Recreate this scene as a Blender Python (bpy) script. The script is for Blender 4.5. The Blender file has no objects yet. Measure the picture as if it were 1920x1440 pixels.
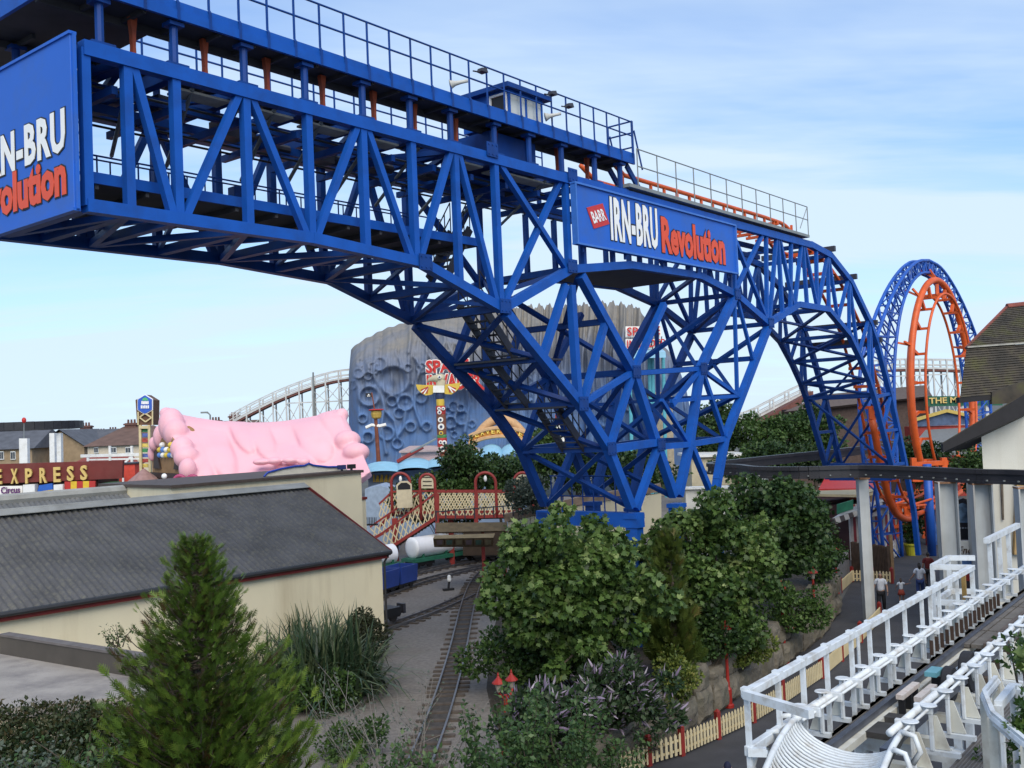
import bpy, math, random
import numpy as np
from mathutils import Vector, Matrix
random.seed(7)
rng = np.random.default_rng(7)
SC = bpy.context.scene
COL = SC.collection
PI = math.pi

# ------------------------------------------------------------------ camera
FPX, CZ = 1900.0, 9.0
_p = math.atan(70.0 / FPX); _r = math.radians(2.4)
FW = np.array([0, math.cos(_p), math.sin(_p)])
_R0 = np.array([1.0, 0, 0]); _U0 = np.array([0, -math.sin(_p), math.cos(_p)])
CR = _R0 * math.cos(_r) - _U0 * math.sin(_r)
CU = _U0 * math.cos(_r) + _R0 * math.sin(_r)
CAMP = np.array([0, 0, CZ])
cd = bpy.data.cameras.new('camera'); cam = bpy.data.objects.new('camera', cd); COL.objects.link(cam)
cd.sensor_width = 36; cd.lens = 36 * FPX / 1920; cd.clip_start = 0.1; cd.clip_end = 6000
cam.matrix_world = Matrix(((CR[0], CU[0], -FW[0], 0), (CR[1], CU[1], -FW[1], 0), (CR[2], CU[2], -FW[2], CZ), (0, 0, 0, 1)))
SC.camera = cam

# ------------------------------------------------------------------ sky, sun, exposure
SUN_EL, SUN_AZ = math.radians(43), math.radians(168)     # azimuth from +Y, clockwise
W = bpy.data.worlds.new('World'); SC.world = W; W.use_nodes = True
nt = W.node_tree; nd = nt.nodes; lk = nt.links; nd.clear()
out = nd.new('ShaderNodeOutputWorld'); bg = nd.new('ShaderNodeBackground'); bg.inputs[1].default_value = 0.13
sky = nd.new('ShaderNodeTexSky'); sky.sky_type = 'NISHITA'; sky.sun_disc = False
sky.sun_elevation = SUN_EL; sky.sun_rotation = SUN_AZ; sky.air_density = 1.0; sky.dust_density = 0.4; sky.ozone_density = 3.0
tc = nd.new('ShaderNodeTexCoord'); sep = nd.new('ShaderNodeSeparateXYZ'); lk.new(tc.outputs['Generated'], sep.inputs[0])
def _m(op, a, b=None, c=None):
    n = nd.new('ShaderNodeMath'); n.operation = op
    for i, x in enumerate((a, b, c)):
        if x is None: continue
        if isinstance(x, (int, float)): n.inputs[i].default_value = x
        else: lk.new(x, n.inputs[i])
    return n.outputs[0]
zc = _m('ADD', _m('MAXIMUM', sep.outputs[2], 0.0), 0.16)
comb = nd.new('ShaderNodeCombineXYZ')
lk.new(_m('DIVIDE', sep.outputs[0], zc), comb.inputs[0]); lk.new(_m('DIVIDE', sep.outputs[1], zc), comb.inputs[1])
def _cloud(rot, scale, sc, detail, rough, lo, hi, seed):
    mp = nd.new('ShaderNodeMapping'); mp.inputs['Rotation'].default_value = (0, 0, math.radians(rot)); mp.inputs['Scale'].default_value = scale
    mp.inputs['Location'].default_value = (seed, seed * 1.7, 0)
    lk.new(comb.outputs[0], mp.inputs[0])
    nz = nd.new('ShaderNodeTexNoise'); nz.inputs['Scale'].default_value = sc; nz.inputs['Detail'].default_value = detail
    nz.inputs['Roughness'].default_value = rough; nz.inputs['Distortion'].default_value = 0.6
    lk.new(mp.outputs[0], nz.inputs['Vector'])
    mr = nd.new('ShaderNodeMapRange'); mr.inputs[1].default_value = lo; mr.inputs[2].default_value = hi; mr.interpolation_type = 'SMOOTHSTEP'
    lk.new(nz.outputs[0], mr.inputs[0])
    return mr.outputs[0]
c1 = _cloud(-50, (0.35, 1.2, 1), 0.8, 6, 0.55, 0.36, 0.68, 3.1)
c2 = _cloud(-40, (0.4, 2.2, 1), 1.9, 5, 0.6, 0.35, 0.85, 8.4)
cl = _m('MINIMUM', _m('ADD', _m('MULTIPLY', c1, 0.75), _m('MULTIPLY', c2, 0.24)), 0.94)
# thicker veil of cloud toward the horizon
hz = nd.new('ShaderNodeMapRange'); hz.inputs[1].default_value = 0.0; hz.inputs[2].default_value = 0.30; hz.inputs[3].default_value = 0.80; hz.inputs[4].default_value = 0.0
lk.new(sep.outputs[2], hz.inputs[0])
cl = _m('MINIMUM', _m('ADD', cl, hz.outputs[0]), 0.93)
tn = nd.new('ShaderNodeMixRGB'); tn.blend_type = 'MULTIPLY'; tn.inputs[0].default_value = 1; lk.new(sky.outputs[0], tn.inputs[1]); tn.inputs[2].default_value = (0.66, 0.91, 1.18, 1)
mx = nd.new('ShaderNodeMixRGB'); lk.new(cl, mx.inputs[0]); lk.new(tn.outputs[0], mx.inputs[1]); mx.inputs[2].default_value = (4.15, 5.05, 5.95, 1)
lk.new(mx.outputs[0], bg.inputs[0]); lk.new(bg.outputs[0], out.inputs[0])
sl = bpy.data.lights.new('sun', 'SUN'); sl.energy = 2.7; sl.angle = math.radians(52); sl.color = (1.0, 0.91, 0.74)
so = bpy.data.objects.new('sun', sl); COL.objects.link(so)
_sd = Vector((math.sin(SUN_AZ) * math.cos(SUN_EL), math.cos(SUN_AZ) * math.cos(SUN_EL), math.sin(SUN_EL)))
so.rotation_euler = _sd.to_track_quat('Z', 'Y').to_euler()
SC.view_settings.view_transform = 'Standard'; SC.view_settings.look = 'None'
SC.view_settings.gamma = 1; SC.view_settings.exposure = 0.45; SC.view_settings.use_curve_mapping = False

# ------------------------------------------------------------------ points from sight lines
def ray(px, py): return FW + CR * ((px - 960) / FPX) + CU * ((720 - py) / FPX)
def atY(px, py, Y):
    d = ray(px, py); return CAMP + d * (Y / d[1])
def onz(px, py, z):
    d = ray(px, py); return CAMP + d * ((z - CZ) / d[2])
def onplane(px, py, p, n):
    d = ray(px, py); return CAMP + d * (np.dot(np.asarray(p) - CAMP, n) / np.dot(d, n))
def V3(*a): return np.array(a, float)

# ------------------------------------------------------------------ mesh builder
ORG = {}
class MB:
    def __init__(s): s.v = []; s.f = []; s.m = []; s.k = 0
    def add(s, vs, fs):
        o = len(s.v); s.v.extend([tuple(map(float, p)) for p in vs])
        for f in fs: s.f.append(tuple(i + o for i in f)); s.m.append(s.k)
        return s
    def quad(s, *p): return s.add(p, [tuple(range(len(p)))])
    def hexa(s, b, t):   # four bottom points, four top points
        return s.add(list(b) + list(t), [(3, 2, 1, 0), (4, 5, 6, 7), (0, 1, 5, 4), (1, 2, 6, 5), (2, 3, 7, 6), (3, 0, 4, 7)])
    def box(s, c, size, az=0.0):   # c = centre of the bottom face, az = turn of local x from +X (counter-clockwise)
        c = np.asarray(c, float); x = V3(math.cos(az), math.sin(az), 0) * size[0] / 2; y = V3(-math.sin(az), math.cos(az), 0) * size[1] / 2; z = V3(0, 0, size[2])
        b = [c - x - y, c + x - y, c + x + y, c - x + y]
        return s.hexa(b, [p + z for p in b])
    def bar(s, a, b, w=0.1, h=None, up=(0, 0, 1), jit=0.03):
        a = np.asarray(a, float); b = np.asarray(b, float); h = w if h is None else h
        w *= 1 + random.uniform(-jit, jit); h *= 1 + random.uniform(-jit, jit)
        d = b - a; L = np.linalg.norm(d)
        if L < 1e-6: return s
        d /= L; u = np.asarray(up, float)
        if abs(np.dot(u, d)) > 0.97: u = V3(1, 0, 0) if abs(d[0]) < .9 else V3(0, 1, 0)
        x = np.cross(d, u); x /= np.linalg.norm(x); y = np.cross(x, d)
        x = x * w / 2; y = y * h / 2
        return s.hexa([a - x - y, a + x - y, a + x + y, a - x + y], [b - x - y, b + x - y, b + x + y, b - x + y])
    def chain(s, pts, w, h=None, up=(0, 0, 1)):
        for a, b in zip(pts[:-1], pts[1:]): s.bar(a, b, w, h, up)
        return s
    def tube(s, pts, r, n=8, closed=False, taper=None):
        P = [np.asarray(p, float) for p in pts]; m = len(P)
        if m < 2: return s
        T = []
        for i in range(m):
            a = P[i - 1] if (i > 0 or closed) else P[0]; b = P[(i + 1) % m] if (i < m - 1 or closed) else P[-1]
            t = b - a; T.append(t / (np.linalg.norm(t) + 1e-12))
        u = V3(0, 0, 1) if abs(T[0][2]) < .9 else V3(1, 0, 0)
        rings = []
        for i in range(m):
            u = u - T[i] * np.dot(u, T[i]); u /= np.linalg.norm(u) + 1e-12
            w = np.cross(T[i], u)
            rr = (r[i] if isinstance(r, (list, tuple)) else r)
            rings.append([P[i] + (u * math.cos(2 * PI * j / n) + w * math.sin(2 * PI * j / n)) * rr for j in range(n)])
        vs = [p for R_ in rings for p in R_]; fs = []
        for i in range(m if closed else m - 1):
            k = (i + 1) % m
            for j in range(n): fs.append((i * n + j, i * n + (j + 1) % n, k * n + (j + 1) % n, k * n + j))
        if not closed: fs += [tuple(range(n - 1, -1, -1)), tuple((m - 1) * n + j for j in range(n))]
        return s.add(vs, fs)
    def prism(s, poly, vec):
        P = [np.asarray(p, float) for p in poly]; n = len(P); v = np.asarray(vec, float)
        return s.add(P + [p + v for p in P], [tuple(range(n - 1, -1, -1)), tuple(range(n, 2 * n))] + [(i, (i + 1) % n, n + (i + 1) % n, n + i) for i in range(n)])
    def lathe(s, c, prof, n=12, sq=1.0):
        c = np.asarray(c, float); vs = []; fs = []; m = len(prof)
        for r, z in prof:
            for j in range(n): vs.append(c + V3(r * math.cos(2 * PI * j / n), r * sq * math.sin(2 * PI * j / n), z))
        for i in range(m - 1):
            for j in range(n): fs.append((i * n + j, i * n + (j + 1) % n, (i + 1) * n + (j + 1) % n, (i + 1) * n + j))
        fs += [tuple(range(n - 1, -1, -1)), tuple((m - 1) * n + j for j in range(n))]
        return s.add(vs, fs)
    def ball(s, c, r, n=10, m=7):
        r = r if isinstance(r, (tuple, list)) else (r, r, r); c = np.asarray(c, float); vs = []; fs = []
        for i in range(m + 1):
            t = PI * i / m
            for j in range(n):
                a = 2 * PI * j / n; vs.append(c + V3(r[0] * math.sin(t) * math.cos(a), r[1] * math.sin(t) * math.sin(a), r[2] * math.cos(t)))
        for i in range(m):
            for j in range(n): fs.append((i * n + j, (i + 1) * n + j, (i + 1) * n + (j + 1) % n, i * n + (j + 1) % n))
        return s.add(vs, fs)
    def grid(s, pts, nu, nv):
        return s.add(pts, [(i * nv + j, i * nv + j + 1, (i + 1) * nv + j + 1, (i + 1) * nv + j) for i in range(nu - 1) for j in range(nv - 1)])
    def build(s, name, mat, parent=None, smooth=False, org=None, bevel=0):
        o = V3(*ORG[parent.name]) if parent is not None else (np.asarray(org, float) if org is not None else None)
        A = np.array(s.v)
        if o is None: o = np.array([(A[:, 0].min() + A[:, 0].max()) / 2, (A[:, 1].min() + A[:, 1].max()) / 2, A[:, 2].min()])
        me = bpy.data.meshes.new(name); me.from_pydata([tuple(x) for x in A - o], [], s.f)
        for m in (mat if isinstance(mat, (list, tuple)) else [mat]): me.materials.append(m)
        if any(s.m): me.polygons.foreach_set('material_index', s.m)
        if smooth: me.polygons.foreach_set('use_smooth', [True] * len(me.polygons))
        ob = bpy.data.objects.new(name, me); COL.objects.link(ob)
        if parent is not None: ob.parent = parent
        else: ob.location = o
        if bevel:
            b = ob.modifiers.new('bevel', 'BEVEL'); b.width = bevel; b.segments = 1; b.limit_method = 'ANGLE'
        ORG[ob.name] = tuple(o)
        return ob
def tag(o, label=None, cat=None, group=None, kind=None):
    if label: o['label'] = label
    if cat: o['category'] = cat
    if group: o['group'] = group
    if kind: o['kind'] = kind
    return o
def thing(name, label, cat, loc, group=None):
    o = bpy.data.objects.new(name, None); COL.objects.link(o); o.location = tuple(map(float, loc)); o.empty_display_size = .3
    ORG[o.name] = tuple(map(float, loc)); return tag(o, label, cat, group)
def dup(root, loc, label=None, rz=0.0, scale=None, group=None):   # copy of a thing with its parts and sub-parts
    r = root.copy(); COL.objects.link(r); r.location = tuple(map(float, loc)); r.rotation_euler = (0, 0, rz)
    if scale is not None: r.scale = (scale,) * 3 if isinstance(scale, (int, float)) else scale
    tag(r, label, None, group)
    def kids(a, b):
        for ch in list(a.children):
            c = ch.copy(); COL.objects.link(c); c.parent = b; kids(ch, c)
    kids(root, r); ORG[r.name] = tuple(map(float, loc))
    return r
def text_on(mb, body, p0, xdir, ydir, width, height, bold=0.0, depth=0.01, shear=0.0, space=1.0):
    """lettering as solid glyphs: p0 lower left corner, xdir / ydir unit vectors"""
    cu = bpy.data.curves.new('txt', 'FONT'); cu.body = body; cu.offset = bold; cu.extrude = 0.05; cu.resolution_u = 2; cu.shear = shear; cu.space_character = space
    ob = bpy.data.objects.new('txt', cu); COL.objects.link(ob)
    dg = bpy.context.evaluated_depsgraph_get(); me = bpy.data.meshes.new_from_object(ob.evaluated_get(dg))
    A = np.array([v.co[:] for v in me.vertices]); lo = A.min(0); hi = A.max(0)
    xdir = np.asarray(xdir, float); ydir = np.asarray(ydir, float); nrm = np.cross(xdir, ydir)
    p0 = np.asarray(p0, float)
    vs = [p0 + xdir * width * (a[0] - lo[0]) / (hi[0] - lo[0]) + ydir * height * (a[1] - lo[1]) / (hi[1] - lo[1]) + nrm * depth * (a[2] - lo[2]) / (hi[2] - lo[2]) for a in A]
    mb.add(vs, [tuple(p.vertices) for p in me.polygons])
    bpy.data.objects.remove(ob); bpy.data.curves.remove(cu); bpy.data.meshes.remove(me)
    return mb

# ------------------------------------------------------------------ materials
MATS = {}
def M(name, col, rough=0.6, var=0.10, scale=4.0, dirt=None, dirt_amt=0.0, dscale=0.8, bump=0.0, bscale=30.0, metal=0.0, streak=False, spec=0.4, emit=None):
    if name in MATS: return MATS[name]
    m = bpy.data.materials.new(name); m.use_nodes = True; t = m.node_tree; b = t.nodes['Principled BSDF']
    b.inputs['Roughness'].default_value = rough; b.inputs['Metallic'].default_value = metal
    b.inputs['Specular IOR Level'].default_value = spec
    co = t.nodes.new('ShaderNodeTexCoord'); n1 = t.nodes.new('ShaderNodeTexNoise'); n1.inputs['Scale'].default_value = scale; n1.inputs['Detail'].default_value = 4
    t.links.new(co.outputs['Object'], n1.inputs['Vector'])
    r = t.nodes.new('ShaderNodeValToRGB'); c = np.array(col[:3]); e = r.color_ramp.elements
    e[0].position = 0.3; e[1].position = 0.7
    e[0].color = (*np.clip(c * (1 - var), 0, 1), 1); e[1].color = (*np.clip(c * (1 + var), 0, 1), 1)
    t.links.new(n1.outputs[0], r.inputs[0]); last = r.outputs[0]
    if dirt is not None:
        n2 = t.nodes.new('ShaderNodeTexNoise'); n2.inputs['Scale'].default_value = dscale; n2.inputs['Detail'].default_value = 6; n2.inputs['Roughness'].default_value = 0.65
        src = co.outputs['Object']
        if streak:
            mp = t.nodes.new('ShaderNodeMapping'); mp.inputs['Scale'].default_value = (1.0, 1.0, 0.12); t.links.new(src, mp.inputs[0]); src = mp.outputs[0]
        t.links.new(src, n2.inputs['Vector'])
        mr = t.nodes.new('ShaderNodeMapRange'); mr.inputs[1].default_value = 0.48; mr.inputs[2].default_value = 0.78; mr.inputs[4].default_value = dirt_amt
        t.links.new(n2.outputs[0], mr.inputs[0])
        x = t.nodes.new('ShaderNodeMixRGB'); x.inputs[2].default_value = (*dirt, 1); t.links.new(mr.outputs[0], x.inputs[0]); t.links.new(last, x.inputs[1]); last = x.outputs[0]
    t.links.new(last, b.inputs['Base Color'])
    if bump:
        n3 = t.nodes.new('ShaderNodeTexNoise'); n3.inputs['Scale'].default_value = bscale; n3.inputs['Detail'].default_value = 5; t.links.new(co.outputs['Object'], n3.inputs['Vector'])
        bp = t.nodes.new('ShaderNodeBump'); bp.inputs['Strength'].default_value = bump; bp.inputs['Distance'].default_value = 0.05
        t.links.new(n3.outputs[0], bp.inputs['Height']); t.links.new(bp.outputs[0], b.inputs['Normal'])
    MATS[name] = m; return m
def leafmat(name, cols, trans=0.25, rough=0.5):
    """cols: colour stops picked by a per-leaf value"""
    m = bpy.data.materials.new(name); m.use_nodes = True; t = m.node_tree; b = t.nodes['Principled BSDF']; o = t.nodes['Material Output']
    a = t.nodes.new('ShaderNodeAttribute'); a.attribute_name = 'tint'; r = t.nodes.new('ShaderNodeValToRGB'); e = r.color_ramp.elements
    for i, c in enumerate(cols):
        p = i / (len(cols) - 1)
        if i == 0: el = e[0]
        elif i == len(cols) - 1: el = e[-1]
        else: el = e.new(p)
        el.position = p; el.color = (*c, 1)
    t.links.new(a.outputs['Fac'], r.inputs[0]); t.links.new(r.outputs[0], b.inputs['Base Color'])
    b.inputs['Roughness'].default_value = rough; b.inputs['Specular IOR Level'].default_value = 0.35
    tr = t.nodes.new('ShaderNodeBsdfTranslucent'); mx_ = t.nodes.new('ShaderNodeMixShader'); mx_.inputs[0].default_value = trans
    t.links.new(r.outputs[0], tr.inputs[0]); t.links.new(b.outputs[0], mx_.inputs[1]); t.links.new(tr.outputs[0], mx_.inputs[2]); t.links.new(mx_.outputs[0], o.inputs[0])
    return m
def stripes(name, c1, c2, period, axis=0, duty=0.5, rough=0.6):
    m = bpy.data.materials.new(name); m.use_nodes = True; t = m.node_tree; b = t.nodes['Principled BSDF']; b.inputs['Roughness'].default_value = rough
    co = t.nodes.new('ShaderNodeTexCoord'); sp = t.nodes.new('ShaderNodeSeparateXYZ'); t.links.new(co.outputs['Object'], sp.inputs[0])
    d = t.nodes.new('ShaderNodeMath'); d.operation = 'DIVIDE'; d.inputs[1].default_value = period; t.links.new(sp.outputs[axis], d.inputs[0])
    f = t.nodes.new('ShaderNodeMath'); f.operation = 'FRACT'; t.links.new(d.outputs[0], f.inputs[0])
    g = t.nodes.new('ShaderNodeMath'); g.operation = 'GREATER_THAN'; g.inputs[1].default_value = duty; t.links.new(f.outputs[0], g.inputs[0])
    x = t.nodes.new('ShaderNodeMixRGB'); x.inputs[1].default_value = (*c1, 1); x.inputs[2].default_value = (*c2, 1); t.links.new(g.outputs[0], x.inputs[0]); t.links.new(x.outputs[0], b.inputs['Base Color'])
    return m

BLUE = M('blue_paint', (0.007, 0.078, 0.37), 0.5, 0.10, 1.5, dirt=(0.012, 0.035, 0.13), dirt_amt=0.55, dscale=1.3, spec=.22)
BLUE_SHADE = M('blue_paint_shaded', (0.005, 0.043, 0.21), 0.5, 0.12, 1.8, dirt=(0.015, 0.02, 0.05), dirt_amt=0.6, dscale=1.1, spec=.22)  # darker copy of the blue; shade of far members put into its colour
SIGNB = M('sign_blue', (0.010, 0.105, 0.50), 0.5, 0.05, 0.7, dirt=(0.05, 0.10, 0.25), dirt_amt=0.5, dscale=0.9)
ORANGE = M('orange_paint', (0.62, 0.10, 0.018), 0.45, 0.12, 2.0, dirt=(0.25, 0.05, 0.02), dirt_amt=0.5)
WHITE = M('white_paint', (0.70, 0.71, 0.70), 0.45, 0.05, 3.0, dirt=(0.42, 0.40, 0.33), dirt_amt=0.55, dscale=2.2)
LETW = M('letter_white', (0.80, 0.80, 0.78), 0.5, 0.03)
LETR = M('letter_red', (0.68, 0.075, 0.025), 0.5, 0.05)
BLACK = M('black_paint', (0.012, 0.012, 0.014), 0.5, 0.1)
GREY = M('grey_steel', (0.20, 0.22, 0.22), 0.5, 0.12, 2.0, dirt=(0.12, 0.09, 0.06), dirt_amt=0.4)
DARKM = M('dark_steel', (0.035, 0.035, 0.045), 0.5, 0.15, 2.0)
DECKM = M('deck_plate', (0.045, 0.045, 0.05), 0.7, 0.2, 2.0)
TIMBER = M('weathered_timber', (0.135, 0.122, 0.108), 0.8, 0.25, 3.0, dirt=(0.10, 0.08, 0.06), dirt_amt=0.6, bump=0.3)
# ================================================================== the blue coaster bridge
AZ = math.atan(0.81)
BD = V3(math.sin(AZ), math.cos(AZ), 0); BN = V3(-math.cos(AZ), math.sin(AZ), 0)   # along the bridge, towards its far side
BP = V3(3.94, 34.0, 0); BW = 3.6
def near(px, py, off=0.0): return onplane(px, py, BP + BN * off, BN)
def SZ(px, py, off=0.0):
    q = near(px, py, off); return float(np.dot(q - BP, BD)), float(q[2])
def P(s, z, off=0.0): return BP + BD * s + BN * off + V3(0, 0, z)
ZT, ZB = 16.52, 13.46
bridge = thing('coaster_bridge', 'tall blue steel lattice bridge carrying the coaster across the park', 'bridge', (3.94, 34.0, 1.4))
def bm(name, a, b, w, h=None, mat=None, up=None):
    return MB().bar(a, b, w, h, up if up is not None else BN).build(name, mat or BLUE, bridge)
sx = lambda px, py: SZ(px, py)[0]
s0, sE = sx(152, 100), sx(1513, 450)
topd = [SZ(1519, 459), SZ(1556, 479), SZ(1594, 527), SZ(1632, 607), SZ(1645, 645), SZ(1670, 741), SZ(1697, 871), SZ(1713, 955), SZ(1722, 1040)]
botd = [SZ(1440, 607), SZ(1496, 571), SZ(1552, 580), SZ(1592, 628), SZ(1612, 670), SZ(1629, 712), SZ(1638, 740), SZ(1672, 871), SZ(1676, 898)]
bot = [(s0, ZB), (sx(583, 444), ZB), SZ(790, 493), SZ(940, 579)]
N9 = SZ(1068, 505)
bot2 = [N9, SZ(1180, 497), SZ(1310, 517), SZ(1377, 552), SZ(1440, 607)]
top_joint = sx(915, 285)
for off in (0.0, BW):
    mt = BLUE if off == 0 else BLUE_SHADE
    jn = [(s0, ZT), (top_joint, ZT), (sx(1062, 326), ZT), (topd[0][0] - .3, ZT), topd[0]]
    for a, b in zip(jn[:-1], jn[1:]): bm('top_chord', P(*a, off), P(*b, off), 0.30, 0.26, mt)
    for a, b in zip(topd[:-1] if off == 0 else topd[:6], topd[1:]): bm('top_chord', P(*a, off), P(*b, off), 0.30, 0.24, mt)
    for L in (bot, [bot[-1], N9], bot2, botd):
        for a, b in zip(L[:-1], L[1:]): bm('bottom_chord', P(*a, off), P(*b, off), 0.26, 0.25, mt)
    # uprights and diagonals of the cantilever half
    ups = [(152, 385, None), (243, 383, 0), (334, 393, 0), (466, 417, 0), (583, 437, 0), (686, 460, 0), (779, 485, 0), (861, 523, 0), (937, 560, 0), (1066, 497, 0)]
    S_ = [s0 + .05] + [sx(p, q) for p, q, _ in ups[1:]]
    def zb(s):
        L = bot + [N9]
        for a, b in zip(L[:-1], L[1:]):
            if a[0] - 1e-6 <= s <= b[0] + 1e-6: return a[1] + (b[1] - a[1]) * (s - a[0]) / (b[0] - a[0])
        return ZB
    for s in S_: bm('upright', P(s, zb(s), off), P(s, ZT, off), 0.185, 0.18, mt)
    dg = [(1, 'T', 2, 'B'), (2, 'B', 3, 'T'), (3, 'T', 4, 'B'), (4, 'B', 5, 'T'), (5, 'T', 6, 'B'), (6, 'B', 7, 'T'), (7, 'T', 8, 'B'), (8, 'T', 9, 'B'), (9, 'T', 8, 'B')]
    for i, a, j, b in dg:
        za = ZT if a == 'T' else zb(S_[i]); zc_ = ZT if b == 'T' else zb(S_[j])
        d = .06 if (i, a) == (9, 'T') else .0
        bm('diagonal_brace', P(S_[i] + (.12 if S_[j] > S_[i] else -.12), za, off + d), P(S_[j] - (.12 if S_[j] > S_[i] else -.12), zc_, off + d), 0.165, 0.165, mt)
    # web of the level part right of the tower and of the falling part
    web = [((1377, 552), (1377, 425)), ((1365, 418), (1440, 605)), ((1432, 434), (1377, 548)), ((1436, 434), (1438, 600)), ((1456, 441), (1443, 597)), ((1458, 441), (1467, 585)),
           ((1460, 441), (1488, 573)), ((1483, 445), (1482, 580)), ((1503, 452), (1490, 573)), ((1505, 452), (1513, 572)), ((1507, 454), (1532, 575)), ((1552, 478), (1533, 576)), ((1530, 465), (1532, 574)),
           ((1552, 480), (1554, 578)), ((1553, 480), (1571, 600)), ((1590, 524), (1571, 600)), ((1592, 528), (1592, 625)), ((1593, 530), (1608, 662)), ((1628, 600), (1610, 665)), ((1630, 607), (1629, 708)),
           ((1631, 612), (1638, 738)), ((1668, 738), (1640, 745)), ((1669, 745), (1655, 805)), ((1683, 805), (1657, 808)), ((1684, 808), (1671, 868)), ((1696, 868), (1672, 872))]
    for a, b in web: bm('diagonal_brace', P(*SZ(*a), off), P(*SZ(*b), off), 0.15, 0.15, mt)
    # tower legs fan out from their feet
    legs = [[(948, 588), (1087, 757), (1140, 840), (1183, 950)], [(1088, 517), (1187, 697), (1233, 838), (1264, 930)], [(1377, 555), (1313, 691), (1292, 835), (1272, 930)], [(1439, 615), (1359, 823), (1345, 900), (1338, 955)]]
    for L in legs:
        Q = [P(*SZ(*q), off) for q in L]
        m_ = MB().chain(Q, .28, .27, BN); m_.build('tower_leg', mt, bridge)
    br = [((1060, 535), (1018, 668), .20), ((1070, 535), (1084, 757), .22), ((1135, 603), (1092, 757), .20), ((1090, 757), (1187, 697), .18), ((1187, 697), (1143, 840), .2), ((1143, 842), (1233, 829), .26),
          ((1233, 838), (1192, 955), .22), ((1187, 700), (1313, 691), .16), ((1233, 838), (1292, 833), .2), ((1292, 833), (1355, 823), .2), ((1377, 560), (1382, 740), .13), ((1383, 563), (1411, 672), .13), ((1258, 752), (1385, 742), .13),
          ((1313, 691), (1384, 742), .15), ((1313, 691), (1260, 760), .15), ((1240, 750), (1292, 833), .14), ((1318, 700), (1357, 815), .16), ((1296, 835), (1333, 925), .2), ((1187, 697), (1245, 570), .2)]
    for a, b, w in br: bm('leg_brace', P(*SZ(*a), off), P(*SZ(*b), off), w, w, mt)
    # feet: pinned joint, collar and column standing on the ground
    for (px, py) in ((1188, 958), (1268, 938), (1338, 950)):
        s, z = SZ(px, py)
        MB().bar(P(s, 1.35, off), P(s, z - .1, off), .40, .44, BN).build('foot_column', mt, bridge)
        MB().box(P(s, z - .25, off), (.52, .52, .14), PI / 2 - AZ).build('foot_collar', mt, bridge)
# cross members between the two trusses
def cross(s, z, w=.2, d=0.0): bm('cross_beam', P(s, z, .12), P(s, z, BW - .12), w, w, BLUE_SHADE, (0, 0, 1))
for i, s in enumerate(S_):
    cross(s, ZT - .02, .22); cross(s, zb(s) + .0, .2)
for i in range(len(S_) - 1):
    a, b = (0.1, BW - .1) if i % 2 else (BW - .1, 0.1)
    bm('lateral_brace', P(S_[i], zb(S_[i]) - .03, a), P(S_[i + 1], zb(S_[i + 1]) - .03, b), .14, .14, BLUE_SHADE, (0, 0, 1))
    bm('lateral_brace', P(S_[i], zb(S_[i]) + .08, b), P(S_[i + 1], zb(S_[i + 1]) + .08, a), .10, .10, BLUE_SHADE, (0, 0, 1))
    bm('lateral_brace', P(S_[i], ZT - .05, a), P(S_[i + 1], ZT - .05, b), .14, .14, BLUE_SHADE, (0, 0, 1))
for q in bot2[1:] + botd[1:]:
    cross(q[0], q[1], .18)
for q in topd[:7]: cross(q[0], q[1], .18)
for (a, b) in zip(botd[1:-1], botd[2:]):
    bm('lateral_brace', P(*a, .1), P(*b, BW - .1), .13, .13, BLUE_SHADE); bm('lateral_brace', P(*a, BW - .1), P(*b, .1), .11, .11, BLUE_SHADE)
for (a, b) in zip(topd[3:6], topd[4:7]):
    bm('lateral_brace', P(*a, .1), P(*b, BW - .1), .12, .12, BLUE_SHADE)
# dark timber sleepers sticking out along the falling track bed
for q in (SZ(1556, 470), SZ(1597, 522), SZ(1636, 608), SZ(1645, 640)):
    MB().bar(P(q[0] + .05, q[1] + .08, -.24), P(q[0] + .05, q[1] + .08, BW - .1), .2, .26).build('sleeper', DARKM, bridge)
for (a, b) in zip(bot2[:-1], bot2[1:]):
    bm('lateral_brace', P(*a, .1), P(*b, BW - .1), .14, .14, BLUE_SHADE)
lv = [(1018, 672), (1087, 757), (1140, 842), (1187, 697), (1233, 836), (1313, 691), (1292, 833), (1359, 823), (1384, 742), (1133, 603), (1412, 672)]
for q in lv: cross(*SZ(*q), .2)
xb = [((1018, 672), (1087, 757)), ((948, 590), (1018, 672)), ((1087, 757), (1140, 842)), ((1187, 697), (1233, 836)), ((1088, 520), (1187, 697)), ((1313, 691), (1292, 833)), ((1377, 556), (1313, 691)), ((1439, 617), (1384, 742)), ((1384, 742), (1357, 823)), ((1140, 842), (1185, 950)), ((1233, 836), (1264, 930))]
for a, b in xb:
    bm('sway_brace', P(*SZ(*a), .1), P(*SZ(*b), BW - .1), .16, .16, BLUE_SHADE); bm('sway_brace', P(*SZ(*a), BW - .1), P(*SZ(*b), .1), .14, .14, BLUE_SHADE)
# tie beam joining the two feet of the tower, with its small handrail
q = SZ(1188, 975)
bm('tie_beam', P(q[0], q[1], -.3), P(q[0], q[1], BW + .35), .42, .5, BLUE, (0, 0, 1))
hr = MB()
for k in range(8): hr.tube([P(q[0] + .1, q[1] + .2, .3 + k * .45), P(q[0] + .1, q[1] + 1.45, .3 + k * .45)], .025, 5)
for z in (.75, 1.45): hr.tube([P(q[0] + .1, q[1] + z, .2), P(q[0] + .1, q[1] + z, BW - .1)], .025, 5)
hr.build('foot_railing', BLUE_SHADE, bridge)
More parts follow.
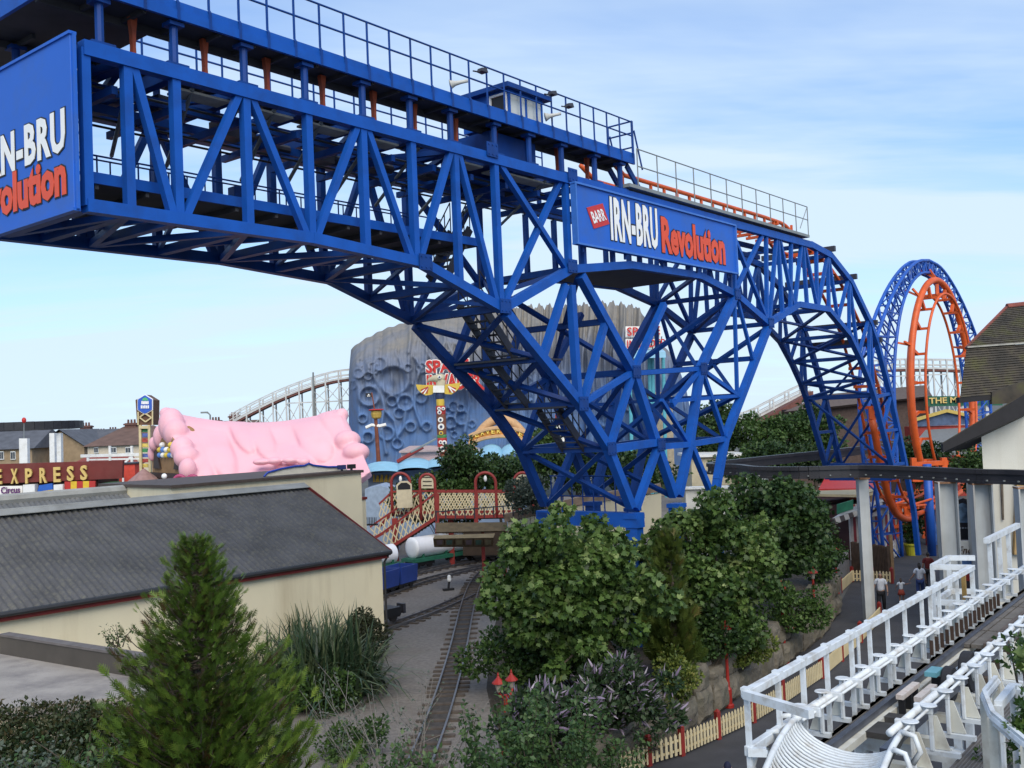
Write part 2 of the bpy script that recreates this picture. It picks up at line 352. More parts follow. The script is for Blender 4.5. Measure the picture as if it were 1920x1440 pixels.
# upper walkways left and right of the train, deck posts, fascia boards
ZF = 17.62
s1 = sx(1180, 300) + .05
sL = s0 - .45
for nm, o0, o1 in (('n', -.14, .92), ('f', BW - .92, BW + .14)):
    b = MB(); e0 = P(sL, ZF + .1, o0 + .05); b.hexa([P(sL, ZF + .08, o0 + .05), P(s1, ZF + .08, o0 + .05), P(s1, ZF + .08, o1), P(sL, ZF + .08, o1)], [P(sL, ZF + .16, o0 + .05), P(s1, ZF + .16, o0 + .05), P(s1, ZF + .16, o1), P(sL, ZF + .16, o1)])
    b.build('walkway_deck', DECKM, bridge)
    eo = o0 if nm == 'n' else o1
    b = MB().bar(P(sL, ZF + .10, eo), P(s1, ZF + .10, eo), .08, .20, (0, 0, 1)); b.bar(P(sL, ZF + .30, eo + .03), P(s1, ZF + .30, eo + .03), .06, .19, (0, 0, 1))
    b.build('walkway_fascia', BLUE, bridge)
    b = MB(); ss = np.arange(sL, s1, .9)
    for s in ss: b.bar(P(s, ZF + .03, o0 + .1), P(s, ZF + .03, o1), .07, .12)
    b.bar(P(sL, ZF, o1 - .1), P(s1, ZF, o1 - .1), .1, .16)
    b.build('deck_joists', DECKM, bridge)
    # railing
    n = 26; sr = [sL + .2 + (s1 - sL - .25) * (1 - (1 - k / n) ** 1.0) for k in range(n + 1)]
    rl = MB()
    for z in (ZF + 1.47, ZF + .98): rl.tube([P(sr[0], z, eo), P(sr[-1], z, eo)], .028, 6)
    R_ = rl.build('railing', BLUE_SHADE, bridge)
    for k, s in enumerate(sr):
        MB().tube([P(s, ZF - .02, eo - .05), P(s, ZF + .35, eo - .05), P(s, ZF + .42, eo), P(s, ZF + 1.48, eo)], .03, 5).build('railing_post', BLUE_SHADE, R_)
# deck across the end of the bridge
b = MB(); b.hexa([P(sL, ZF + .06, .9), P(sL + 2.6, ZF + .06, .9), P(sL + 2.6, ZF + .06, BW - .9), P(sL, ZF + .06, BW - .9)], [P(sL, ZF + .17, .9), P(sL + 2.6, ZF + .17, .9), P(sL + 2.6, ZF + .17, BW - .9), P(sL, ZF + .17, BW - .9)])
b.build('walkway_deck', DECKM, bridge)
MB().bar(P(sL - .04, ZF + .17, -.2), P(sL - .04, ZF + .17, BW + 2.2), .08, .40).build('walkway_fascia', BLUE, bridge)
MB().hexa([P(sL, ZF + .02, BW + .2), P(sL + 2.2, ZF + .02, BW + .2), P(sL + 2.2, ZF + .02, BW + 2.2), P(sL, ZF + .02, BW + 2.2)], [P(sL, ZF + .12, BW + .2), P(sL + 2.2, ZF + .12, BW + .2), P(sL + 2.2, ZF + .12, BW + 2.2), P(sL, ZF + .12, BW + 2.2)]).build('walkway_deck', DECKM, bridge)
er = MB()
for z in (ZF + 1.47, ZF + .95): er.tube([P(sL, z, -.1), P(sL, z, BW + .2)], .028, 6)
for k in range(4): er.tube([P(sL, ZF, -.1 + k * 1.25), P(sL, ZF + 1.48, -.1 + k * 1.25)], .03, 5)
er.build('railing', BLUE_SHADE, bridge)
for px, py in ((190, 80), (330, 120), (461, 155), (575, 185), (683, 212), (772, 240), (848, 260), (930, 282), (995, 300), (1056, 318), (1118, 330), (1166, 345)):
    s = sx(px, py)
    for o in (.06, BW - .06):
        b = MB().tube([P(s, ZT + .1, o), P(s, ZF + .02, o)], .09, 8); b.box(P(s, ZT + .14, o), (.5, .34, .06), PI / 2 - AZ); b.box(P(s, ZF - .1, o), (.34, .3, .08), PI / 2 - AZ); b.build('walkway_post', BLUE_SHADE, bridge)
    cross(s, ZT + .1, .18)
# horizontal boards closing the underside just behind the top chord
for a, b in ((2, 3), (3, 4), (4, 5), (5, 6), (7, 8), (8, 9)):
    MB().hexa([P(S_[a] + .3, ZT - .22, .25), P(S_[b] - .2, ZT - .22, .25), P(S_[b] - .2, ZT - .22, .75), P(S_[a] + .3, ZT - .22, .75)], [P(S_[a] + .3, ZT - .17, .25), P(S_[b] - .2, ZT - .17, .25), P(S_[b] - .2, ZT - .17, .75), P(S_[a] + .3, ZT - .17, .75)]).build('soffit_board', M('soffit', (.42, .40, .34), .8, .15), bridge)
MB().bar(P(sL + .8, ZT + .2, .42), P(s1, ZT + .2, .42), .05, .07).build('edge_strip', ORANGE, track) if False else None
# stepped slotted plates and machinery between the chords under the track
for k in range(11):
    s = S_[0] + .8 + k * 1.55
    bm('floor_beam', P(s, ZT - .55, .3), P(s, ZT - .55, BW - .3), .13, .17, BLUE_SHADE, (0, 0, 1))
bm('stringer', P(s0 + .2, ZT - .28, 1.2), P(sE, ZT - .28, 1.2), .14, .20, BLUE_SHADE, (0, 0, 1)); bm('stringer', P(s0 + .2, ZT - .28, 2.4), P(sE, ZT - .28, 2.4), .14, .20, BLUE_SHADE, (0, 0, 1))
# bolted splice plates at the main joints
for (px, py) in ((915, 283), (1066, 330), (1066, 500), (940, 575), (790, 493), (1377, 552), (1440, 606), (1087, 757), (1187, 697), (1313, 691), (1140, 841), (1233, 833)):
    q = SZ(px, py); m_ = MB().bar(P(q[0] - .24, q[1], -.165), P(q[0] + .24, q[1], -.165), .025, .42, (0, 0, 1))
    for a_ in (-.17, 0, .17):
        for b_ in (-.14, .14): m_.tube([P(q[0] + a_, q[1] + b_, -.17), P(q[0] + a_, q[1] + b_, -.20)], .024, 6)
    m_.build('splice_plate', BLUE_SHADE, bridge)
# drive motors, pipes and cable runs under the track
for k in range(9):
    s = S_[0] + .9 + k * 1.75 + random.uniform(-.3, .3); o = random.uniform(1.2, 2.6); m_ = MB(); m_.box(P(s, ZT - .42, o), (random.uniform(.4, .8), .4, .34), PI / 2 - AZ + .1); m_.tube([P(s + .3, ZT - .25, o), P(s + .75, ZT - .25, o)], .13, 10); m_.build('drive_motor', DARKM, bridge)
    MB().tube([P(s, ZT - .15, .2), P(s + 1.3, ZT - 1.0, BW - .3)], .05, 6).build('stay_pipe', GREY, bridge)
for o, z in ((.9, .35), (2.0, .62), (2.9, .5)): MB().tube([P(s0 + .2, ZT - z, o), P(sx(1062, 326), ZT - z, o)], .03, 5).build('cable_run', BLACK, bridge)
# inner service gallery low in the truss: floor, kerb, railing
sg1 = S_[8] - .2; ZG = 14.12; GO = .45
b = MB().hexa([P(s0 + .3, ZG - .06, GO), P(sg1, ZG - .06, GO), P(sg1, ZG - .06, BW - .25), P(s0 + .3, ZG - .06, BW - .25)], [P(s0 + .3, ZG, GO), P(sg1, ZG, GO), P(sg1, ZG, BW - .25), P(s0 + .3, ZG, BW - .25)])
for s in np.arange(s0 + .5, sg1, 1.1): b.bar(P(s, ZG - .12, GO), P(s, ZG - .12, BW - .25), .08, .12)
b.build('gallery_floor', DECKM, bridge)
b = MB().bar(P(s0 + .3, ZG + .03, GO - .03), P(sg1, ZG + .03, GO - .03), .05, .22, (0, 0, 1)); b.bar(P(s0 + .3, ZG + .06, BW - .22), P(sg1, ZG + .06, BW - .22), .05, .2, (0, 0, 1)); b.build('gallery_kerb', BLUE, bridge)
for o in (BW - .28, 2.0):
    rl = MB()
    for z in ((.55, .9, 1.25) if o > 3 else (.5, .95)): rl.tube([P(s0 + .3, ZG + z, o), P(sg1, ZG + z, o)], .022, 5)
    n_ = 24 if o > 3 else 13
    for k in range(n_): rl.tube([P(s0 + .4 + k * (sg1 - s0 - .5) / (n_ - 1), ZG, o), P(s0 + .4 + k * (sg1 - s0 - .5) / (n_ - 1), ZG + (1.25 if o > 3 else .95), o)], .02, 5)
    rl.build('gallery_railing', BLUE_SHADE, bridge)
rl = MB()
for z in (.5, 1.0, 1.5): rl.tube([P(s0 + .35, ZG + z, .5), P(s0 + .35, ZG + z, BW - .3)], .025, 5)
for o in (.5, 1.2, 2.0, 3.0): rl.tube([P(s0 + .35, ZG, o), P(s0 + .35, ZG + 1.5, o)], .025, 5)
rl.build('gallery_railing', BLUE_SHADE, bridge)
# cabinets and a post in the gallery
for s, w, h, m_ in ((sx(713, 400), .45, .8, M('cabinet', (.16, .15, .10), .6, .2)), (sx(595, 370), .5, 1.1, BLUE_SHADE)):
    MB().box(P(s, ZG, BW - .6), (w, .3, h), PI / 2 - AZ).build('control_cabinet', m_, bridge, bevel=.02)
# staircases stepping down inside the tower
def stair(a, b, o, w, name='stair_flight'):
    pa, pb = P(*SZ(*a), o), P(*SZ(*b), o); m_ = MB()
    for q in (0, w): m_.bar(pa + BN * q, pb + BN * q, .06, .26)
    n = max(4, int(abs(pa[2] - pb[2]) / .2))
    for k in range(n):
        c = pa + (pb - pa) * (k + .5) / n; m_.bar(c, c + BN * w, .24, .04)
    m_.build(name, DARKM, bridge)
    r_ = MB(); u = V3(0, 0, .95)
    for q in (0, w):
        for t_ in (1, .5): r_.tube([pa + BN * q + u * t_, pb + BN * q + u * t_], .022, 5)
        for k in range(5): r_.tube([pa + (pb - pa) * k / 4 + BN * q, pa + (pb - pa) * k / 4 + BN * q + u], .02, 5)
    r_.build('stair_railing', DARKM, bridge)
stair((945, 560), (1012, 668), .9, .85)
stair((1022, 672), (1086, 757), 2.0, .85)
stair((1092, 765), (1142, 845), .9, .85)
stair((985, 408), (945, 500), 2.2, .8)
for (a, b) in (((1005, 668), (1075, 668)), ((1080, 760), (1120, 760))):
    q0, q1 = SZ(*a), SZ(*b)
    MB().hexa([P(q0[0], q0[1] - .06, .4), P(q1[0], q0[1] - .06, .4), P(q1[0], q0[1] - .06, BW - .3), P(q0[0], q0[1] - .06, BW - .3)], [P(q0[0], q0[1], .4), P(q1[0], q0[1], .4), P(q1[0], q0[1], BW - .3), P(q0[0], q0[1], BW - .3)]).build('stair_landing', DARKM, bridge)
# gallery floor under the right-hand sign
for a, b in zip(bot2[:2], bot2[1:3]):
    MB().hexa([P(a[0], a[1] - .1, .2), P(b[0], b[1] - .1, .2), P(b[0], b[1] - .1, BW - .2), P(a[0], a[1] - .1, BW - .2)], [P(a[0], a[1] + .02, .2), P(b[0], b[1] + .02, .2), P(b[0], b[1] + .02, BW - .2), P(a[0], a[1] + .02, BW - .2)]).build('gallery_floor', DECKM, bridge)
for s in np.linspace(N9[0] + .8, bot2[3][0] - .3, 7):
    zq = float(np.interp(s, [q[0] for q in bot2], [q[1] for q in bot2])); bm('upright', P(s, zq, .0), P(s, ZT - .2, .0), .14, .14, BLUE_SHADE); bm('upright', P(s, zq, BW), P(s, ZT - .2, BW), .16, .16, BLUE_SHADE)
# lower catwalk beside the track on the right half
zw = SZ(1350, 397)[1]
s2 = sx(1508, 440)
MB().hexa([P(s1 - .5, zw - .12, -.25), P(s2, zw - .12, -.25), P(s2, zw - .12, .8), P(s1 - .5, zw - .12, .8)], [P(s1 - .5, zw, -.25), P(s2, zw, -.25), P(s2, zw, .8), P(s1 - .5, zw, .8)]).build('walkway_deck', GREY, bridge)
n = 11; rl = MB()
sr = [s1 + .1 + (s2 - s1 - .15) * k / n for k in range(n + 1)]
for z in (zw + 1.28, zw + .68): rl.tube([P(sr[0], z, -.22), P(sr[-1], z, -.22)], .024, 6)
rl.tube([P(sr[-1], zw + 1.28, -.22), P(sr[-1] - .9, zw + .2, -.22)], .02, 5)
R_ = rl.build('railing', GREY, bridge)
for s in sr: MB().tube([P(s, zw - .05, -.22), P(s, zw + 1.29, -.22)], .024, 5).build('railing_post', GREY, R_)
# end gate frame and stairs at the end of the upper walkway
b = MB()
for o in (-.14, .85):
    b.tube([P(s1, ZF, o), P(s1, ZF + 1.5, o)], .035, 6); b.tube([P(s1 + .1, ZF + 1.2, o), P(s1 + .55, ZF - .1, o)], .03, 6)
for z in (.6, 1.1, 1.5): b.tube([P(s1, ZF + z, -.14), P(s1, ZF + z, .85)], .03, 6)
b.bar(P(s1 - .1, ZF, .1), P(s1 + .7, zw, .1), .08, .2); b.bar(P(s1 - .1, ZF, .8), P(s1 + .7, zw, .8), .08, .2)
b.build('end_gate', BLUE_SHADE, bridge)

# ------------------------------------------------------------------ orange coaster track
track = thing('coaster_track', 'orange tubular coaster track along the top of the blue bridge and down to the loop', 'coaster track', P(0, 16.5, 1.8))
ZK = ZT + .95
path = [(sL + .6, ZF + .28), (s1 - .4, ZF + .28), (s1 + .5, ZK), (topd[0][0] - 3.4, ZK), (topd[0][0] - 1.2, ZK - .12)] + [(a + .1, b + .10) for a, b in topd[:6]]
sl6, zl6 = topd[6]
path += [(sl6, zl6 + .0), (sl6 + 1.2, 4.0), (sl6 + 2.8, 3.3), (sl6 + 5.0, 3.1)]
def spline(pts, n=8):
    Q = [np.asarray(p, float) for p in pts]; Q = [2 * Q[0] - Q[1]] + Q + [2 * Q[-1] - Q[-2]]; o = []
    for i in range(1, len(Q) - 2):
        for k in range(n):
            t = k / n; a, b, c, d = Q[i - 1], Q[i], Q[i + 1], Q[i + 2]
            o.append(.5 * (2 * b + (c - a) * t + (2 * a - 5 * b + 4 * c - d) * t * t + (3 * b - a - 3 * c + d) * t ** 3))
    o.append(Q[-2]); return o
tp = path[:3] + [tuple(q) for q in spline(path[3:], 6)]
for o in (.6, 1.8): MB().tube([P(a, b, o) for a, b in (tp if o < 1 else tp[1:])], .085, 8).build('rail', ORANGE, track, smooth=True)
# spine tube under the rails on the fall
MB().tube([P(a, b - .75, 1.2) for a, b in tp if b < 9.5], .20, 10).build('spine_tube', ORANGE, track, smooth=True)
cum = 0; last = np.array(tp[3]); 
for q in tp[4:]:
    q = np.array(q); cum += np.linalg.norm(q - last); last = q
    if cum > 1.1:
        cum = 0; MB().bar(P(q[0], q[1] - .1, .5), P(q[0], q[1] - .1, 1.9), .14, .16).build('track_tie', ORANGE, track)
        if q[1] < 9.5: MB().bar(P(q[0], q[1] - .1, 1.2), P(q[0], q[1] - .75, 1.2), .16, .3).build('track_tie', ORANGE, track)
for k, (px, py) in enumerate(((275, 105), (410, 140), (527, 172), (631, 200), (727, 225), (803, 245), (880, 268), (953, 285), (1013, 300), (1070, 317), (1125, 330))):
    s = sx(px, py)
    for o in (.5,):
        b = MB(); hw = [.10, .045, .035, .045, .085]; zz = [ZT + .1, ZT + .3, ZT + .52, ZT + .8, ZF + .04]
        for i in range(4): b.hexa([P(s - hw[i], zz[i], o - .06), P(s + hw[i], zz[i], o - .06), P(s + hw[i], zz[i], o + .06), P(s - hw[i], zz[i], o + .06)], [P(s - hw[i + 1], zz[i + 1], o - .06), P(s + hw[i + 1], zz[i + 1], o - .06), P(s + hw[i + 1], zz[i + 1], o + .06), P(s - hw[i + 1], zz[i + 1], o + .06)])
        b.build('track_bracket', M('dark_orange', (.30, .055, .02), .6, .25, 3.0), track)  # darker variant of the track orange
for s in np.arange(s1 + .4, topd[0][0] - .5, .95):
    b = MB().bar(P(s, ZT + .3, .6), P(s, ZK, .6), .09, .09, BN); b.bar(P(s, ZT + .3, .45), P(s, ZT + .3, 1.95), .12, .12); b.bar(P(s, ZT + .3, 1.8), P(s, ZK, 1.8), .09, .09, BN); b.build('track_bracket', ORANGE, track)

# ------------------------------------------------------------------ advertising signs on the bridge
def frame_letters(parent, name, body, p0, xd, width, height, bold, mat, shear=0.0):
    nrm = np.cross(xd, V3(0, 0, 1))
    m_ = MB(); text_on(m_, body, p0 - nrm * .0 - xd * .03 - V3(0, 0, .03), xd, V3(0, 0, 1), width + .06, height + .06, bold + .03, .012, shear, 1.12 if body[0] == 'I' else 1.0); m_.build('lettering_outline', BLACK, parent)
    m_ = MB(); text_on(m_, body, p0 + nrm * .013, xd, V3(0, 0, 1), width, height, bold, .012, shear, 1.12 if body[0] == 'I' else 1.0); m_.build(name, mat, parent)
oS = -.30
c = [near(1076, 337, oS), near(1377, 427, oS), near(1379, 516, oS), near(1082, 452, oS)]
sA, sB = np.dot(c[0] - BP, BD), np.dot(c[1] - BP, BD); zA = (c[2][2] + c[3][2]) / 2; zT2 = (c[0][2] + c[1][2]) / 2
sign = thing('advertising_sign', 'long blue drink sign with small red tag on the middle of the bridge', 'sign', P((sA + sB) / 2, zA, oS))
MB().hexa([P(sA, zA, oS), P(sB, zA, oS), P(sB, zA, oS + .1), P(sA, zA, oS + .1)], [P(sA, zT2, oS), P(sB, zT2, oS), P(sB, zT2, oS + .1), P(sA, zT2, oS + .1)]).build('sign_board', SIGNB, sign, bevel=.01)
fr = MB()
for z in (zA, zT2): fr.bar(P(sA - .05, z, oS + .03), P(sB + .05, z, oS + .03), .2, .06)
for s in (sA, sB): fr.bar(P(s, zA, oS + .03), P(s, zT2, oS + .03), .06, .21, BN)
fr.build('sign_frame', M('sign_edge', (.04, .15, .5), .4), sign)
for s in np.linspace(sA + .5, sB - .5, 5): MB().bar(P(s, zA - .2, oS + .13), P(s, zT2 + .05, oS + .13), .08, .07, BN).build('sign_bracket', BLUE_SHADE, sign)
oT = oS - .004
def sp(px, py): 
    q = near(px, py, oT); return float(np.dot(q - BP, BD)), q[2]
a, z0 = sp(1146, 457); b_, _ = sp(1234, 471); z1 = sp(1140, 373)[1]; H_ = zT2 - zA
frame_letters(sign, 'drink_name', 'IRN-BRU', P(a, zA + .16 * H_, oT), BD, b_ - a, H_ * .76, .034, LETW)
a, z0 = sp(1241, 470); b_, _ = sp(1360, 495)
frame_letters(sign, 'ride_name', 'Revolution', P(a, zA + .12 * H_, oT), BD, b_ - a, H_ * .68, .04, LETR)
# small red tag, tilted
a0 = P(*sp(1107, 396), oT); t1 = sp(1113, 427)
cs, cz_ = sp(1121, 405); wv = BD * .96 + V3(0, 0, .28); wv /= np.linalg.norm(wv); hv = np.cross(-BN, wv) * -1; hv = V3(0, 0, 1) - wv * wv[2]; hv /= np.linalg.norm(hv)
hv = hv - BD * .25; hv /= np.linalg.norm(hv)
cc = P(cs, cz_, oT); tw, th = .48, .36
MB().prism([cc - wv * tw - hv * th, cc + wv * tw - hv * th, cc + wv * tw + hv * th, cc - wv * tw + hv * th], -BN * .02).build('maker_tag', M('tag_red', (.5, .03, .03), .5), sign)
m_ = MB(); text_on(m_, 'BARR', cc - wv * tw * .8 - hv * th * .55 - BN * .024, wv, hv, tw * 1.6, th * 1.1, .02, .01); m_.build('maker_name', LETW, sign)
# end sign, square to the bridge
sE0 = s0 - .28
end = thing('advertising_sign', 'blue drink sign closing the near end of the bridge', 'sign', P(sE0, ZB - .1, 2.2))
zE0, zE1 = ZB - .12, ZT + .2; oE = 5.4
MB().hexa([P(sE0, zE0, -.12), P(sE0 + .1, zE0, -.12), P(sE0 + .1, zE0, oE), P(sE0, zE0, oE)], [P(sE0, zE1, -.12), P(sE0 + .1, zE1, -.12), P(sE0 + .1, zE1, oE), P(sE0, zE1, oE)]).build('sign_board', SIGNB, end, bevel=.01)
fr = MB()
for z in (zE0, zE1): fr.bar(P(sE0 + .04, z, -.15), P(sE0 + .04, z, oE), .15, .06)
for o in (-.13, oE): fr.bar(P(sE0 + .05, zE0, o), P(sE0 + .05, zE1, o), .17, .05, BD)
fr.build('sign_frame', SIGNB, end)
def ez(px, py):
    q = onplane(px, py, P(sE0, 0), BD); return float(np.dot(q - BP, BN)), q[2]
o1, zz0 = ez(124, 285); _, zz1 = ez(124, 203)
MBd = -BN
frame_letters(end, 'drink_name', 'IRN-BRU', P(sE0, zz0 + .02, o1 + 3.45), MBd, 3.45, zz1 - zz0, .034, LETW)
o1, zz0 = ez(126, 365); _, zz1 = ez(78, 313)
frame_letters(end, 'ride_name', 'Revolution', P(sE0, zz0, o1 + 4.1), MBd, 4.1, zz1 - zz0 + .12, .04, LETR)

# ------------------------------------------------------------------ operator's cabin on the walkway
ca, cb = sx(956, 230), sx(1019, 240)
cab = thing('control_cabin', 'small blue glazed cabin on the upper walkway of the bridge', 'cabin', P((ca + cb) / 2, ZF + .16, .9))
cz0, cz1 = ZF + .17, SZ(957, 168)[1]; o0, o1 = .0, 1.75
def wallrect(s_a, s_b, oa, ob, z_a, z_b, t=.06):
    m_ = MB(); m_.hexa([P(s_a, z_a, oa), P(s_b, z_a, ob), P(s_b, z_a, ob + t), P(s_a, z_a, oa + t)], [P(s_a, z_b, oa), P(s_b, z_b, ob), P(s_b, z_b, ob + t), P(s_a, z_b, oa + t)]); return m_
zs, zh = cz0 + .26, cz1 - .10
w_ = MB()
for (oa) in (o0, o1):
    for za, zb_ in ((cz0, zs), (zh, cz1)): w_.hexa([P(ca, za, oa), P(cb, za, oa), P(cb, za, oa + .06), P(ca, za, oa + .06)], [P(ca, zb_, oa), P(cb, zb_, oa), P(cb, zb_, oa + .06), P(ca, zb_, oa + .06)])
    for s in (ca, (ca + cb) / 2 - .04, cb - .08): w_.hexa([P(s, zs, oa), P(s + .08, zs, oa), P(s + .08, zs, oa + .06), P(s, zs, oa + .06)], [P(s, zh, oa), P(s + .08, zh, oa), P(s + .08, zh, oa + .06), P(s, zh, oa + .06)])
for s in (ca + .001, cb - .061):
    w_.hexa([P(s, cz0, o0 + .07), P(s + .06, cz0, o0 + .07), P(s + .06, cz0, o1), P(s, cz0, o1)], [P(s, zs, o0 + .07), P(s + .06, zs, o0 + .07), P(s + .06, zs, o1), P(s, zs, o1)])
    w_.hexa([P(s, zh, o0 + .07), P(s + .06, zh, o0 + .07), P(s + .06, zh, o1), P(s, zh, o1)], [P(s, cz1, o0 + .07), P(s + .06, cz1, o0 + .07), P(s + .06, cz1, o1), P(s, cz1, o1)])
    w_.hexa([P(s, zs, o0 + .75), P(s + .06, zs, o0 + .75), P(s + .06, zs, o1), P(s, zs, o1)], [P(s, zh, o0 + .75), P(s + .06, zh, o0 + .75), P(s + .06, zh, o1), P(s, zh, o1)])
w_.build('wall', BLUE, cab)
glass = M('window_light_grey', (.50, .52, .50), .25, .05, spec=.6)  # panes in one even light grey
for k in range(2):
    a = ca + .08 + k * (cb - ca) / 2; b = ca + (cb - ca) / 2 - .04 + k * ((cb - ca) / 2 - .04)
    MB().hexa([P(a, zs, o0 + .02), P(b, zs, o0 + .02), P(b, zs, o0 + .04), P(a, zs, o0 + .04)], [P(a, zh, o0 + .02), P(b, zh, o0 + .02), P(b, zh, o0 + .04), P(a, zh, o0 + .04)]).build('window', glass, cab)
MB().hexa([P(ca + .02, zs, o0 + .1), P(ca + .04, zs, o0 + .1), P(ca + .04, zs, o0 + .72), P(ca + .02, zs, o0 + .72)], [P(ca + .02, zh, o0 + .1), P(ca + .04, zh, o0 + .1), P(ca + .04, zh, o0 + .72), P(ca + .02, zh, o0 + .72)]).build('window', BLACK, cab)
fr = MB()
for o in (.1, .7): fr.bar(P(ca - .01, zs, o), P(ca - .01, zh, o), .06, .05, BN)
for z in (zs, zh): fr.bar(P(ca - .01, z, .08), P(ca - .01, z, .72), .05, .06)
fr.build('window_frame', LETW, cab)
MB().prism([P(ca - .25, cz1, o0 - .18), P(cb + .25, cz1, o0 - .18), P(cb + .25, cz1 + .14, o0 - .18), P(ca - .25, cz1 + .14, o0 - .18)], BN * (o1 - o0 + .4)).build('roof', BLUE_SHADE, cab)
w_ = MB(); w_.hexa([P(ca - .35, ZT + .1, .5), P(cb + .2, ZT + .1, .5), P(cb + .2, ZT + .1, 2.2), P(ca - .35, ZT + .1, 2.2)], [P(ca - .35, ZF - .05, .5), P(cb + .2, ZF - .05, .5), P(cb + .2, ZF - .05, 2.2), P(ca - .35, ZF - .05, 2.2)]); w_.build('lower_box', BLUE_SHADE, cab)
# horn loudspeakers and small floodlights on the railing
HORN = M('horn_grey', (.45, .45, .42), .5, .1)
def horn(px, py, name, lab, sgn=-1):
    s, z = SZ(px, py, -.14); r_ = thing('loudspeaker', lab, 'loudspeaker', P(s, z - .2, -.2), 'horn loudspeakers on the bridge railing')
    dr = V3(-1, -.12, -.22); dr /= np.linalg.norm(dr); p = P(s, z, -.22)
    MB().tube([p - dr * .30, p - dr * .12, p + dr * .05, p + dr * .18, p + dr * .2], [.05, .05, .07, .13, .14], 12).build('horn', HORN, r_, smooth=True)
    MB().bar(p - dr * .15, P(s - sgn * .1, z + .02, -.14), .05, .05).build('bracket', DARKM, r_)
horn(853, 157, 'a', 'white horn loudspeaker on the railing left of the cabin', -1)
horn(1030, 218, 'b', 'pale horn loudspeaker on the railing just right of the cabin', -1)
def flood(px, py, lab):
    s, z = SZ(px, py, -.14); r_ = thing('floodlight', lab, 'floodlight', P(s, z - .1, -.2), 'small floodlights on the bridge railing')
    p = P(s, z, -.2); MB().tube([p, p + BD * .3 + V3(0, 0, .04)], .022, 5).build('arm', DARKM, r_)
    q = p + BD * .38 + V3(0, 0, .05); MB().hexa([q + BD * -.12 - BN * .1, q + BD * .14 - BN * .12, q + BD * .14 + BN * .12, q - BD * .12 + BN * .1], [q + BD * -.08 - BN * .08 + V3(0, 0, .1), q + BD * .1 - BN * .1 + V3(0, 0, .14), q + BD * .1 + BN * .1 + V3(0, 0, .14), q - BD * .08 + BN * .08 + V3(0, 0, .1)]).build('lamp_head', DARKM, r_)
flood(884, 134, 'dark floodlight on an arm above the left loudspeaker')
flood(1018, 177, 'dark floodlight on an arm at the corner of the cabin')
flood(1050, 200, 'dark floodlight on an arm on the railing beyond the cabin')
# ================================================================== the ground
ZY = 1.4      # level of the railway yard and garden
G_SOIL = M('ground_tarmac', (0.10, 0.10, 0.095), .9, .25, .3, dirt=(.06, .075, .04), dirt_amt=.5, dscale=.05)
tag(MB().quad((-1500, -60, -.012), (1500, -60, -.012), (1500, 3500, -.012), (-1500, 3500, -.012)).build('ground', G_SOIL, org=(0, 0, -.012)), kind='structure')
rw_px = [(1085, 1500), (1150, 1450), (1215, 1412), (1300, 1358), (1400, 1290), (1460, 1248), (1530, 1196), (1570, 1140), (1600, 1086)]
RWL = [onz(px, py, 0.0) for px, py in rw_px]
ASPH = M('asphalt', (0.050, 0.050, 0.056), .85, .18, 1.2, dirt=(.03, .03, .03), dirt_amt=.5, bump=.25, bscale=60)
pp = [(q[0], q[1], -.004) for q in RWL]
path_poly = [(-4, 12, -.004)] + pp + [(18.5, 70, -.004), (34, 74, -.004), (34, 12, -.004)]
tag(MB().quad(*path_poly[::-1]).build('path', ASPH, org=(0, 0, 0)), kind='structure')
GRAV = M('gravel', (0.195, 0.178, 0.165), .95, .22, 7.0, dirt=(.12, .10, .085), dirt_amt=.65, dscale=.5, bump=.7, bscale=45)
yard = [(q[0] - .15, q[1] + .1, ZY) for q in RWL]
yp = [(-70, 8, ZY), (-5.5, 8, ZY)] + yard + [(17.5, 66, ZY), (30, 100, ZY), (-70, 100, ZY)]
tag(MB().prism([(x, y, ZY) for x, y, z in yp], (0, 0, -1.405)).build('railway_yard', GRAV, org=(0, 0, ZY)), kind='structure')
SOIL = M('garden_soil', (0.045, 0.036, 0.026), .95, .3, 3.0, bump=.6, bscale=12)
gb = [onz(x, y, ZY + .004) for x, y in ((940, 1420), (912, 1290), (925, 1180), (945, 1120), (1010, 1075), (1200, 1060), (1400, 1060), (1560, 1075))]
gp = [tuple(q) for q in gb] + [(q[0] - .2, q[1] + .1, ZY + .004) for q in RWL[::-1]]
tag(MB().quad(*gp[::-1]).build('garden_bed', SOIL, org=(0, 0, ZY)), kind='structure')

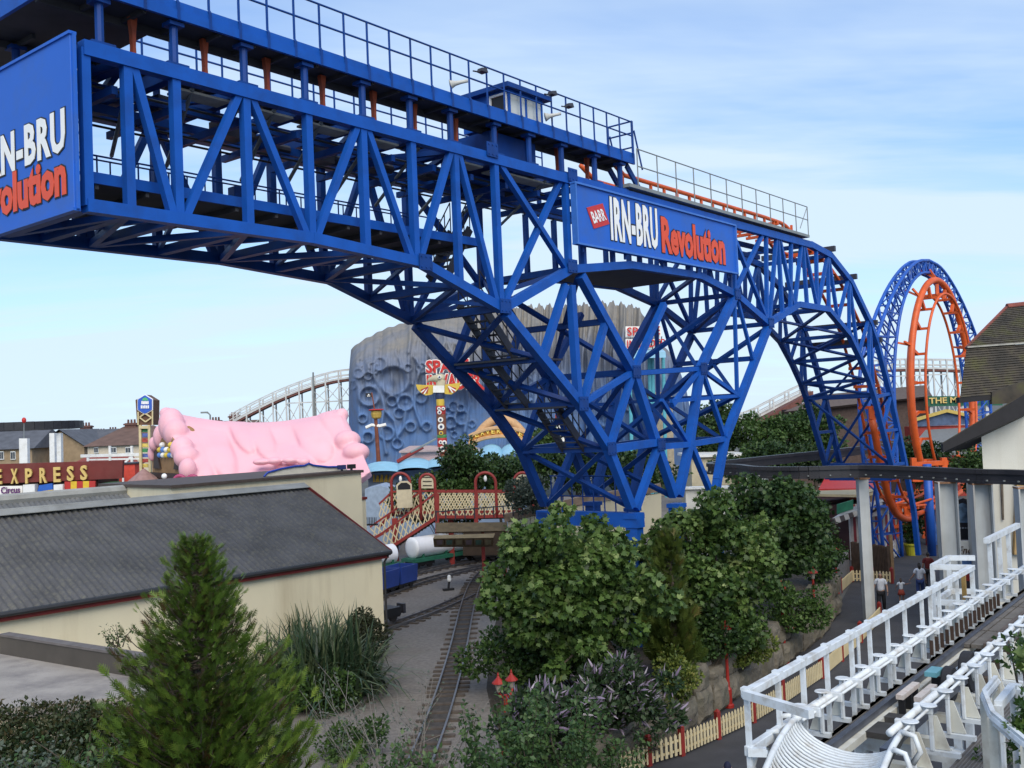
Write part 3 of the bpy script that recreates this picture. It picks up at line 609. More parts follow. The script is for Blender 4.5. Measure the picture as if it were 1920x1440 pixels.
# ------------------------------------------------------------------ rough stone retaining wall
STONE = M('rough_stone', (0.135, 0.118, 0.092), .95, .3, 2.5, dirt=(.07, .075, .05), dirt_amt=.7, dscale=1.4, bump=.8, bscale=9)
rw = thing('retaining_wall', 'low wall of rough stone blocks between the garden and the path', 'wall', RWL[2])
for a, b in zip(RWL[:-2], RWL[1:-1]):
    L = np.linalg.norm(b - a); n = max(1, int(L / 1.05))
    for k in range(n):
        for tier in range(2):
            t0, t1 = (k + .02 + .0 * tier) / n, (k + .97) / n
            p0 = a + (b - a) * t0; p1 = a + (b - a) * t1; d = (b - a) / L; nn = V3(d[1], -d[0], 0)
            dep = .12 * random.random() + (.10 if tier == 0 else 0)
            z0 = 0 if tier == 0 else .72 + random.uniform(-.08, .08); z1 = (.76 if tier == 0 else 1.35) + random.uniform(-.12, .22)
            nu, nv = 7, 6; pts = []
            for i in range(nu):
                for j in range(nv):
                    u, v = i / (nu - 1), j / (nv - 1); e = min(u, 1 - u, v, 1 - v)
                    bulge = dep + .16 * math.sqrt(max(0, min(1, e * 4))) + random.uniform(-.035, .035)
                    q = p0 + (p1 - p0) * u + nn * bulge; q = V3(q[0], q[1], z0 + (z1 - z0) * v + random.uniform(-.02, .02)); pts.append(q)
            m_ = MB().grid(pts, nu, nv)
            tp0 = [pts[i * nv + nv - 1] for i in range(nu)]; m_.add(tp0 + [q - nn * .7 for q in tp0], [(i, i + 1, nu + i + 1, nu + i) for i in range(nu - 1)])
            for i in (0, nu - 1):
                c_ = [pts[i * nv + j] for j in range(nv)]; m_.add(c_ + [q - nn * .5 for q in c_], [(j, j + 1, nv + j + 1, nv + j) for j in range(nv - 1)])
            m_.build('stone_block', STONE, rw, smooth=False)

# ------------------------------------------------------------------ picket fences along the path
CREAM = M('cream_paint', (0.60, 0.50, 0.30), .65, .10, 3.0, dirt=(.30, .22, .12), dirt_amt=.5, dscale=1.5)
REDP = M('red_oxide_paint', (0.22, 0.022, 0.016), .55, .15, 3.0)
def picket_fence(pts, lab, h=.62, gap=.15, group=None):
    r_ = thing('picket_fence', lab, 'fence', pts[0], group)
    for i, p in enumerate(pts):
        m_ = MB().box(p, (.13, .13, h + .14), random.uniform(.5, .7)); m_.lathe(p + V3(0, 0, h + .14), [(.09, 0), (.02, .07)], 4); m_.build('fence_post', REDP, r_)
    for a, b in zip(pts[:-1], pts[1:]):
        L = np.linalg.norm(b - a); d = (b - a) / L; n = max(2, int(L / gap)); nn = V3(-d[1], d[0], 0); m_ = MB()
        for z in (.17, h - .2): m_.bar(a + d * .08 + V3(0, 0, z), b - d * .08 + V3(0, 0, z), .03, .06)
        for k in range(n):
            c_ = a + d * (L * (k + .5) / n) - nn * .03; w_ = gap * .29; hh = h + random.uniform(-.01, .01)
            m_.prism([c_ - d * w_ + V3(0, 0, .06), c_ + d * w_ + V3(0, 0, .06), c_ + d * w_ + V3(0, 0, hh - .06), c_ + V3(0, 0, hh), c_ - d * w_ + V3(0, 0, hh - .06)], nn * -.02)
        m_.build('picket_panel', CREAM, r_)
fpx = [(1150, 1462), (1217, 1436), (1279, 1417), (1347, 1386), (1413, 1355), (1468, 1322), (1541, 1272), (1578, 1240), (1614, 1205), (1650, 1165)]
picket_fence([onz(x, y, 0) for x, y in fpx], 'cream picket fence with red posts along the right side of the path', group='picket fences beside the path')
picket_fence([onz(x, y, 0) for x, y in ((1527, 1163), (1551, 1136), (1576, 1112), (1598, 1091))], 'cream picket fence running up to the corner beneath the dark tree', group='picket fences beside the path')
picket_fence([onz(x, y, 0) for x, y in ((1598, 1091), (1636, 1092), (1673, 1094))], 'short cream picket fence crossing behind the tall pale post', group='picket fences beside the path')

# ------------------------------------------------------------------ red lamp posts
LRED = M('lamp_red', (0.27, 0.018, 0.012), .45, .12, 4.0)
LAMPG = M('lamp_glass', (0.30, 0.27, 0.22), .2, .1)
def lantern(m1, m2, c, k=1.0):
    m2.lathe(c, [(.07 * k, 0), (.13 * k, .22 * k)], 6)
    m1.lathe(c + V3(0, 0, .21 * k), [(a * k, b * k) for a, b in ((.21, 0), (.20, .03), (.13, .10), (.06, .17), (.03, .24), (.035, .27), (.012, .34))], 8)
    m2.lathe(c + V3(0, 0, -.05), [(.03, 0), (.08 * k, .05)], 6)
def lamp_post(base, h, lab, double=False):
    r_ = thing('lamp_post', lab, 'lamp post', base, 'red lamp posts along the path')
    m_ = MB().lathe(base, [(.16, 0), (.16, .08), (.11, .12), (.11, .55), (.06, .62), (.05, 1.0), (.045, h - .5)], 10)
    m1, m2 = MB(), MB(); top = base + V3(0, 0, h - .5)
    if double:
        for sg in (-1, 1):
            m_.tube([top - V3(0, 0, .12), top + V3(sg * .12, 0, .0), top + V3(sg * .17, sg * .1, .1)], .025, 6); lantern(m1, m2, top + V3(sg * .15, sg * .12, .14), .72)
            m1.build('lantern_cap', LRED, r_); m2.build('lantern_glass', LAMPG, r_); m1, m2 = MB(), MB()
    else: lantern(m1, m2, top + V3(0, 0, .05))
    m_.build('post', LRED, r_)
    if m1.f: m1.build('lantern_cap', LRED, r_); m2.build('lantern_glass', LAMPG, r_)
    return r_
lamp_post(onz(1367, 1326, 0), 2.62, 'red lamp post standing in front of the stone wall, nearest of the single ones')
lamp_post(onz(1472, 1244, 0), 2.85, 'red lamp post with a small striped flag board fixed at its middle')
lamp_post(onz(1530, 1197, 0), 2.8, 'red lamp post at the near end of the fence below the dark tree')
lamp_post(onz(1571, 1131, 0), 2.7, 'dark red lamp post half way up the fence left of the pale post')
b_ = atY(953, 1430, 23.5); lamp_post(V3(b_[0], b_[1], ZY), 9 - (1256 - 791) / FPX * 23.5 - ZY, 'red twin lantern lamp post among the lilac bushes', True)
fl = onz(1472, 1244, 0); q = fl + V3(.02, -.08, 1.0)
r_ = thing('flag_board', 'little red and white striped board on a short white post', 'board', q, None)
MB().bar(q + V3(0, 0, -.15), q + V3(0, 0, .42), .04).build('post', LETW, r_)
MB().bar(q + V3(.05, 0, .22), q + V3(.62, .05, .22), .03, .14).build('board', stripes('flag_stripe', (.6, .05, .04), (.75, .72, .68), .16, 0), r_)

# ------------------------------------------------------------------ miniature railway
RUSTR = M('rail_steel', (0.16, 0.155, 0.165), .38, .2, 3.0, metal=.6)
SLP = M('sleeper_wood', (0.075, 0.060, 0.050), .9, .3, 5.0)
def railway(px_pts, lab, sl_n=200, gauge=.56, sw=1.15, step=.5):
    C_ = spline([onz(x, y, ZY) for x, y in px_pts], 12); r_ = thing('railway_track', lab, 'railway track', C_[0], 'miniature railway tracks in the yard')
    T = [np.array(C_[min(i + 1, len(C_) - 1)]) - np.array(C_[max(i - 1, 0)]) for i in range(len(C_))]; T = [t / np.linalg.norm(t) for t in T]
    for sg in (-1, 1):
        m_ = MB(); pts = [c + V3(-t[1], t[0], 0) * sg * gauge / 2 for c, t in zip(C_, T)]
        m_.chain([p + V3(0, 0, .12) for p in pts], .05, .035); m_.chain([p + V3(0, 0, .075) for p in pts], .025, .07); m_.build('rail', RUSTR, r_)
    acc = step
    MB().grid([c + V3(-t[1], t[0], 0) * o_ + V3(0, 0, .014) for c, t in zip(C_, T) for o_ in (-.28, .28)], len(C_), 2).build('track_bed', M('dark_ballast', (.055, .05, .048), .95, .35, 6.0, bump=.6, bscale=30), r_)  # bed between the rails in a darker ballast tone
    for i in range(1, len(C_)):
        acc += np.linalg.norm(C_[i] - C_[i - 1])
        if acc >= step:
            acc = 0; n_ = V3(-T[i][1], T[i][0], 0); w_ = sw / 2 * random.uniform(.9, 1.1)
            MB().bar(C_[i] - n_ * w_ + V3(0, 0, .02), C_[i] + n_ * w_ + V3(0, 0, .02), .16, .06).build('sleeper', SLP, r_)
main = [(770, 1480), (799, 1410), (831, 1322), (858, 1226), (880, 1129), (898, 1088), (925, 1064), (965, 1050)]
railway(main, 'main miniature railway track curving away under the leafy tree', step=.42)
railway([(880, 1118), (850, 1132), (800, 1153), (730, 1178), (690, 1192)], 'branch track running left from the main line to the buffer', step=.45)
railway([(960, 1049), (910, 1064), (850, 1077), (790, 1093), (735, 1112), (690, 1128)], 'siding track beside the blue trucks', step=.45)
railway([(930, 1046), (860, 1059), (800, 1072), (740, 1087), (690, 1101)], 'siding track under the white tank wagons', step=.45)

# point lever beside the line
q = onz(841, 1107, ZY); r_ = thing('point_lever', 'small black point lever with a white weight beside the track', 'lever', q)
m_ = MB().box(q, (.5, .22, .1), .4); m_.tube([q + V3(0, 0, .1), q + V3(.05, 0, .42)], .05, 6); m_.build('lever_stand', BLACK, r_); MB().lathe(q + V3(.05, 0, .40), [(.06, 0), (.1, .06), (.08, .26), (.03, .3)], 8).build('lever_weight', LETW, r_)

# ------------------------------------------------------------------ wagons
TANKW = M('tank_white', (0.84, 0.86, 0.90), .4, .04, 2.0, dirt=(.45, .45, .45), dirt_amt=.5, dscale=1.0)
GREENF = M('green_frame', (0.02, 0.12, 0.075), .5, .15)
WHEEL = M('wheel_iron', (0.02, 0.018, 0.018), .6, .2)
def bogie(m_, c, d, n_):
    for k in (-.42, .42):
        for sg in (-1, 1):
            a = c + d * k + n_ * sg * .28 + V3(0, 0, .2); m_.tube([a - n_ * .04, a + n_ * .04], .2, 12)
    for sg in (-1, 1): m_.bar(c - d * .7 + n_ * sg * .36 + V3(0, 0, .26), c + d * .7 + n_ * sg * .36 + V3(0, 0, .26), .06, .16)
def tank_wagon(a, b, rad, lab, zc_, frame=True):
    d = b - a; L = np.linalg.norm(d); d = d / L; n_ = V3(-d[1], d[0], 0); r_ = thing('tank_wagon', lab, 'tank wagon', V3(*((a + b) / 2)[:2], ZY), 'white tank wagons on the siding')
    up = V3(0, 0, zc_)
    pr = [(-.10, .55), (-.06, .82), (.0, 1.0), (.03, 1.0), (.06, .985), (L - .06, .985), (L, 1.0), (L + .06, .82), (L + .10, .55)]
    m_ = MB().tube([a + d * x + up for x, _ in pr], [rad * k for _, k in pr], 28); m_.build('tank', TANKW, r_, smooth=True)
    m_ = MB().lathe((a + b) / 2 + up + V3(0, 0, rad - .06), [(.2, 0), (.2, .13), (.24, .14), (.24, .18), (.05, .2)], 14); m_.build('filler_cap', TANKW, r_)
    m_ = MB()
    for sg in (-1, 1): m_.bar(a - d * .35 + n_ * sg * .45 + V3(0, 0, .55), b + d * .35 + n_ * sg * .45 + V3(0, 0, .55), .1, .18)
    for k in (-.3, .0, L * .5, L, L + .3): m_.bar(a + d * k - n_ * .45 + V3(0, 0, .56), a + d * k + n_ * .45 + V3(0, 0, .56), .12, .14)
    m_.hexa([a - d * .3 - n_ * .44 + V3(0, 0, .63), b + d * .3 - n_ * .44 + V3(0, 0, .63), b + d * .3 + n_ * .44 + V3(0, 0, .63), a - d * .3 + n_ * .44 + V3(0, 0, .63)], [a - d * .3 - n_ * .44 + V3(0, 0, .66), b + d * .3 - n_ * .44 + V3(0, 0, .66), b + d * .3 + n_ * .44 + V3(0, 0, .66), a - d * .3 + n_ * .44 + V3(0, 0, .66)])
    m_.build('underframe', GREENF, r_)
    for k in (.35, L * .5, L - .35):
        m_ = MB(); c_ = a + d * k
        for sg in (-1, 1): m_.prism([c_ + n_ * sg * .15 + V3(0, 0, .66), c_ + n_ * sg * .42 + V3(0, 0, .66), c_ + n_ * sg * (rad * .82) + V3(0, 0, zc_ - rad * .4), c_ + n_ * sg * .3 + V3(0, 0, zc_ - rad * .8)], d * .14)
        m_.build('saddle', GREENF, r_)
    for k in (.5, L - .5):
        m_ = MB(); bogie(m_, a + d * k + V3(0, 0, .1), d, n_); m_.build('bogie', WHEEL, r_)
    return r_
ta = onz(774, 1070, ZY); tb = onz(872, 1053, ZY); dd = (tb - ta) / np.linalg.norm(tb - ta)
ta = V3(ta[0], ta[1], ZY) ; tb = ta + dd * 3.9
tank_wagon(ta, tb, .56, 'white tank wagon on a green frame, right of the shed corner', 1.18)
t2b = onz(737, 1078, ZY); dd2 = dd; tank_wagon(t2b - dd2 * 3.6, t2b, .50, 'white tank wagon mostly hidden behind the cream shed', 1.10)
TBL = M('truck_blue', (0.022, 0.055, 0.26), .5, .12, 2.0)
td = onz(850, 1077, ZY) - onz(735, 1112, ZY); td /= np.linalg.norm(td); tn = V3(-td[1], td[0], 0)
def truck(c, L, lab, col, group='blue tub trucks on the siding', hgt=.72):
    r_ = thing('tub_truck', lab, 'rail truck', c, group); m_ = MB()
    w_ = .48
    for sg in (-1, 1):
        m_.hexa([c - td * L / 2 + tn * sg * w_ + V3(0, 0, .42), c + td * L / 2 + tn * sg * w_ + V3(0, 0, .42), c + td * L / 2 + tn * sg * (w_ - .05) + V3(0, 0, .42), c - td * L / 2 + tn * sg * (w_ - .05) + V3(0, 0, .42)],
                [c - td * L / 2 + tn * sg * (w_ + .06) + V3(0, 0, .42 + hgt), c + td * L / 2 + tn * sg * (w_ + .06) + V3(0, 0, .42 + hgt), c + td * L / 2 + tn * sg * w_ + V3(0, 0, .42 + hgt), c - td * L / 2 + tn * sg * w_ + V3(0, 0, .42 + hgt)])
        m_.bar(c + td * sg * (L / 2 - .03) - tn * (w_ - .06) + V3(0, 0, .42 + hgt / 2), c + td * sg * (L / 2 - .03) + tn * (w_ - .06) + V3(0, 0, .42 + hgt / 2), .05, hgt)
    m_.hexa([c - td * L / 2 - tn * w_ + V3(0, 0, .38), c + td * L / 2 - tn * w_ + V3(0, 0, .38), c + td * L / 2 + tn * w_ + V3(0, 0, .38), c - td * L / 2 + tn * w_ + V3(0, 0, .38)], [c - td * L / 2 - tn * w_ + V3(0, 0, .43), c + td * L / 2 - tn * w_ + V3(0, 0, .43), c + td * L / 2 + tn * w_ + V3(0, 0, .43), c - td * L / 2 + tn * w_ + V3(0, 0, .43)])
    m_.build('tub', col, r_)
    MB().box(c + V3(0, 0, .6), (L * .9, .85, .12), math.atan2(td[1], td[0])).build('load', M('coal_load', (.05, .04, .035), .9, .3), r_)
    m_ = MB(); bogie(m_, c + V3(0, 0, .1), td, tn); m_.build('wheelset', WHEEL, r_)
k0 = onz(752, 1106, ZY)
truck(k0, 1.35, 'blue tub truck standing clear of the shed corner', TBL); truck(k0 - td * 1.55, 1.35, 'blue tub truck half behind the shed corner', TBL)
q = onz(735, 1168, ZY); d_ = onz(800, 1153, ZY) - q; d_ /= np.linalg.norm(d_); n_ = V3(-d_[1], d_[0], 0)
r_ = thing('flat_wagon', 'low black wagon end with buffer poking out from behind the shed', 'wagon', q)
m_ = MB().bar(q - d_ * 2.6 + V3(0, 0, .5), q + d_ * .1 + V3(0, 0, .5), .9, .3); m_.build('chassis', BLACK, r_)
m_ = MB().bar(q + d_ * .1 + V3(0, 0, .5), q + d_ * .55 + V3(0, 0, .5), .16, .2); m_.box(q + d_ * .5 + V3(0, 0, .32), (.12, .4, .36), math.atan2(d_[1], d_[0])); m_.build('buffer', DARKM, r_)
m_ = MB(); bogie(m_, q - d_ * .6 + V3(0, 0, .1), d_, n_); m_.build('wheelset', WHEEL, r_)
# red wagon under the station canopy
q = onz(938, 1050, ZY); REDW = M('wagon_red', (.30, .02, .012), .4, .1)
r_ = thing('red_locomotive', 'red engine standing in the shade under the brown canopy', 'locomotive', q)
m_ = MB().tube([q + V3(-1.6, -.4, .95), q + V3(1.2, .5, .95)], .42, 16); m_.build('boiler', REDW, r_, smooth=True)
m_ = MB().bar(q + V3(-1.7, -.45, .5), q + V3(1.9, .75, .5), .9, .25); m_.build('underframe', BLACK, r_)
m_ = MB(); bogie(m_, q + V3(-.9, -.25, .1), V3(.94, .34, 0), V3(-.34, .94, 0)); bogie(m_, q + V3(.9, .3, .1), V3(.94, .34, 0), V3(-.34, .94, 0)); m_.build('wheelset', WHEEL, r_)
MB().box(q + V3(1.5, .6, .6), (.9, .9, 1.0), .35).build('cab', REDW, r_, bevel=.04)

# ------------------------------------------------------------------ the long cream shed with corrugated roof
CREAMW = M('cream_render', (0.72, 0.64, 0.45), .85, .05, .6, dirt=(.42, .33, .20), dirt_amt=.6, dscale=.9, streak=True, bump=.15, bscale=25)
ROOFG = M('corrugated_cement', (0.092, 0.090, 0.092), .85, .22, 1.0, dirt=(.19, .18, .13), dirt_amt=.75, dscale=7.0, bump=.5, bscale=22)
LEADG = M('ridge_cap', (0.30, 0.30, 0.28), .8, .15, 1.5, dirt=(.14, .13, .11), dirt_amt=.6)
GUT = M('gutter_black', (0.03, 0.03, 0.032), .5, .1)
BARGE = M('barge_red', (0.16, 0.018, 0.014), .6, .15)
SCc = onz(722, 1215, ZY); _e1 = atY(720, 1027, SCc[1]); ZE = _e1[2]; _e0 = onz(0, 1139, ZE)
SDv = (_e1 - _e0); SDv[2] = 0; SDv /= np.linalg.norm(SDv); SNv = V3(-SDv[1], SDv[0], 0)
_ap = onplane(565, 913, SCc, SDv); HW = float(np.dot(_ap - SCc, SNv)); ZR = float(_ap[2]); SL = 26.0
def Sp(l, o, z): return V3(SCc[0], SCc[1], 0) - SDv * l + SNv * o + V3(0, 0, z)     # l metres back along the shed
shed = thing('railway_shed', 'long cream shed with grey corrugated roof in the foreground left', 'shed', Sp(SL / 2, HW, ZY))
def slab(pts, t, nm, mt, par): return MB().prism(pts, t).build(nm, mt, par)
slab([Sp(0, 0, ZY - .05), Sp(SL, 0, ZY - .05), Sp(SL, 0, ZE), Sp(0, 0, ZE)], SNv * .25, 'wall', CREAMW, shed)
slab([Sp(0, .25, ZY - .05), Sp(0, 2 * HW, ZY - .05), Sp(0, 2 * HW, ZE), Sp(0, HW, ZR - .1), Sp(0, .25, ZE)], -SDv * .25, 'wall', CREAMW, shed)
slab([Sp(.25, 2 * HW - .25, ZY - .05), Sp(SL, 2 * HW - .25, ZY - .05), Sp(SL, 2 * HW - .25, ZE), Sp(.25, 2 * HW - .25, ZE)], SNv * .25, 'wall', CREAMW, shed)
def corrugated(l0, l1, o0, z0, o1, z1, per=.20, amp=.035, rows=7):
    n = int((l1 - l0) / per * 4); pts = []
    for i in range(n + 1):
        l = l0 + (l1 - l0) * i / n; a = amp * math.sin(2 * PI * l / per)
        for j in range(rows):
            t = j / (rows - 1); step = .02 * math.floor(t * 2.99)
            pts.append(Sp(l, o0 + (o1 - o0) * t, z0 + (z1 - z0) * t + a + .05 - step))
    return MB().grid(pts, n + 1, rows)
oh = .32; zo = ZE - (ZR - ZE) / HW * oh
corrugated(-.12, SL, -oh, zo, HW, ZR).build('roof', ROOFG, shed, smooth=True)
corrugated(-.12, SL, 2 * HW + oh, zo, HW, ZR).build('roof', ROOFG, shed, smooth=True)
rc = MB(); rc.tube([Sp(-.14, HW, ZR + .07), Sp(SL, HW, ZR + .07)], .09, 8)
for sg in (-1, 1): rc.hexa([Sp(-.14, HW, ZR + .13), Sp(SL, HW, ZR + .13), Sp(SL, HW + sg * .34, ZR - .02), Sp(-.14, HW + sg * .34, ZR - .02)], [Sp(-.14, HW, ZR + .15), Sp(SL, HW, ZR + .15), Sp(SL, HW + sg * .34, ZR + .0), Sp(-.14, HW + sg * .34, ZR + .0)])
rc.build('ridge_cap', LEADG, shed)
MB().bar(Sp(-.12, -oh + .1, zo - .12), Sp(SL, -oh + .1, zo - .12), .05, .16).build('fascia', BARGE, shed)
g = MB()
for a_, b_ in ((0, PI / 5),) : pass
g.tube([Sp(-.14, -oh - .03, zo + .0), Sp(SL, -oh - .03, zo + .0)], .075, 8); g.build('gutter', GUT, shed)
for sg in (-1, 1):
    MB().bar(Sp(-.15, HW + sg * HW + sg * oh, zo - .02), Sp(-.15, HW, ZR + .02), .05, .2).build('barge_board', BARGE, shed)
g = MB().tube([Sp(-.06, -oh, zo - .05), Sp(-.06, -.06, zo - .35), Sp(-.06, -.06, ZY)], .04, 6)
g.build('downpipe', GUT, shed)

# second corrugated roof behind the ridge, left
sh2 = thing('rear_shed', 'grey corrugated roof showing behind the ridge of the cream shed', 'shed', Sp(17, 13.5, ZY))
_r2 = onplane(300, 917, Sp(0, 2 * HW + 4.2, 0), SNv); z2r = _r2[2]; l_end = float(np.dot(Sp(0, 0, 0) - _r2, SDv))
corrugated(l_end, l_end + 22, 2 * HW + .4, z2r - 1.75, 2 * HW + 4.2, z2r).build('roof', M('corrugated_old', (.12, .125, .13), .85, .2, 1.0, dirt=(.22, .21, .19), dirt_amt=.5, dscale=2.0), sh2, smooth=True)
corrugated(l_end, l_end + 22, 2 * HW + 8.0, z2r - 1.75, 2 * HW + 4.2, z2r).build('roof', MATS['corrugated_old'], sh2, smooth=True)
MB().tube([Sp(l_end, 2 * HW + 4.2, z2r + .08), Sp(l_end + 22, 2 * HW + 4.2, z2r + .08)], .22, 8).build('ridge_cap', LEADG, sh2)
slab([Sp(l_end + .2, 2 * HW + .6, ZY), Sp(l_end + 22, 2 * HW + .6, ZY), Sp(l_end + 22, 2 * HW + .6, z2r - 1.75), Sp(l_end + .2, 2 * HW + .6, z2r - 1.75)], SNv * .2, 'wall', CREAMW, sh2)
slab([Sp(l_end + .2, 2 * HW + .8, ZY), Sp(l_end + .2, 2 * HW + 7.7, ZY), Sp(l_end + .2, 2 * HW + 7.7, z2r - 1.75), Sp(l_end + .2, 2 * HW + 4.2, z2r - .05), Sp(l_end + .2, 2 * HW + .8, z2r - 1.75)], -SDv * .2, 'wall', CREAMW, sh2)

# taller cream block with a dark parapet behind the shed
_b = onplane(677, 886, Sp(0, HW * 2 + .35, 0), SNv); zb1 = _b[2]; lb0 = float(np.dot(Sp(0, 0, 0) - _b, SDv)); ob = 2 * HW + .35
_bl = onplane(322, 921, Sp(0, ob, 0), SNv); lb1 = float(np.dot(Sp(0, 0, 0) - _bl, SDv))
blk = thing('cream_block', 'plain cream block with dark flat roof edge behind the corrugated shed', 'building', Sp((lb0 + lb1) / 2, ob + 3, ZY))
slab([Sp(lb0, ob, ZY), Sp(lb1, ob, ZY), Sp(lb1, ob, zb1), Sp(lb0, ob, zb1)], SNv * 6, 'wall', CREAMW, blk)
slab([Sp(lb0 - .08, ob - .1, zb1), Sp(lb1 + .08, ob - .1, zb1), Sp(lb1 + .08, ob + 6.1, zb1), Sp(lb0 - .08, ob + 6.1, zb1)], V3(0, 0, .12), 'parapet', M('parapet_brown', (.075, .055, .045), .7, .2), blk)
slab([Sp(lb0 + .02, ob + 1.2, ZY), Sp(lb0 + .02, ob + 5, ZY), Sp(lb0 + .02, ob + 5, zb1 - 1.35), Sp(lb0 + .02, ob + 1.2, zb1 - 1.35)], SDv * 1.2, 'side_annex', CREAMW, blk)
slab([Sp(lb0 - 1.24, ob + 1.15, zb1 - 1.35), Sp(lb0 - 1.24, ob + 5.05, zb1 - 1.35), Sp(lb0 + .0, ob + 5.05, zb1 - 1.35), Sp(lb0 + .0, ob + 1.15, zb1 - 1.35)], V3(0, 0, .12), 'annex_coping', BARGE, blk)
# cut-out name board lying on the block's roof edge, seen from behind
bd = thing('name_board', 'cream board with a wavy blue edge along the roof of the cream block', 'sign', Sp(lb0 + 3.2, ob + .6, zb1 + .12))
poly = [(.3, .02), (4.8, .02), (4.6, .18), (3.9, .30), (3.2, .36), (2.7, .36), (2.45, .44), (2.2, .34), (1.4, .22), (.5, .18)]
MB().prism([Sp(lb0 + x, ob + .6, zb1 + .12 + z) for x, z in poly], SNv * .06).build('board', M('board_cream', (.62, .58, .48), .7, .1), bd)
MB().tube([Sp(lb0 + x, ob + .58, zb1 + .12 + z) for x, z in poly[1:]], .045, 5).build('board_edge', M('edge_blue', (.02, .06, .35), .5), bd)
for lx in (.35, .9): 
    r_ = thing('floodlight', 'black floodlight tipped up at the right end of the cream block roof' if lx < .5 else 'dark blue floodlight box beside the wavy edged board', 'floodlight', Sp(lb0 + lx, ob + .25, zb1 + .12), 'floodlights on the cream block')
    MB().box(Sp(lb0 + lx, ob + .25, zb1 + .2), (.36, .2, .2), .5).build('lamp_head', BLACK if lx < .5 else M('navy', (.02, .03, .12), .5), r_); MB().box(Sp(lb0 + lx, ob + .25, zb1 + .12), (.1, .1, .09), .3).build('foot', DARKM, r_)

# ------------------------------------------------------------------ flat roofed store, lower left
ZF_ = 4.15; fa = [onz(8, 1224, ZF_), onz(262, 1268, ZF_), onz(255, 1290, ZF_), onz(95, 1325, ZF_), onz(-160, 1400, ZF_), onz(-160, 1260, ZF_)]
fr_ = thing('flat_roofed_store', 'low building with pale felt roof and dark upstand beside the hedge', 'building', V3(*fa[0][:2], ZY))
FELT = M('roof_felt', (0.30, 0.275, 0.25), .9, .15, .8, dirt=(.10, .09, .10), dirt_amt=.8, dscale=.9, bump=.3, bscale=30)
hull = [onz(-160, 1250, ZF_), fa[0], fa[1], onz(330, 1296, ZF_), onz(-160, 1345, ZF_)]
MB().prism([q - V3(0, 0, .0) for q in hull], (0, 0, -.2)).build('roof', FELT, fr_)
ins = [q * V3(1, 1, 0) for q in hull]; cen = sum(ins) / len(ins)
MB().prism([cen + (q - cen) * .97 + V3(0, 0, ZY) for q in ins], (0, 0, ZF_ - .21 - ZY)).build('wall', CREAMW, fr_)
up_ = M('upstand_felt', (.075, .065, .055), .85, .2, 1.2)
dirU = fa[1] - fa[0]; dirU /= np.linalg.norm(dirU)
MB().bar(fa[0] + V3(0, 0, .20), fa[1] + dirU * 2 + V3(0, 0, .20), .22, .42).build('upstand', up_, fr_)
MB().bar(fa[0] + V3(0, 0, .43), fa[1] + dirU * 2 + V3(0, 0, .43), .26, .05).build('coping', M('coping_grey', (.13, .115, .11), .8, .2), fr_)

# ------------------------------------------------------------------ footbridge with lattice sides
FB = 54.0; LAT = M('lattice_cream', (0.62, 0.52, 0.32), .6, .08, 3.0); FRED = M('footbridge_red', (0.25, 0.030, 0.025), .5, .15, 3.0)
fb = thing('footbridge', 'red footbridge with cream lattice sides and arched posts over the railway', 'footbridge', V3(*atY(850, 970, FB)[:2], ZY))
def lattice(a, b, c, d, nm='lattice_panel', step=.29):     # a,b lower left/right; d,c upper left/right
    m_ = MB(); w_ = np.linalg.norm(b - a); n = int(w_ / step); nrm = np.cross(b - a, d - a); nrm /= np.linalg.norm(nrm)
    def pt(u, v): return a + (b - a) * u + (d - a) * v * (1 - u) + (c - b) * v * u
    H_ = np.linalg.norm(d - a); run = H_ / w_ * .55
    for k in range(-int(run * n) - 2, n + int(run * n) + 3):
        for sg in (-1, 1):
            u0, u1 = (k / n, k / n + sg * run); v0, v1 = 0.0, 1.0
            lo_, hi_ = 0.0, 1.0
            if abs(u1 - u0) > 1e-9:
                ts = sorted(((0 - u0) / (u1 - u0), (1 - u0) / (u1 - u0))); lo_, hi_ = max(0, ts[0]), min(1, ts[1])
            if hi_ - lo_ < .03: continue
            m_.bar(pt(u0 + (u1 - u0) * lo_, lo_) + nrm * sg * .012, pt(u0 + (u1 - u0) * hi_, hi_) + nrm * sg * .012, .058, .02, nrm)
    m_.build(nm, LAT, fb)
    fr2 = MB(); fr2.bar(a, b, .14, .16); fr2.bar(d, c, .10, .10); fr2.build('panel_rail', FRED, fb)
fY = lambda px, py, dy=0: atY(px, py, FB + dy)
lattice(fY(820, 969), fY(893, 969), fY(893, 922), fY(820, 922)); lattice(fY(893, 969), fY(975, 966), fY(975, 923), fY(893, 922))
lattice(fY(820, 961, 2.2), fY(975, 959, 2.2), fY(975, 920, 2.2), fY(735, 921, 2.2) * 0 + fY(820, 920, 2.2))
lattice(fY(735, 962, 2.2), fY(820, 961, 2.2), fY(820, 920, 2.2), fY(735, 922, 2.2))
lattice(fY(722, 1033), fY(820, 969), fY(820, 922), fY(716, 1000))
lattice(fY(700, 1010, 1.9), fY(790, 958, 1.9), fY(790, 921, 1.9), fY(694, 988, 1.9))
lattice(fY(711, 988, 2.4), fY(735, 962, 2.4), fY(735, 922, 2.4), fY(711, 945, 2.4))
m_ = MB()
n = 16
for k in range(n):
    u = (k + .5) / n; a_ = fY(724, 1036) * (1 - u) + fY(818, 974) * u; b_ = a_ + V3(0, 1.9, 0); m_.bar(a_ + V3(.0, .05, 0), b_, .34, .05)
m_.build('stair_treads', SLP, fb)
m_ = MB().hexa([fY(818, 975), fY(980, 972), fY(980, 972) + V3(0, 2.2, 0), fY(735, 968, 2.2)], [fY(818, 971), fY(980, 968), fY(980, 968) + V3(0, 2.2, 0), fY(735, 964, 2.2)]); m_.build('bridge_deck', SLP, fb)
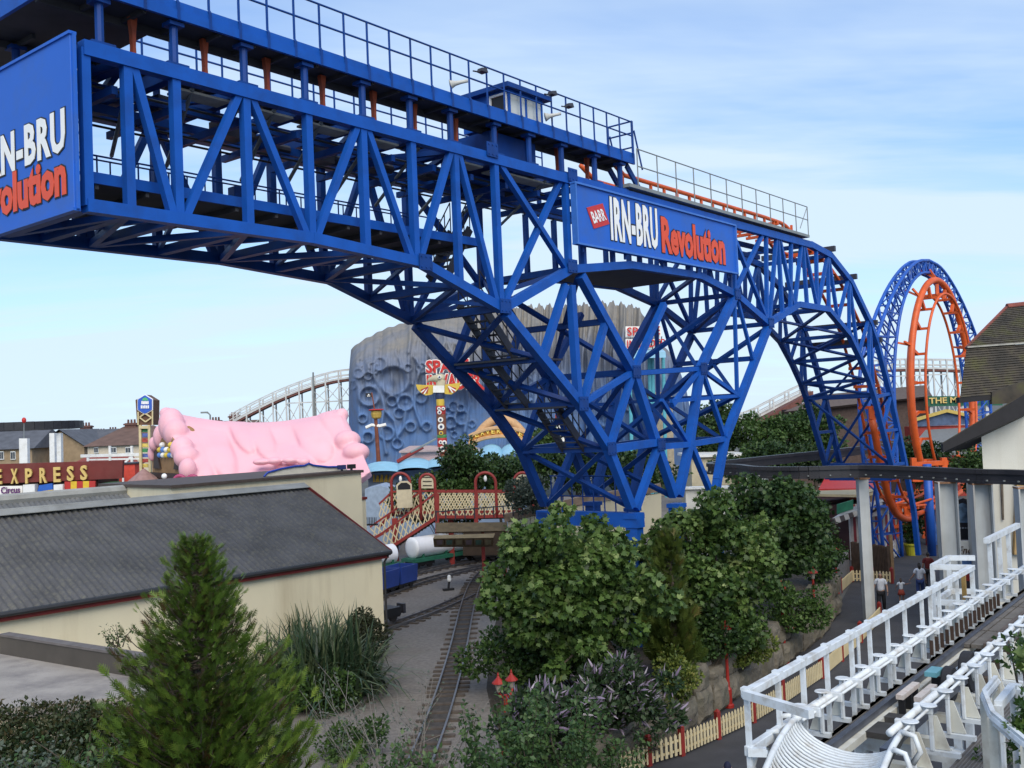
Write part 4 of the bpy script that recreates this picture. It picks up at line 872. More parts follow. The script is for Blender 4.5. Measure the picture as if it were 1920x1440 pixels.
def arch(px0, px1, ptop, pbase, dy, sign_=None, lampw=False):
    a_, b_ = fY(px0, pbase, dy), fY(px1, pbase, dy); h = fY(px0, ptop, dy)[2] - a_[2]; w_ = b_ - a_; rr = np.linalg.norm(w_) / 2
    pts = [a_] + [a_ + V3(0, 0, (h - rr) * k / 3) for k in (1, 2)] + [a_ + w_ / 2 - w_ / 2 * math.cos(t) + V3(0, 0, h - rr + rr * math.sin(t)) for t in np.linspace(0, PI, 13)] + [b_ + V3(0, 0, (h - rr) * k / 3) for k in (2, 1, 0)]
    MB().tube(pts, .085, 7).build('arch', FRED, fb, smooth=True)
    if sign_:
        m2 = [a_ + w_ / 2 - w_ * .42 * math.cos(t) + V3(0, -.03, h - rr + rr * .84 * math.sin(t)) for t in np.linspace(0, PI, 11)]
        MB().prism(m2 + [m2[-1] - V3(0, 0, .35), m2[0] - V3(0, 0, .35)], (0, .06, 0)).build('notice_board', M('notice_cream', (.58, .50, .34), .6, .1), fb)
        t_ = MB()
        for k in range(3): t_.bar(a_ + w_ * .2 + V3(0, -.045, h - rr - .2 + k * .22), a_ + w_ * .8 + V3(0, -.045, h - rr - .2 + k * .22), .05, .012, (0, 1, 0))
        t_.build('notice_lines', M('notice_ink', (.05, .04, .03), .7), fb)
    if lampw: MB().ball(a_ + w_ / 2 + V3(0, 0, h - .32), (.09, .09, .17), 8, 6).build('lamp', M('lamp_white', (.8, .8, .78), .4), fb)
arch(736, 771, 887, 968, 2.2, None, True); arch(790, 818, 889, 1000 - 25, 0, True); arch(894, 932, 886, 970, 0, None, True); arch(967, 1000, 886, 968, 0, True)
for px in (820, 893, 975): MB().bar(fY(px, 925), fY(px, 1000), .2, .2, (0, 1, 0)).build('bridge_post', FRED, fb)
for px in (740, 845, 960): MB().bar(V3(*fY(px, 970, 1)[:2], ZY), fY(px, 972, 1), .28, .28, (0, 1, 0)).build('bridge_column', FRED, fb)
q = fY(758, 921, 1.2); r_ = thing('notice_stand', 'cream notice board with a dark arched head on the footbridge', 'notice board', q - V3(0, 0, 1.2))
MB().prism([q + V3(-.42, 0, -.9), q + V3(.42, 0, -.9), q + V3(.42, 0, .35), q + V3(.2, 0, .55), q + V3(-.2, 0, .55), q + V3(-.42, 0, .35)], (0, .08, 0)).build('board', MATS['notice_cream'], r_)
MB().prism([q + V3(-.34, -.02, .1), q + V3(.34, -.02, .1), q + V3(.34, -.02, .3), q + V3(.15, -.02, .46), q + V3(-.15, -.02, .46), q + V3(-.34, -.02, .3)], (0, .015, 0)).build('board_head', BLACK, r_)
# low railing on the cream annex
r_ = thing('spiked_railing', 'short black spiked railing beside the foot of the footbridge stairs', 'railing', fY(690, 990, -2))
m_ = MB()
for k in range(8): m_.tube([atY(684 + k * 3, 986, 52), atY(684 + k * 3, 970, 52)], .02, 4)
m_.bar(atY(682, 984, 52), atY(709, 983, 52), .04, .08); m_.build('bars', BLACK, r_)

# ------------------------------------------------------------------ station canopy and ramp wall
BRN = M('shingle_brown', (0.12, 0.085, 0.042), .85, .25, 3.0, dirt=(.05, .04, .02), dirt_amt=.5, bump=.4, bscale=14)
can = thing('station_canopy', 'brown shingled station canopy with a row of small windows beside the footbridge', 'canopy', V3(*atY(880, 1020, 49)[:2], ZY))
cY = lambda px, py, dy=0: atY(px, py, 46 + dy)
MB().prism([cY(817, 980, 1.6), cY(951, 979, 1.6), cY(951, 995, .6), cY(817, 998, .6)], (0, .1, -.06)).build('upper_roof', BRN, can)
MB().prism([cY(815, 1004, .4), cY(928, 1000, .4), cY(925, 1008, -.3), cY(812, 1010, -.3)], (0, .12, -.05)).build('lower_roof', M('shingle_pale', (.22, .165, .085), .85, .2, 3.0), can)
MB().prism([cY(812, 1009, -.1), cY(926, 1007, -.1), cY(924, 1025, .12), cY(814, 1026, .12)], (0, .1, 0)).build('bay_apron', M('bay_wood', (.10, .07, .04), .8, .2), can)
for k in range(6):
    x0 = 816 + k * 18.2; x1 = x0 + 17.2
    MB().prism([cY(x0, 1010.5 - k * .2, -.28), cY(x1, 1010 - k * .2, -.28), cY(x1 - 1.5, 1023, -.05), cY(x0 + .5, 1023.5, -.05)], (0, .08, 0)).build('window_bay', M('bay_wood', (.10, .07, .04), .8, .2), can)
    MB().prism([cY(x0 + 2.5, 1013, -.34), cY(x1 - 3, 1012.5, -.34), cY(x1 - 4, 1021, -.16), cY(x0 + 3, 1021.5, -.16)], (0, .03, 0)).build('window', M('bay_glass' + str(k % 3), [(.12, .09, .10), (.05, .10, .08), (.14, .12, .07)][k % 3], .2, .1), can)
for px in (905, 945): MB().bar(V3(*cY(px, 1020, 1.5)[:2], ZY), cY(px, 990, 1.5), .16, .16, (0, 1, 0)).build('canopy_post', FRED, can)
MB().prism([cY(868, 997, 7.5), cY(968, 995, 7.5), cY(968, 1040, 7.5), cY(868, 1042, 7.5)], (0, .1, 0)).build('back_wall', M('back_brown', (.045, .03, .02), .9, .2), can)
ramp = thing('ramp_wall', 'cream ramp wall with sloping brick coping behind the bridge tower', 'wall', V3(*atY(1000, 1005, 48)[:2], ZY))
MB().prism([atY(952, 1008, 48), atY(1240, 1010, 48), atY(1240, 925, 48), atY(1100, 945, 48), atY(1016, 964, 48), atY(952, 979, 48)], (0, .35, 0)).build('wall', CREAMW, ramp)
MB().chain([atY(945, 976, 48) + V3(0, .15, .1), atY(1016, 959, 48) + V3(0, .15, .1), atY(1100, 940, 48) + V3(0, .15, .1), atY(1240, 918, 48) + V3(0, .15, .1)], .45, .36).build('coping', M('coping_brick', (.28, .20, .14), .85, .3, 3.0), ramp)
m_ = MB()
for k in range(12):
    u = k / 11; q = atY(818 + 198 * u, 974 - 15 * u, 47.8); m_.bar(q - V3(0, 0, .1), q + V3(0, 0, .42), .06)
m_.bar(atY(818, 975, 47.8) + V3(0, 0, .38), atY(1016, 958, 47.8) + V3(0, 0, .38), .05, .05); m_.build('ramp_rail', DARKM, ramp)
# ================================================================== the vertical loop
LC = atY(1768, 740, 66.0); LAZ = math.radians(41.5)
LD = V3(math.sin(LAZ), math.cos(LAZ), 0); LN = V3(-math.cos(LAZ), math.sin(LAZ), 0)
def LP(x, z, o=0.0): return V3(LC[0], LC[1], 0) + LD * x + LN * o + V3(0, 0, z)
loop = thing('coaster_loop', 'vertical orange coaster loop hung inside a blue lattice arch', 'coaster loop', LP(0, 0, 0))
LZ, LA, LB = 10.05, 4.8, 7.0
def lp(ph, dr=0.0, do=0.0):
    return LP((LA + dr) * math.sin(ph), LZ - (LB + dr) * math.cos(ph), -.55 + 1.1 * ph / (2 * PI) + do)
phs = np.linspace(.28, 2 * PI - .28, 72)
MB().tube([lp(p) for p in phs], .21, 12).build('spine_tube', ORANGE, loop, smooth=True)
for do in (-.55, .55): MB().tube([lp(p, -.95, do) for p in phs], .085, 8).build('rail', ORANGE, loop, smooth=True)
for p in np.linspace(.4, 2 * PI - .4, 19):
    m_ = MB().bar(lp(p, -.95, -.6), lp(p, -.95, .6), .12, .16); m_.bar(lp(p, -.25), lp(p, -.95), .18, .2); m_.build('track_tie', ORANGE, loop)
oc = [(0, 18.75), (1.6, 18.5), (3.2, 17.7), (5.0, 16.3), (6.8, 14.3), (8.5, 11.6), (8.9, 8.6), (8.6, 5.0), (8.0, .35)]
ic = [(0, 18.05), (1.4, 17.85), (2.9, 17.05), (4.3, 15.6), (5.3, 13.6), (5.95, 11.2), (6.1, 8.4), (6.15, 5.0), (6.2, .2)]
oc = [(x * 1.26, z - .35) for x, z in oc]; ic = [(x * 1.2, z - .45) for x, z in ic]
LBL = M('loop_blue', (0.014, 0.085, 0.40), .45, .12, 1.5, dirt=(.03, .05, .12), dirt_amt=.4)
for o in (.40, .95):
    for sg in (-1, 1):
        O = spline([LP(sg * x, z, o) for x, z in oc], 3); I = spline([LP(sg * x, z, o) for x, z in ic], 3)
        MB().tube(O, .11, 7).build('arch_chord', LBL, loop, smooth=True); MB().tube(I, .10, 7).build('arch_chord', LBL, loop, smooth=True)
        m_ = MB(); N_ = len(O); prev = None
        step = 1
        for k in range(0, N_ - 1):
            m_.bar(O[k], I[k], .075); m_.bar(*((O[k], I[k + 1]) if k % 2 else (I[k], O[k + 1])), .075)
        m_.build('arch_web', LBL, loop)
for sg in (-1, 1):
    for L_ in (oc, ic):
        A_ = spline([LP(sg * x, z, .40) for x, z in L_], 2); B_ = spline([LP(sg * x, z, .95) for x, z in L_], 2); m_ = MB()
        for k in range(1, len(A_)):
            m_.bar(A_[k], B_[k], .09); m_.bar(*((A_[k - 1], B_[k]) if k % 2 else (B_[k - 1], A_[k])), .07)
        m_.build('arch_cross_web', LBL, loop)
for p in (PI * .62, PI * .8, PI, PI * 1.2, PI * 1.38):
    for o in (.40, .95): MB().bar(lp(p, .1), lp(p, .75) + LN * (o - (-.55 + 1.1 * p / (2 * PI))), .12).build('loop_hanger', ORANGE, loop)
for do, dr, r_ in ((0, 0, .15), (-.55, -.95, .07), (.55, -.95, .07)):
    A_ = P(sl6 + 2.8, 3.3 - (.75 if dr == 0 else 0), 1.2 + do); B_ = lp(.28, dr, do); MB().tube(spline([A_, A_ * .6 + B_ * .4 - V3(0, 0, .25), B_ - LD * 1.2 - V3(0, 0, .25), B_], 5), r_, 9).build('entry_track', ORANGE, loop, smooth=True)
# foot of the loop: column, collars and orange trestle
c0 = atY(1738, 870, 60.5)
MB().tube([V3(c0[0], c0[1], 0), V3(c0[0], c0[1], c0[2])], .25, 12).build('support_column', LBL, loop, smooth=True)
m_ = MB()
for z in (c0[2], c0[2] - .9):
    m_.bar(V3(c0[0] - .9, c0[1], z), V3(c0[0] + 1.5, c0[1] + .8, z), .34, .26)
m_.bar(V3(c0[0] + 1.3, c0[1] + .7, c0[2] - 1), V3(c0[0] + 1.3, c0[1] + .7, c0[2] + .3), .3); m_.bar(V3(c0[0] - .8, c0[1], c0[2] - 1), V3(c0[0] - .8, c0[1], c0[2] + .4), .3)
m_.build('saddle_frame', ORANGE, loop)
for k, (ox, oy) in enumerate(((-3.2, -2.5), (-1.8, -1.4), (.6, -.6), (2.0, 0.8), (3.4, 2.0))):
    q = V3(c0[0] + ox, c0[1] + oy + 6, 0); m_ = MB()
    m_.bar(q + V3(-.7, 0, 0), q + V3(0, 0, 3.4), .18); m_.bar(q + V3(.7, .3, 0), q + V3(0, .1, 3.4), .18)
    for z in (.8, 1.6, 2.4): m_.bar(q + V3(-.7 + .2 * z, 0, z), q + V3(.7 - .2 * z, .2, z), .12)
    m_.build('trestle', ORANGE, loop)
for zz in (1.2, 3.2):
    MB().chain([V3(c0[0] - 3.6, c0[1] + 3.2, zz), V3(c0[0], c0[1] + 5.2, zz), V3(c0[0] + 3.8, c0[1] + 8.3, zz)], .2, .2).build('low_beam', ORANGE, loop)

# ================================================================== background attractions
# ------------------------------------------------------------------ rock faced ride building
RK = bpy.data.materials.new('painted_rock'); RK.use_nodes = True; t = RK.node_tree; b = t.nodes['Principled BSDF']; b.inputs['Roughness'].default_value = .85
co = t.nodes.new('ShaderNodeTexCoord'); sp_ = t.nodes.new('ShaderNodeSeparateXYZ'); t.links.new(co.outputs['Object'], sp_.inputs[0])
nz = t.nodes.new('ShaderNodeTexNoise'); nz.inputs['Scale'].default_value = .28; nz.inputs['Detail'].default_value = 5; t.links.new(co.outputs['Object'], nz.inputs['Vector'])
ma = t.nodes.new('ShaderNodeMath'); ma.operation = 'MULTIPLY_ADD'; ma.inputs[1].default_value = 9.0; ma.inputs[2].default_value = -4.5; t.links.new(nz.outputs[0], ma.inputs[0])
mb_ = t.nodes.new('ShaderNodeMath'); mb_.operation = 'ADD'; t.links.new(sp_.outputs[2], mb_.inputs[0]); t.links.new(ma.outputs[0], mb_.inputs[1])
mr = t.nodes.new('ShaderNodeMapRange'); mr.inputs[1].default_value = 9.5; mr.inputs[2].default_value = 18.5; t.links.new(mb_.outputs[0], mr.inputs[0])
r = t.nodes.new('ShaderNodeValToRGB'); e = r.color_ramp.elements; e[0].position = 0; e[0].color = (.085, .165, .34, 1); e[1].position = 1; e[1].color = (.20, .185, .165, 1)
em = e.new(.45); em.color = (.125, .165, .26, 1)
t.links.new(mr.outputs[0], r.inputs[0])
n2 = t.nodes.new('ShaderNodeTexNoise'); n2.inputs['Scale'].default_value = 1.1; n2.inputs['Detail'].default_value = 6; t.links.new(co.outputs['Object'], n2.inputs['Vector'])
m2 = t.nodes.new('ShaderNodeMapRange'); m2.inputs[1].default_value = .45; m2.inputs[2].default_value = .75; m2.inputs[4].default_value = .6; t.links.new(n2.outputs[0], m2.inputs[0])
x = t.nodes.new('ShaderNodeMixRGB'); x.inputs[2].default_value = (.10, .11, .13, 1); t.links.new(m2.outputs[0], x.inputs[0]); t.links.new(r.outputs[0], x.inputs[1]); t.links.new(x.outputs[0], b.inputs['Base Color'])
RY = 100.0
rock = thing('rock_building', 'huge blue and grey ride building moulded like a cratered rock face', 'building', V3(*atY(960, 850, RY)[:2], 0))
prof = [(654, 700), (658, 655), (676, 640), (720, 617), (765, 603), (830, 594), (900, 586), (970, 577), (1040, 575), (1100, 572), (1150, 570), (1195, 577), (1212, 600), (1236, 640), (1262, 668), (1285, 720), (1300, 800)]
px_ = np.array([p[0] for p in prof]); py_ = np.array([p[1] for p in prof])
crat = [(738, 712, 27, 1), (700, 690, 11, 1), (676, 680, 7, 0), (690, 705, 7, 0), (712, 682, 12, 1), (765, 690, 7, 0), (692, 742, 18, 1), (760, 755, 14, 1), (735, 752, 9, 0), (748, 775, 9, 0), (770, 800, 9, 0), (725, 812, 13, 1), (672, 700, 9, 0), (680, 785, 8, 0), (790, 745, 10, 0),
        (850, 762, 9, 1), (864, 765, 7, 0), (866, 783, 13, 1), (845, 792, 11, 1), (848, 805, 5, 0), (852, 815, 6, 0), (840, 770, 6, 0), (885, 795, 6, 0), (790, 690, 9, 0), (800, 800, 8, 0), (690, 820, 10, 0), (930, 715, 9, 0), (990, 740, 12, 1), (1010, 800, 10, 0), (960, 790, 8, 0), (1135, 788, 12, 1), (1090, 740, 10, 0), (1060, 812, 9, 0), (745, 832, 9, 0), (669, 834, 11, 0), (1000, 705, 7, 0), (840, 650, 9, 0), (800, 640, 8, 0), (1180, 760, 10, 0), (660, 722, 8, 0)]
worms = [[(690, 645), (684, 670), (692, 690)], [(768, 612), (770, 635), (765, 660)], [(800, 606), (806, 630), (800, 655), (812, 680)], [(880, 600), (878, 630), (890, 655)], [(905, 640), (915, 680), (908, 720), (918, 760)], [(720, 760), (716, 800), (724, 850)], [(870, 720), (880, 760), (872, 810)], [(940, 640), (934, 680), (945, 720)], [(1000, 620), (1010, 680), (1000, 740), (1015, 800)], [(1100, 640), (1108, 700), (1098, 760)], [(1150, 660), (1160, 720), (1150, 790)], [(735, 618), (748, 640), (742, 660), (755, 690), (770, 720)], [(783, 640), (776, 668), (790, 690), (780, 715), (776, 760), (790, 800)], [(705, 660), (700, 700), (712, 730), (722, 770), (740, 790), (745, 820)], [(815, 600), (828, 620), (838, 640), (850, 665)], [(850, 640), (870, 660), (880, 690), (885, 720)], [(760, 770), (757, 800), (748, 815)], [(950, 690), (955, 715), (965, 735), (975, 750)], [(1050, 700), (1065, 740), (1060, 780)]]
nu, nv = 330, 130; pts = []
rr_ = np.random.default_rng(3); drape = np.cumsum(rr_.normal(0, 1, 80)); 
def lump(px, py):
    d = 0.0
    for cx, cy, cr_, k in crat:
        r0 = math.hypot(px - cx, py - cy) / cr_
        if r0 < 1.7:
            d += .46 * math.exp(-((r0 - 1) / .22) ** 2) * (cr_ / 12) ** .4 - .12 * max(0, 1 - (r0 / .9) ** 4)
            if k: d += .22 * math.exp(-(r0 / .32) ** 2)
    for wv_ in worms:
        for (x0, y0), (x1, y1) in zip(wv_[:-1], wv_[1:]):
            L2 = (x1 - x0) ** 2 + (y1 - y0) ** 2; u = max(0, min(1, ((px - x0) * (x1 - x0) + (py - y0) * (y1 - y0)) / L2)); q = math.hypot(px - x0 - u * (x1 - x0), py - y0 - u * (y1 - y0))
            if q < 9: d = max(d, .55 * math.exp(-(q / 3.6) ** 2))
    return d
for i in range(nu):
    fx = i / (nu - 1); px = 654 + (1300 - 654) * fx
    yt = float(np.interp(px, px_, py_)) + (2.5 * math.sin(px * .9) + 3.5 * math.sin(px * .37 + 1) - 3 * abs(math.sin(px * .16)) if px > 960 and px < 1205 else 1.2 * math.sin(px * .3))
    edge = min(1, (px - 654) / 22.0); eR = min(1, max(0, (1300 - px) / 120.0))
    dY = 9 * (1 - math.sqrt(max(0, 1 - (1 - edge) ** 2))) + 16 * (1 - math.sqrt(max(0, 1 - (1 - eR) ** 2)))
    for j in range(nv):
        v = j / (nv - 1); py = 872 + (yt - 872) * v
        left = max(0, min(1, (960 - px) / 260.0))
        tilt = left * 9 * max(0, (v - .72) / .28) ** 1.8 + (1 - left) * 5 * max(0, (v - .7) / .3) ** 2
        fold = (.30 * math.sin(px * .19 + 1.5 * math.sin(py * .02)) + .22 * math.sin(px * .41 + py * .02) + .15 * math.sin(px * .77 + 2 * math.sin(py * .03))) * (.35 + .65 * max(0, min(1, (v - .3) / .4))) * (1.9 if px > 940 else .7) - (.55 * abs(math.sin(px * .105 + .5 * math.sin(py * .05))) if px > 930 else .18 * abs(math.sin(px * .09 + py * .01)))
        pts.append(atY(px, py, RY + dY + tilt - fold - lump(px, py)))
m_ = MB().grid([V3(*q) for q in pts], nu, nv)
m_.f = [f[::-1] for f in m_.f]
topv = [pts[i * nv + nv - 1] for i in range(nu)]; m_.add(topv + [q + V3(0, 18, -1.5) for q in topv], [(i, i + 1, nu + i + 1, nu + i) for i in range(nu - 1)])
lf = [pts[j] for j in range(nv)]; m_.add(lf + [q + V3(0, 20, 0) for q in lf], [(j, j + 1, nv + j + 1, nv + j) for j in range(nv - 1)])
m_.build('rock_face', RK, rock, smooth=True)
SW = M('sign_white', (.78, .77, .72), .55, .04); SRD = M('sign_red', (.48, .018, .015), .5, .08)
Y2 = RY - 1.6
def flat_text(par, body, x0, y0, x1, y1, Y, mat, nm='lettering', bold=.02, depth=.05, back=None):
    """letters standing on a board that faces the camera side; (x0,y0) lower left and (x1,y1) upper right sight lines"""
    p0 = atY(x0, y0, Y); p1 = atY(x1, y0, Y); p2 = atY(x0, y1, Y); xd = V3(1, 0, 0)
    if back is not None:
        m_ = MB(); text_on(m_, body, p0 + V3(-.08, .02, -.08), xd, V3(0, 0, 1), (p1[0] - p0[0]) + .16, (p2[2] - p0[2]) + .16, bold + .06, .03); m_.build(nm + '_back', back, par)
    m_ = MB(); text_on(m_, body, p0, xd, V3(0, 0, 1), p1[0] - p0[0], p2[2] - p0[2], bold, depth); return m_.build(nm, mat, par)
sg1 = thing('ride_sign', 'red and white space lettering on the front of the rock building', 'sign', atY(850, 740, Y2))
flat_text(sg1, 'SPACE', 799, 700, 880, 676, Y2, SRD, 'space_word', .03, .15, SW)
flat_text(sg1, 'INVADER', 801, 733, 904, 703, Y2, SRD, 'second_word', .03, .15, SW)
q = atY(886, 722, Y2 - .3); m_ = MB().prism([q + V3(-1.1, 0, .2), q + V3(.2, 0, -1.1), q + V3(1.2, 0, -.4), q + V3(.1, 0, .8)], (0, .15, 0)); m_.build('number_plate', SRD, sg1)
flat_text(sg1, '2', 881, 731, 894, 710, Y2 - .5, SW, 'number', .03, .08)
sg2 = thing('ride_sign', 'smaller red on white space sign at the right end of the rock building', 'sign', atY(1192, 656, RY - 6))
for (a, b_) in ((612, 632), (636, 655)): MB().prism([atY(1173, b_, RY - 6), atY(1240, b_, RY - 6), atY(1240, a, RY - 6), atY(1173, a, RY - 6)], (0, .25, 0)).build('board', SW, sg2)
flat_text(sg2, 'SPACE', 1176, 630, 1238, 614, RY - 6.15, SRD, 'space_word', .01, .1); flat_text(sg2, 'INVADER', 1176, 653, 1250, 638, RY - 6.15, SRD, 'second_word', .01, .1)
TEAL = M('teal_paint', (.10, .38, .46), .5, .1); PALEB = M('pale_blue_paint', (.26, .52, .68), .55, .08, 2.0, dirt=(.3, .38, .42), dirt_amt=.4)
kq = atY(1215, 800, RY - 7); kio = thing('queue_pavilion', 'pale blue roofed pavilion on teal posts beside the smaller space sign', 'pavilion', V3(kq[0], kq[1], 0))
MB().prism([atY(1160, 662, RY - 9), atY(1248, 660, RY - 9), atY(1240, 652, RY - 3), atY(1180, 653, RY - 3)], (0, 0, -.5)).build('roof', PALEB, kio)
for px in (1217, 1223, 1180, 1243): MB().tube([V3(*atY(px, 800, RY - 6)[:2], 0), atY(px, 660, RY - 6)], .17, 8).build('post', TEAL, kio)
m_ = MB()
for k in range(7): a_ = atY(1212 + k * 4, 655 - (k % 3) * 2, RY - 6); m_.tube([a_, a_ + V3(.3 * (-1) ** k, 0, 1.2 + .4 * (k % 2))], .05, 5)
m_.tube([atY(1210, 638, RY - 6), atY(1240, 640, RY - 6)], .05, 5)
m_.build('roof_ornament', DARKM, kio)
MB().prism([V3(*atY(1220, 800, RY - 4)[:2], 0), V3(*atY(1260, 800, RY - 4)[:2], 0), atY(1260, 735, RY - 4), atY(1220, 735, RY - 4)], (0, 3, 0)).build('booth', M('booth_tan', (.35, .30, .22), .8, .2), kio)

# ------------------------------------------------------------------ totem pole
TY = 75.0; tq = atY(828, 860, TY)
tot = thing('totem_pole', 'painted totem pole with a long beaked bird head and spread wings', 'totem pole', V3(tq[0], tq[1], 0))
TC = {'red': (.36, .03, .025), 'brown': (.16, .06, .035), 'yellow': (.55, .38, .05), 'white': (.72, .70, .64), 'blue': (.06, .16, .34), 'green': (.07, .22, .07), 'navy': (.02, .035, .09), 'beak': (.42, .37, .25)}
TM = {k: M('totem_' + k, v, .6, .12, 2.0) for k, v in TC.items()}
tx = lambda py: 823 + (py - 700) / 150 * 7.0
secs = [(736, 748, 'navy', 17), (748, 761, 'yellow', 15), (761, 777, 'red', 18), (777, 815, 'brown', 18), (815, 821, 'green', 18), (821, 852, 'red', 18), (852, 880, 'brown', 18)]
for y0, y1, c_, w_ in secs:
    a_, b_ = atY(tx(y1), y1, TY), atY(tx(y0), y0, TY); R_ = w_ / 2 * TY / FPX
    MB().lathe(a_, [(R_ * .95, 0), (R_, .06), (R_ * 1.03, (b_[2] - a_[2]) * .5), (R_, b_[2] - a_[2] - .06), (R_ * .95, b_[2] - a_[2])], 14).build('totem_block', TM[c_], tot, smooth=False)
def disc(px, py, rpx, mat, Yo=-.42, nm='eye', sq=1.0):
    c_ = atY(px, py, TY + Yo); R_ = rpx * TY / FPX
    MB().prism([c_ + V3(R_ * math.cos(a_) * sq, 0, R_ * math.sin(a_)) for a_ in np.linspace(0, 2 * PI, 14)[:-1]], (0, .12, 0)).build(nm, mat, tot)
for px, py, rp, c_ in ((823, 766, 3.2, 'white'), (831, 766, 3.2, 'white'), (824, 773, 4, 'white'), (826, 787, 5, 'white'), (827, 800, 6, 'white'), (827, 812, 4, 'yellow'), (833, 830, 4.5, 'white'), (826, 829, 3.5, 'white'), (829, 842, 5.5, 'white')):
    disc(px, py, rp, TM[c_]); disc(px, py, rp * .45, TM['navy'], -.47)
# bird head: beak to the left, eye, neck
hd = atY(826, 712, TY)
m_ = MB().tube([hd + V3(-1.0, -.1, -.18), hd + V3(-.85, -.1, .02), hd + V3(-.5, -.1, .1), hd + V3(0, 0, .1), hd + V3(.3, 0, .08)], [.04, .13, .24, .36, .28], 12); m_.build('bird_head', TM['beak'], tot, smooth=True)
MB().tube([atY(824, 737, TY), hd + V3(.05, 0, 0)], [.38, .34], 12).build('bird_neck', TM['beak'], tot, smooth=True)
disc(824, 707, 3.4, TM['white'], -.5); disc(824, 707, 1.7, TM['navy'], -.55)
MB().prism([atY(812, 736, TY - .4), atY(833, 736, TY - .4), atY(833, 723, TY - .4), atY(812, 723, TY - .4)], (0, .5, 0)).build('breast_panel', TM['white'], tot)
for sg in (-1, 1):
    b0 = atY(822, 728, TY); P_ = [(.25, .25), (1.0, .28), (1.65, .35), (1.55, .0), (1.3, -.3), (.95, -.5), (.5, -.45), (.25, -.2)]
    MB().prism([b0 + V3(sg * x_, -.1, z_) for x_, z_ in P_], (0, .18, 0)).build('wing', TM['yellow'], tot)
    for k in range(5):
        a_ = -.5 - k * .42; MB().bar(b0 + V3(sg * .75, -.12, .12), b0 + V3(sg * (.75 + .55 * math.cos(a_ * .9 + .6)), -.12, .12 + .5 * math.sin(a_ * .9)), .09, .04, (0, 1, 0)).build('feather', TM['white' if k % 2 else 'red'], tot)

# ------------------------------------------------------------------ scalloped pale blue roofs and the log ride front
BY = 68.0; bq = atY(830, 900, BY)
brd = thing('children_ride_building', 'low building with a pale blue scalloped roof in front of the rock', 'building', V3(bq[0], bq[1], 0))
for (xa, xb, yt, ye) in ((683, 758, 875, 889), (745, 812, 868, 884), (800, 862, 867, 880), (856, 905, 846, 868), (898, 945, 842, 864), (938, 990, 840, 860)):
    n1, n2_ = 13, 7; pts2 = []
    for i in range(n1):
        a_ = PI * i / (n1 - 1)
        for j in range(n2_):
            v = j / (n2_ - 1); q0 = atY((xa + xb) / 2 - (xb - xa) / 2 * math.cos(a_), ye - (ye - yt) * math.sin(a_) * (1 - .55 * v * v) + 10 * v - 10, BY + 5 - 6.5 * v); pts2.append(q0)
    m_ = MB().grid(pts2, n1, n2_); m_.build('roof_shell', PALEB, brd, smooth=True)
MB().prism([V3(*atY(690, 900, BY)[:2], 0), V3(*atY(985, 900, BY)[:2], 0), atY(985, 866, BY), atY(690, 888, BY)], (0, 4, 0)).build('wall', M('wall_blue', (.20, .28, .42), .7, .12), brd)
m_ = MB()
for k in range(9): m_.bar(atY(701 + k * 4, 904, BY - .1), atY(702 + k * 4 + (2 if k % 2 else -1), 890 + (k % 3), BY - .1), .10, .06, (0, 1, 0))
m_.build('yellow_letters', M('letter_yellow', (.55, .36, .04), .5), brd)
MB().prism([V3(*atY(680, 930, BY - 8)[:2], 0), V3(*atY(735, 930, BY - 8)[:2], 0), atY(735, 918, BY - 8), atY(712, 910, BY - 8), atY(684, 917, BY - 8)], (0, 3, 0)).build('front_booth', M('booth_blue', (.26, .33, .43), .7, .15), brd)
# arched timber name sign
AY = 72.0; aq = atY(940, 850, AY)
arc = thing('arched_sign', 'orange arched timber sign with lettering behind the trees', 'sign', V3(aq[0], aq[1], 0))
ORW = M('orange_wood', (.62, .26, .045), .65, .18, 2.0); TANW = M('tan_wood', (.50, .30, .15), .7, .15)
def arcpts(n, x0, x1, yc, rise): return [atY(x0 + (x1 - x0) * u, yc - rise * (1 - (2 * u - 1) ** 2), AY) for u in np.linspace(0, 1, n)]
lo_ = arcpts(15, 880, 1000, 832, 14); hi_ = arcpts(15, 880, 1000, 818, 16)
MB().prism(lo_ + hi_[::-1], (0, .3, 0)).build('sign_board', ORW, arc)
MB().tube([q - V3(0, .1, 0) for q in hi_], .14, 6).build('log_edge', TANW, arc); MB().tube([q - V3(0, .1, 0) for q in lo_], .14, 6).build('log_edge', TANW, arc)
MB().tube([atY(892 + 95 * u, 825 - 40 * math.sin(PI * u) ** .8, AY + .8) for u in np.linspace(0, 1, 17)], .34, 8).build('log_arch', TANW, arc, smooth=True)
m_ = MB(); wd = 'BEAVER CREEK'
for k, ch in enumerate(wd):
    if ch == ' ': continue
    u = (k + .5) / len(wd); q = atY(880 + 120 * u - 3.3, 826 - 13.5 * (1 - (2 * u - 1) ** 2), AY - .1); q2 = atY(880 + 120 * (u + .02), 826 - 13.5 * (1 - (2 * u + .04 - 1) ** 2), AY - .1); xd = q2 - atY(880 + 120 * u, 826 - 13.5 * (1 - (2 * u - 1) ** 2), AY - .1); xd /= np.linalg.norm(xd); xd[1] = 0
    text_on(m_, ch, q, xd, V3(-xd[2], 0, xd[0]), .26, .34, .02, .06)
m_.build('lettering', M('letter_gold', (.80, .55, .10), .5), arc)
for px in (884, 996): MB().tube([V3(*atY(px, 850, AY)[:2], 0), atY(px, 826, AY)], .25, 8).build('log_post', TANW, arc)
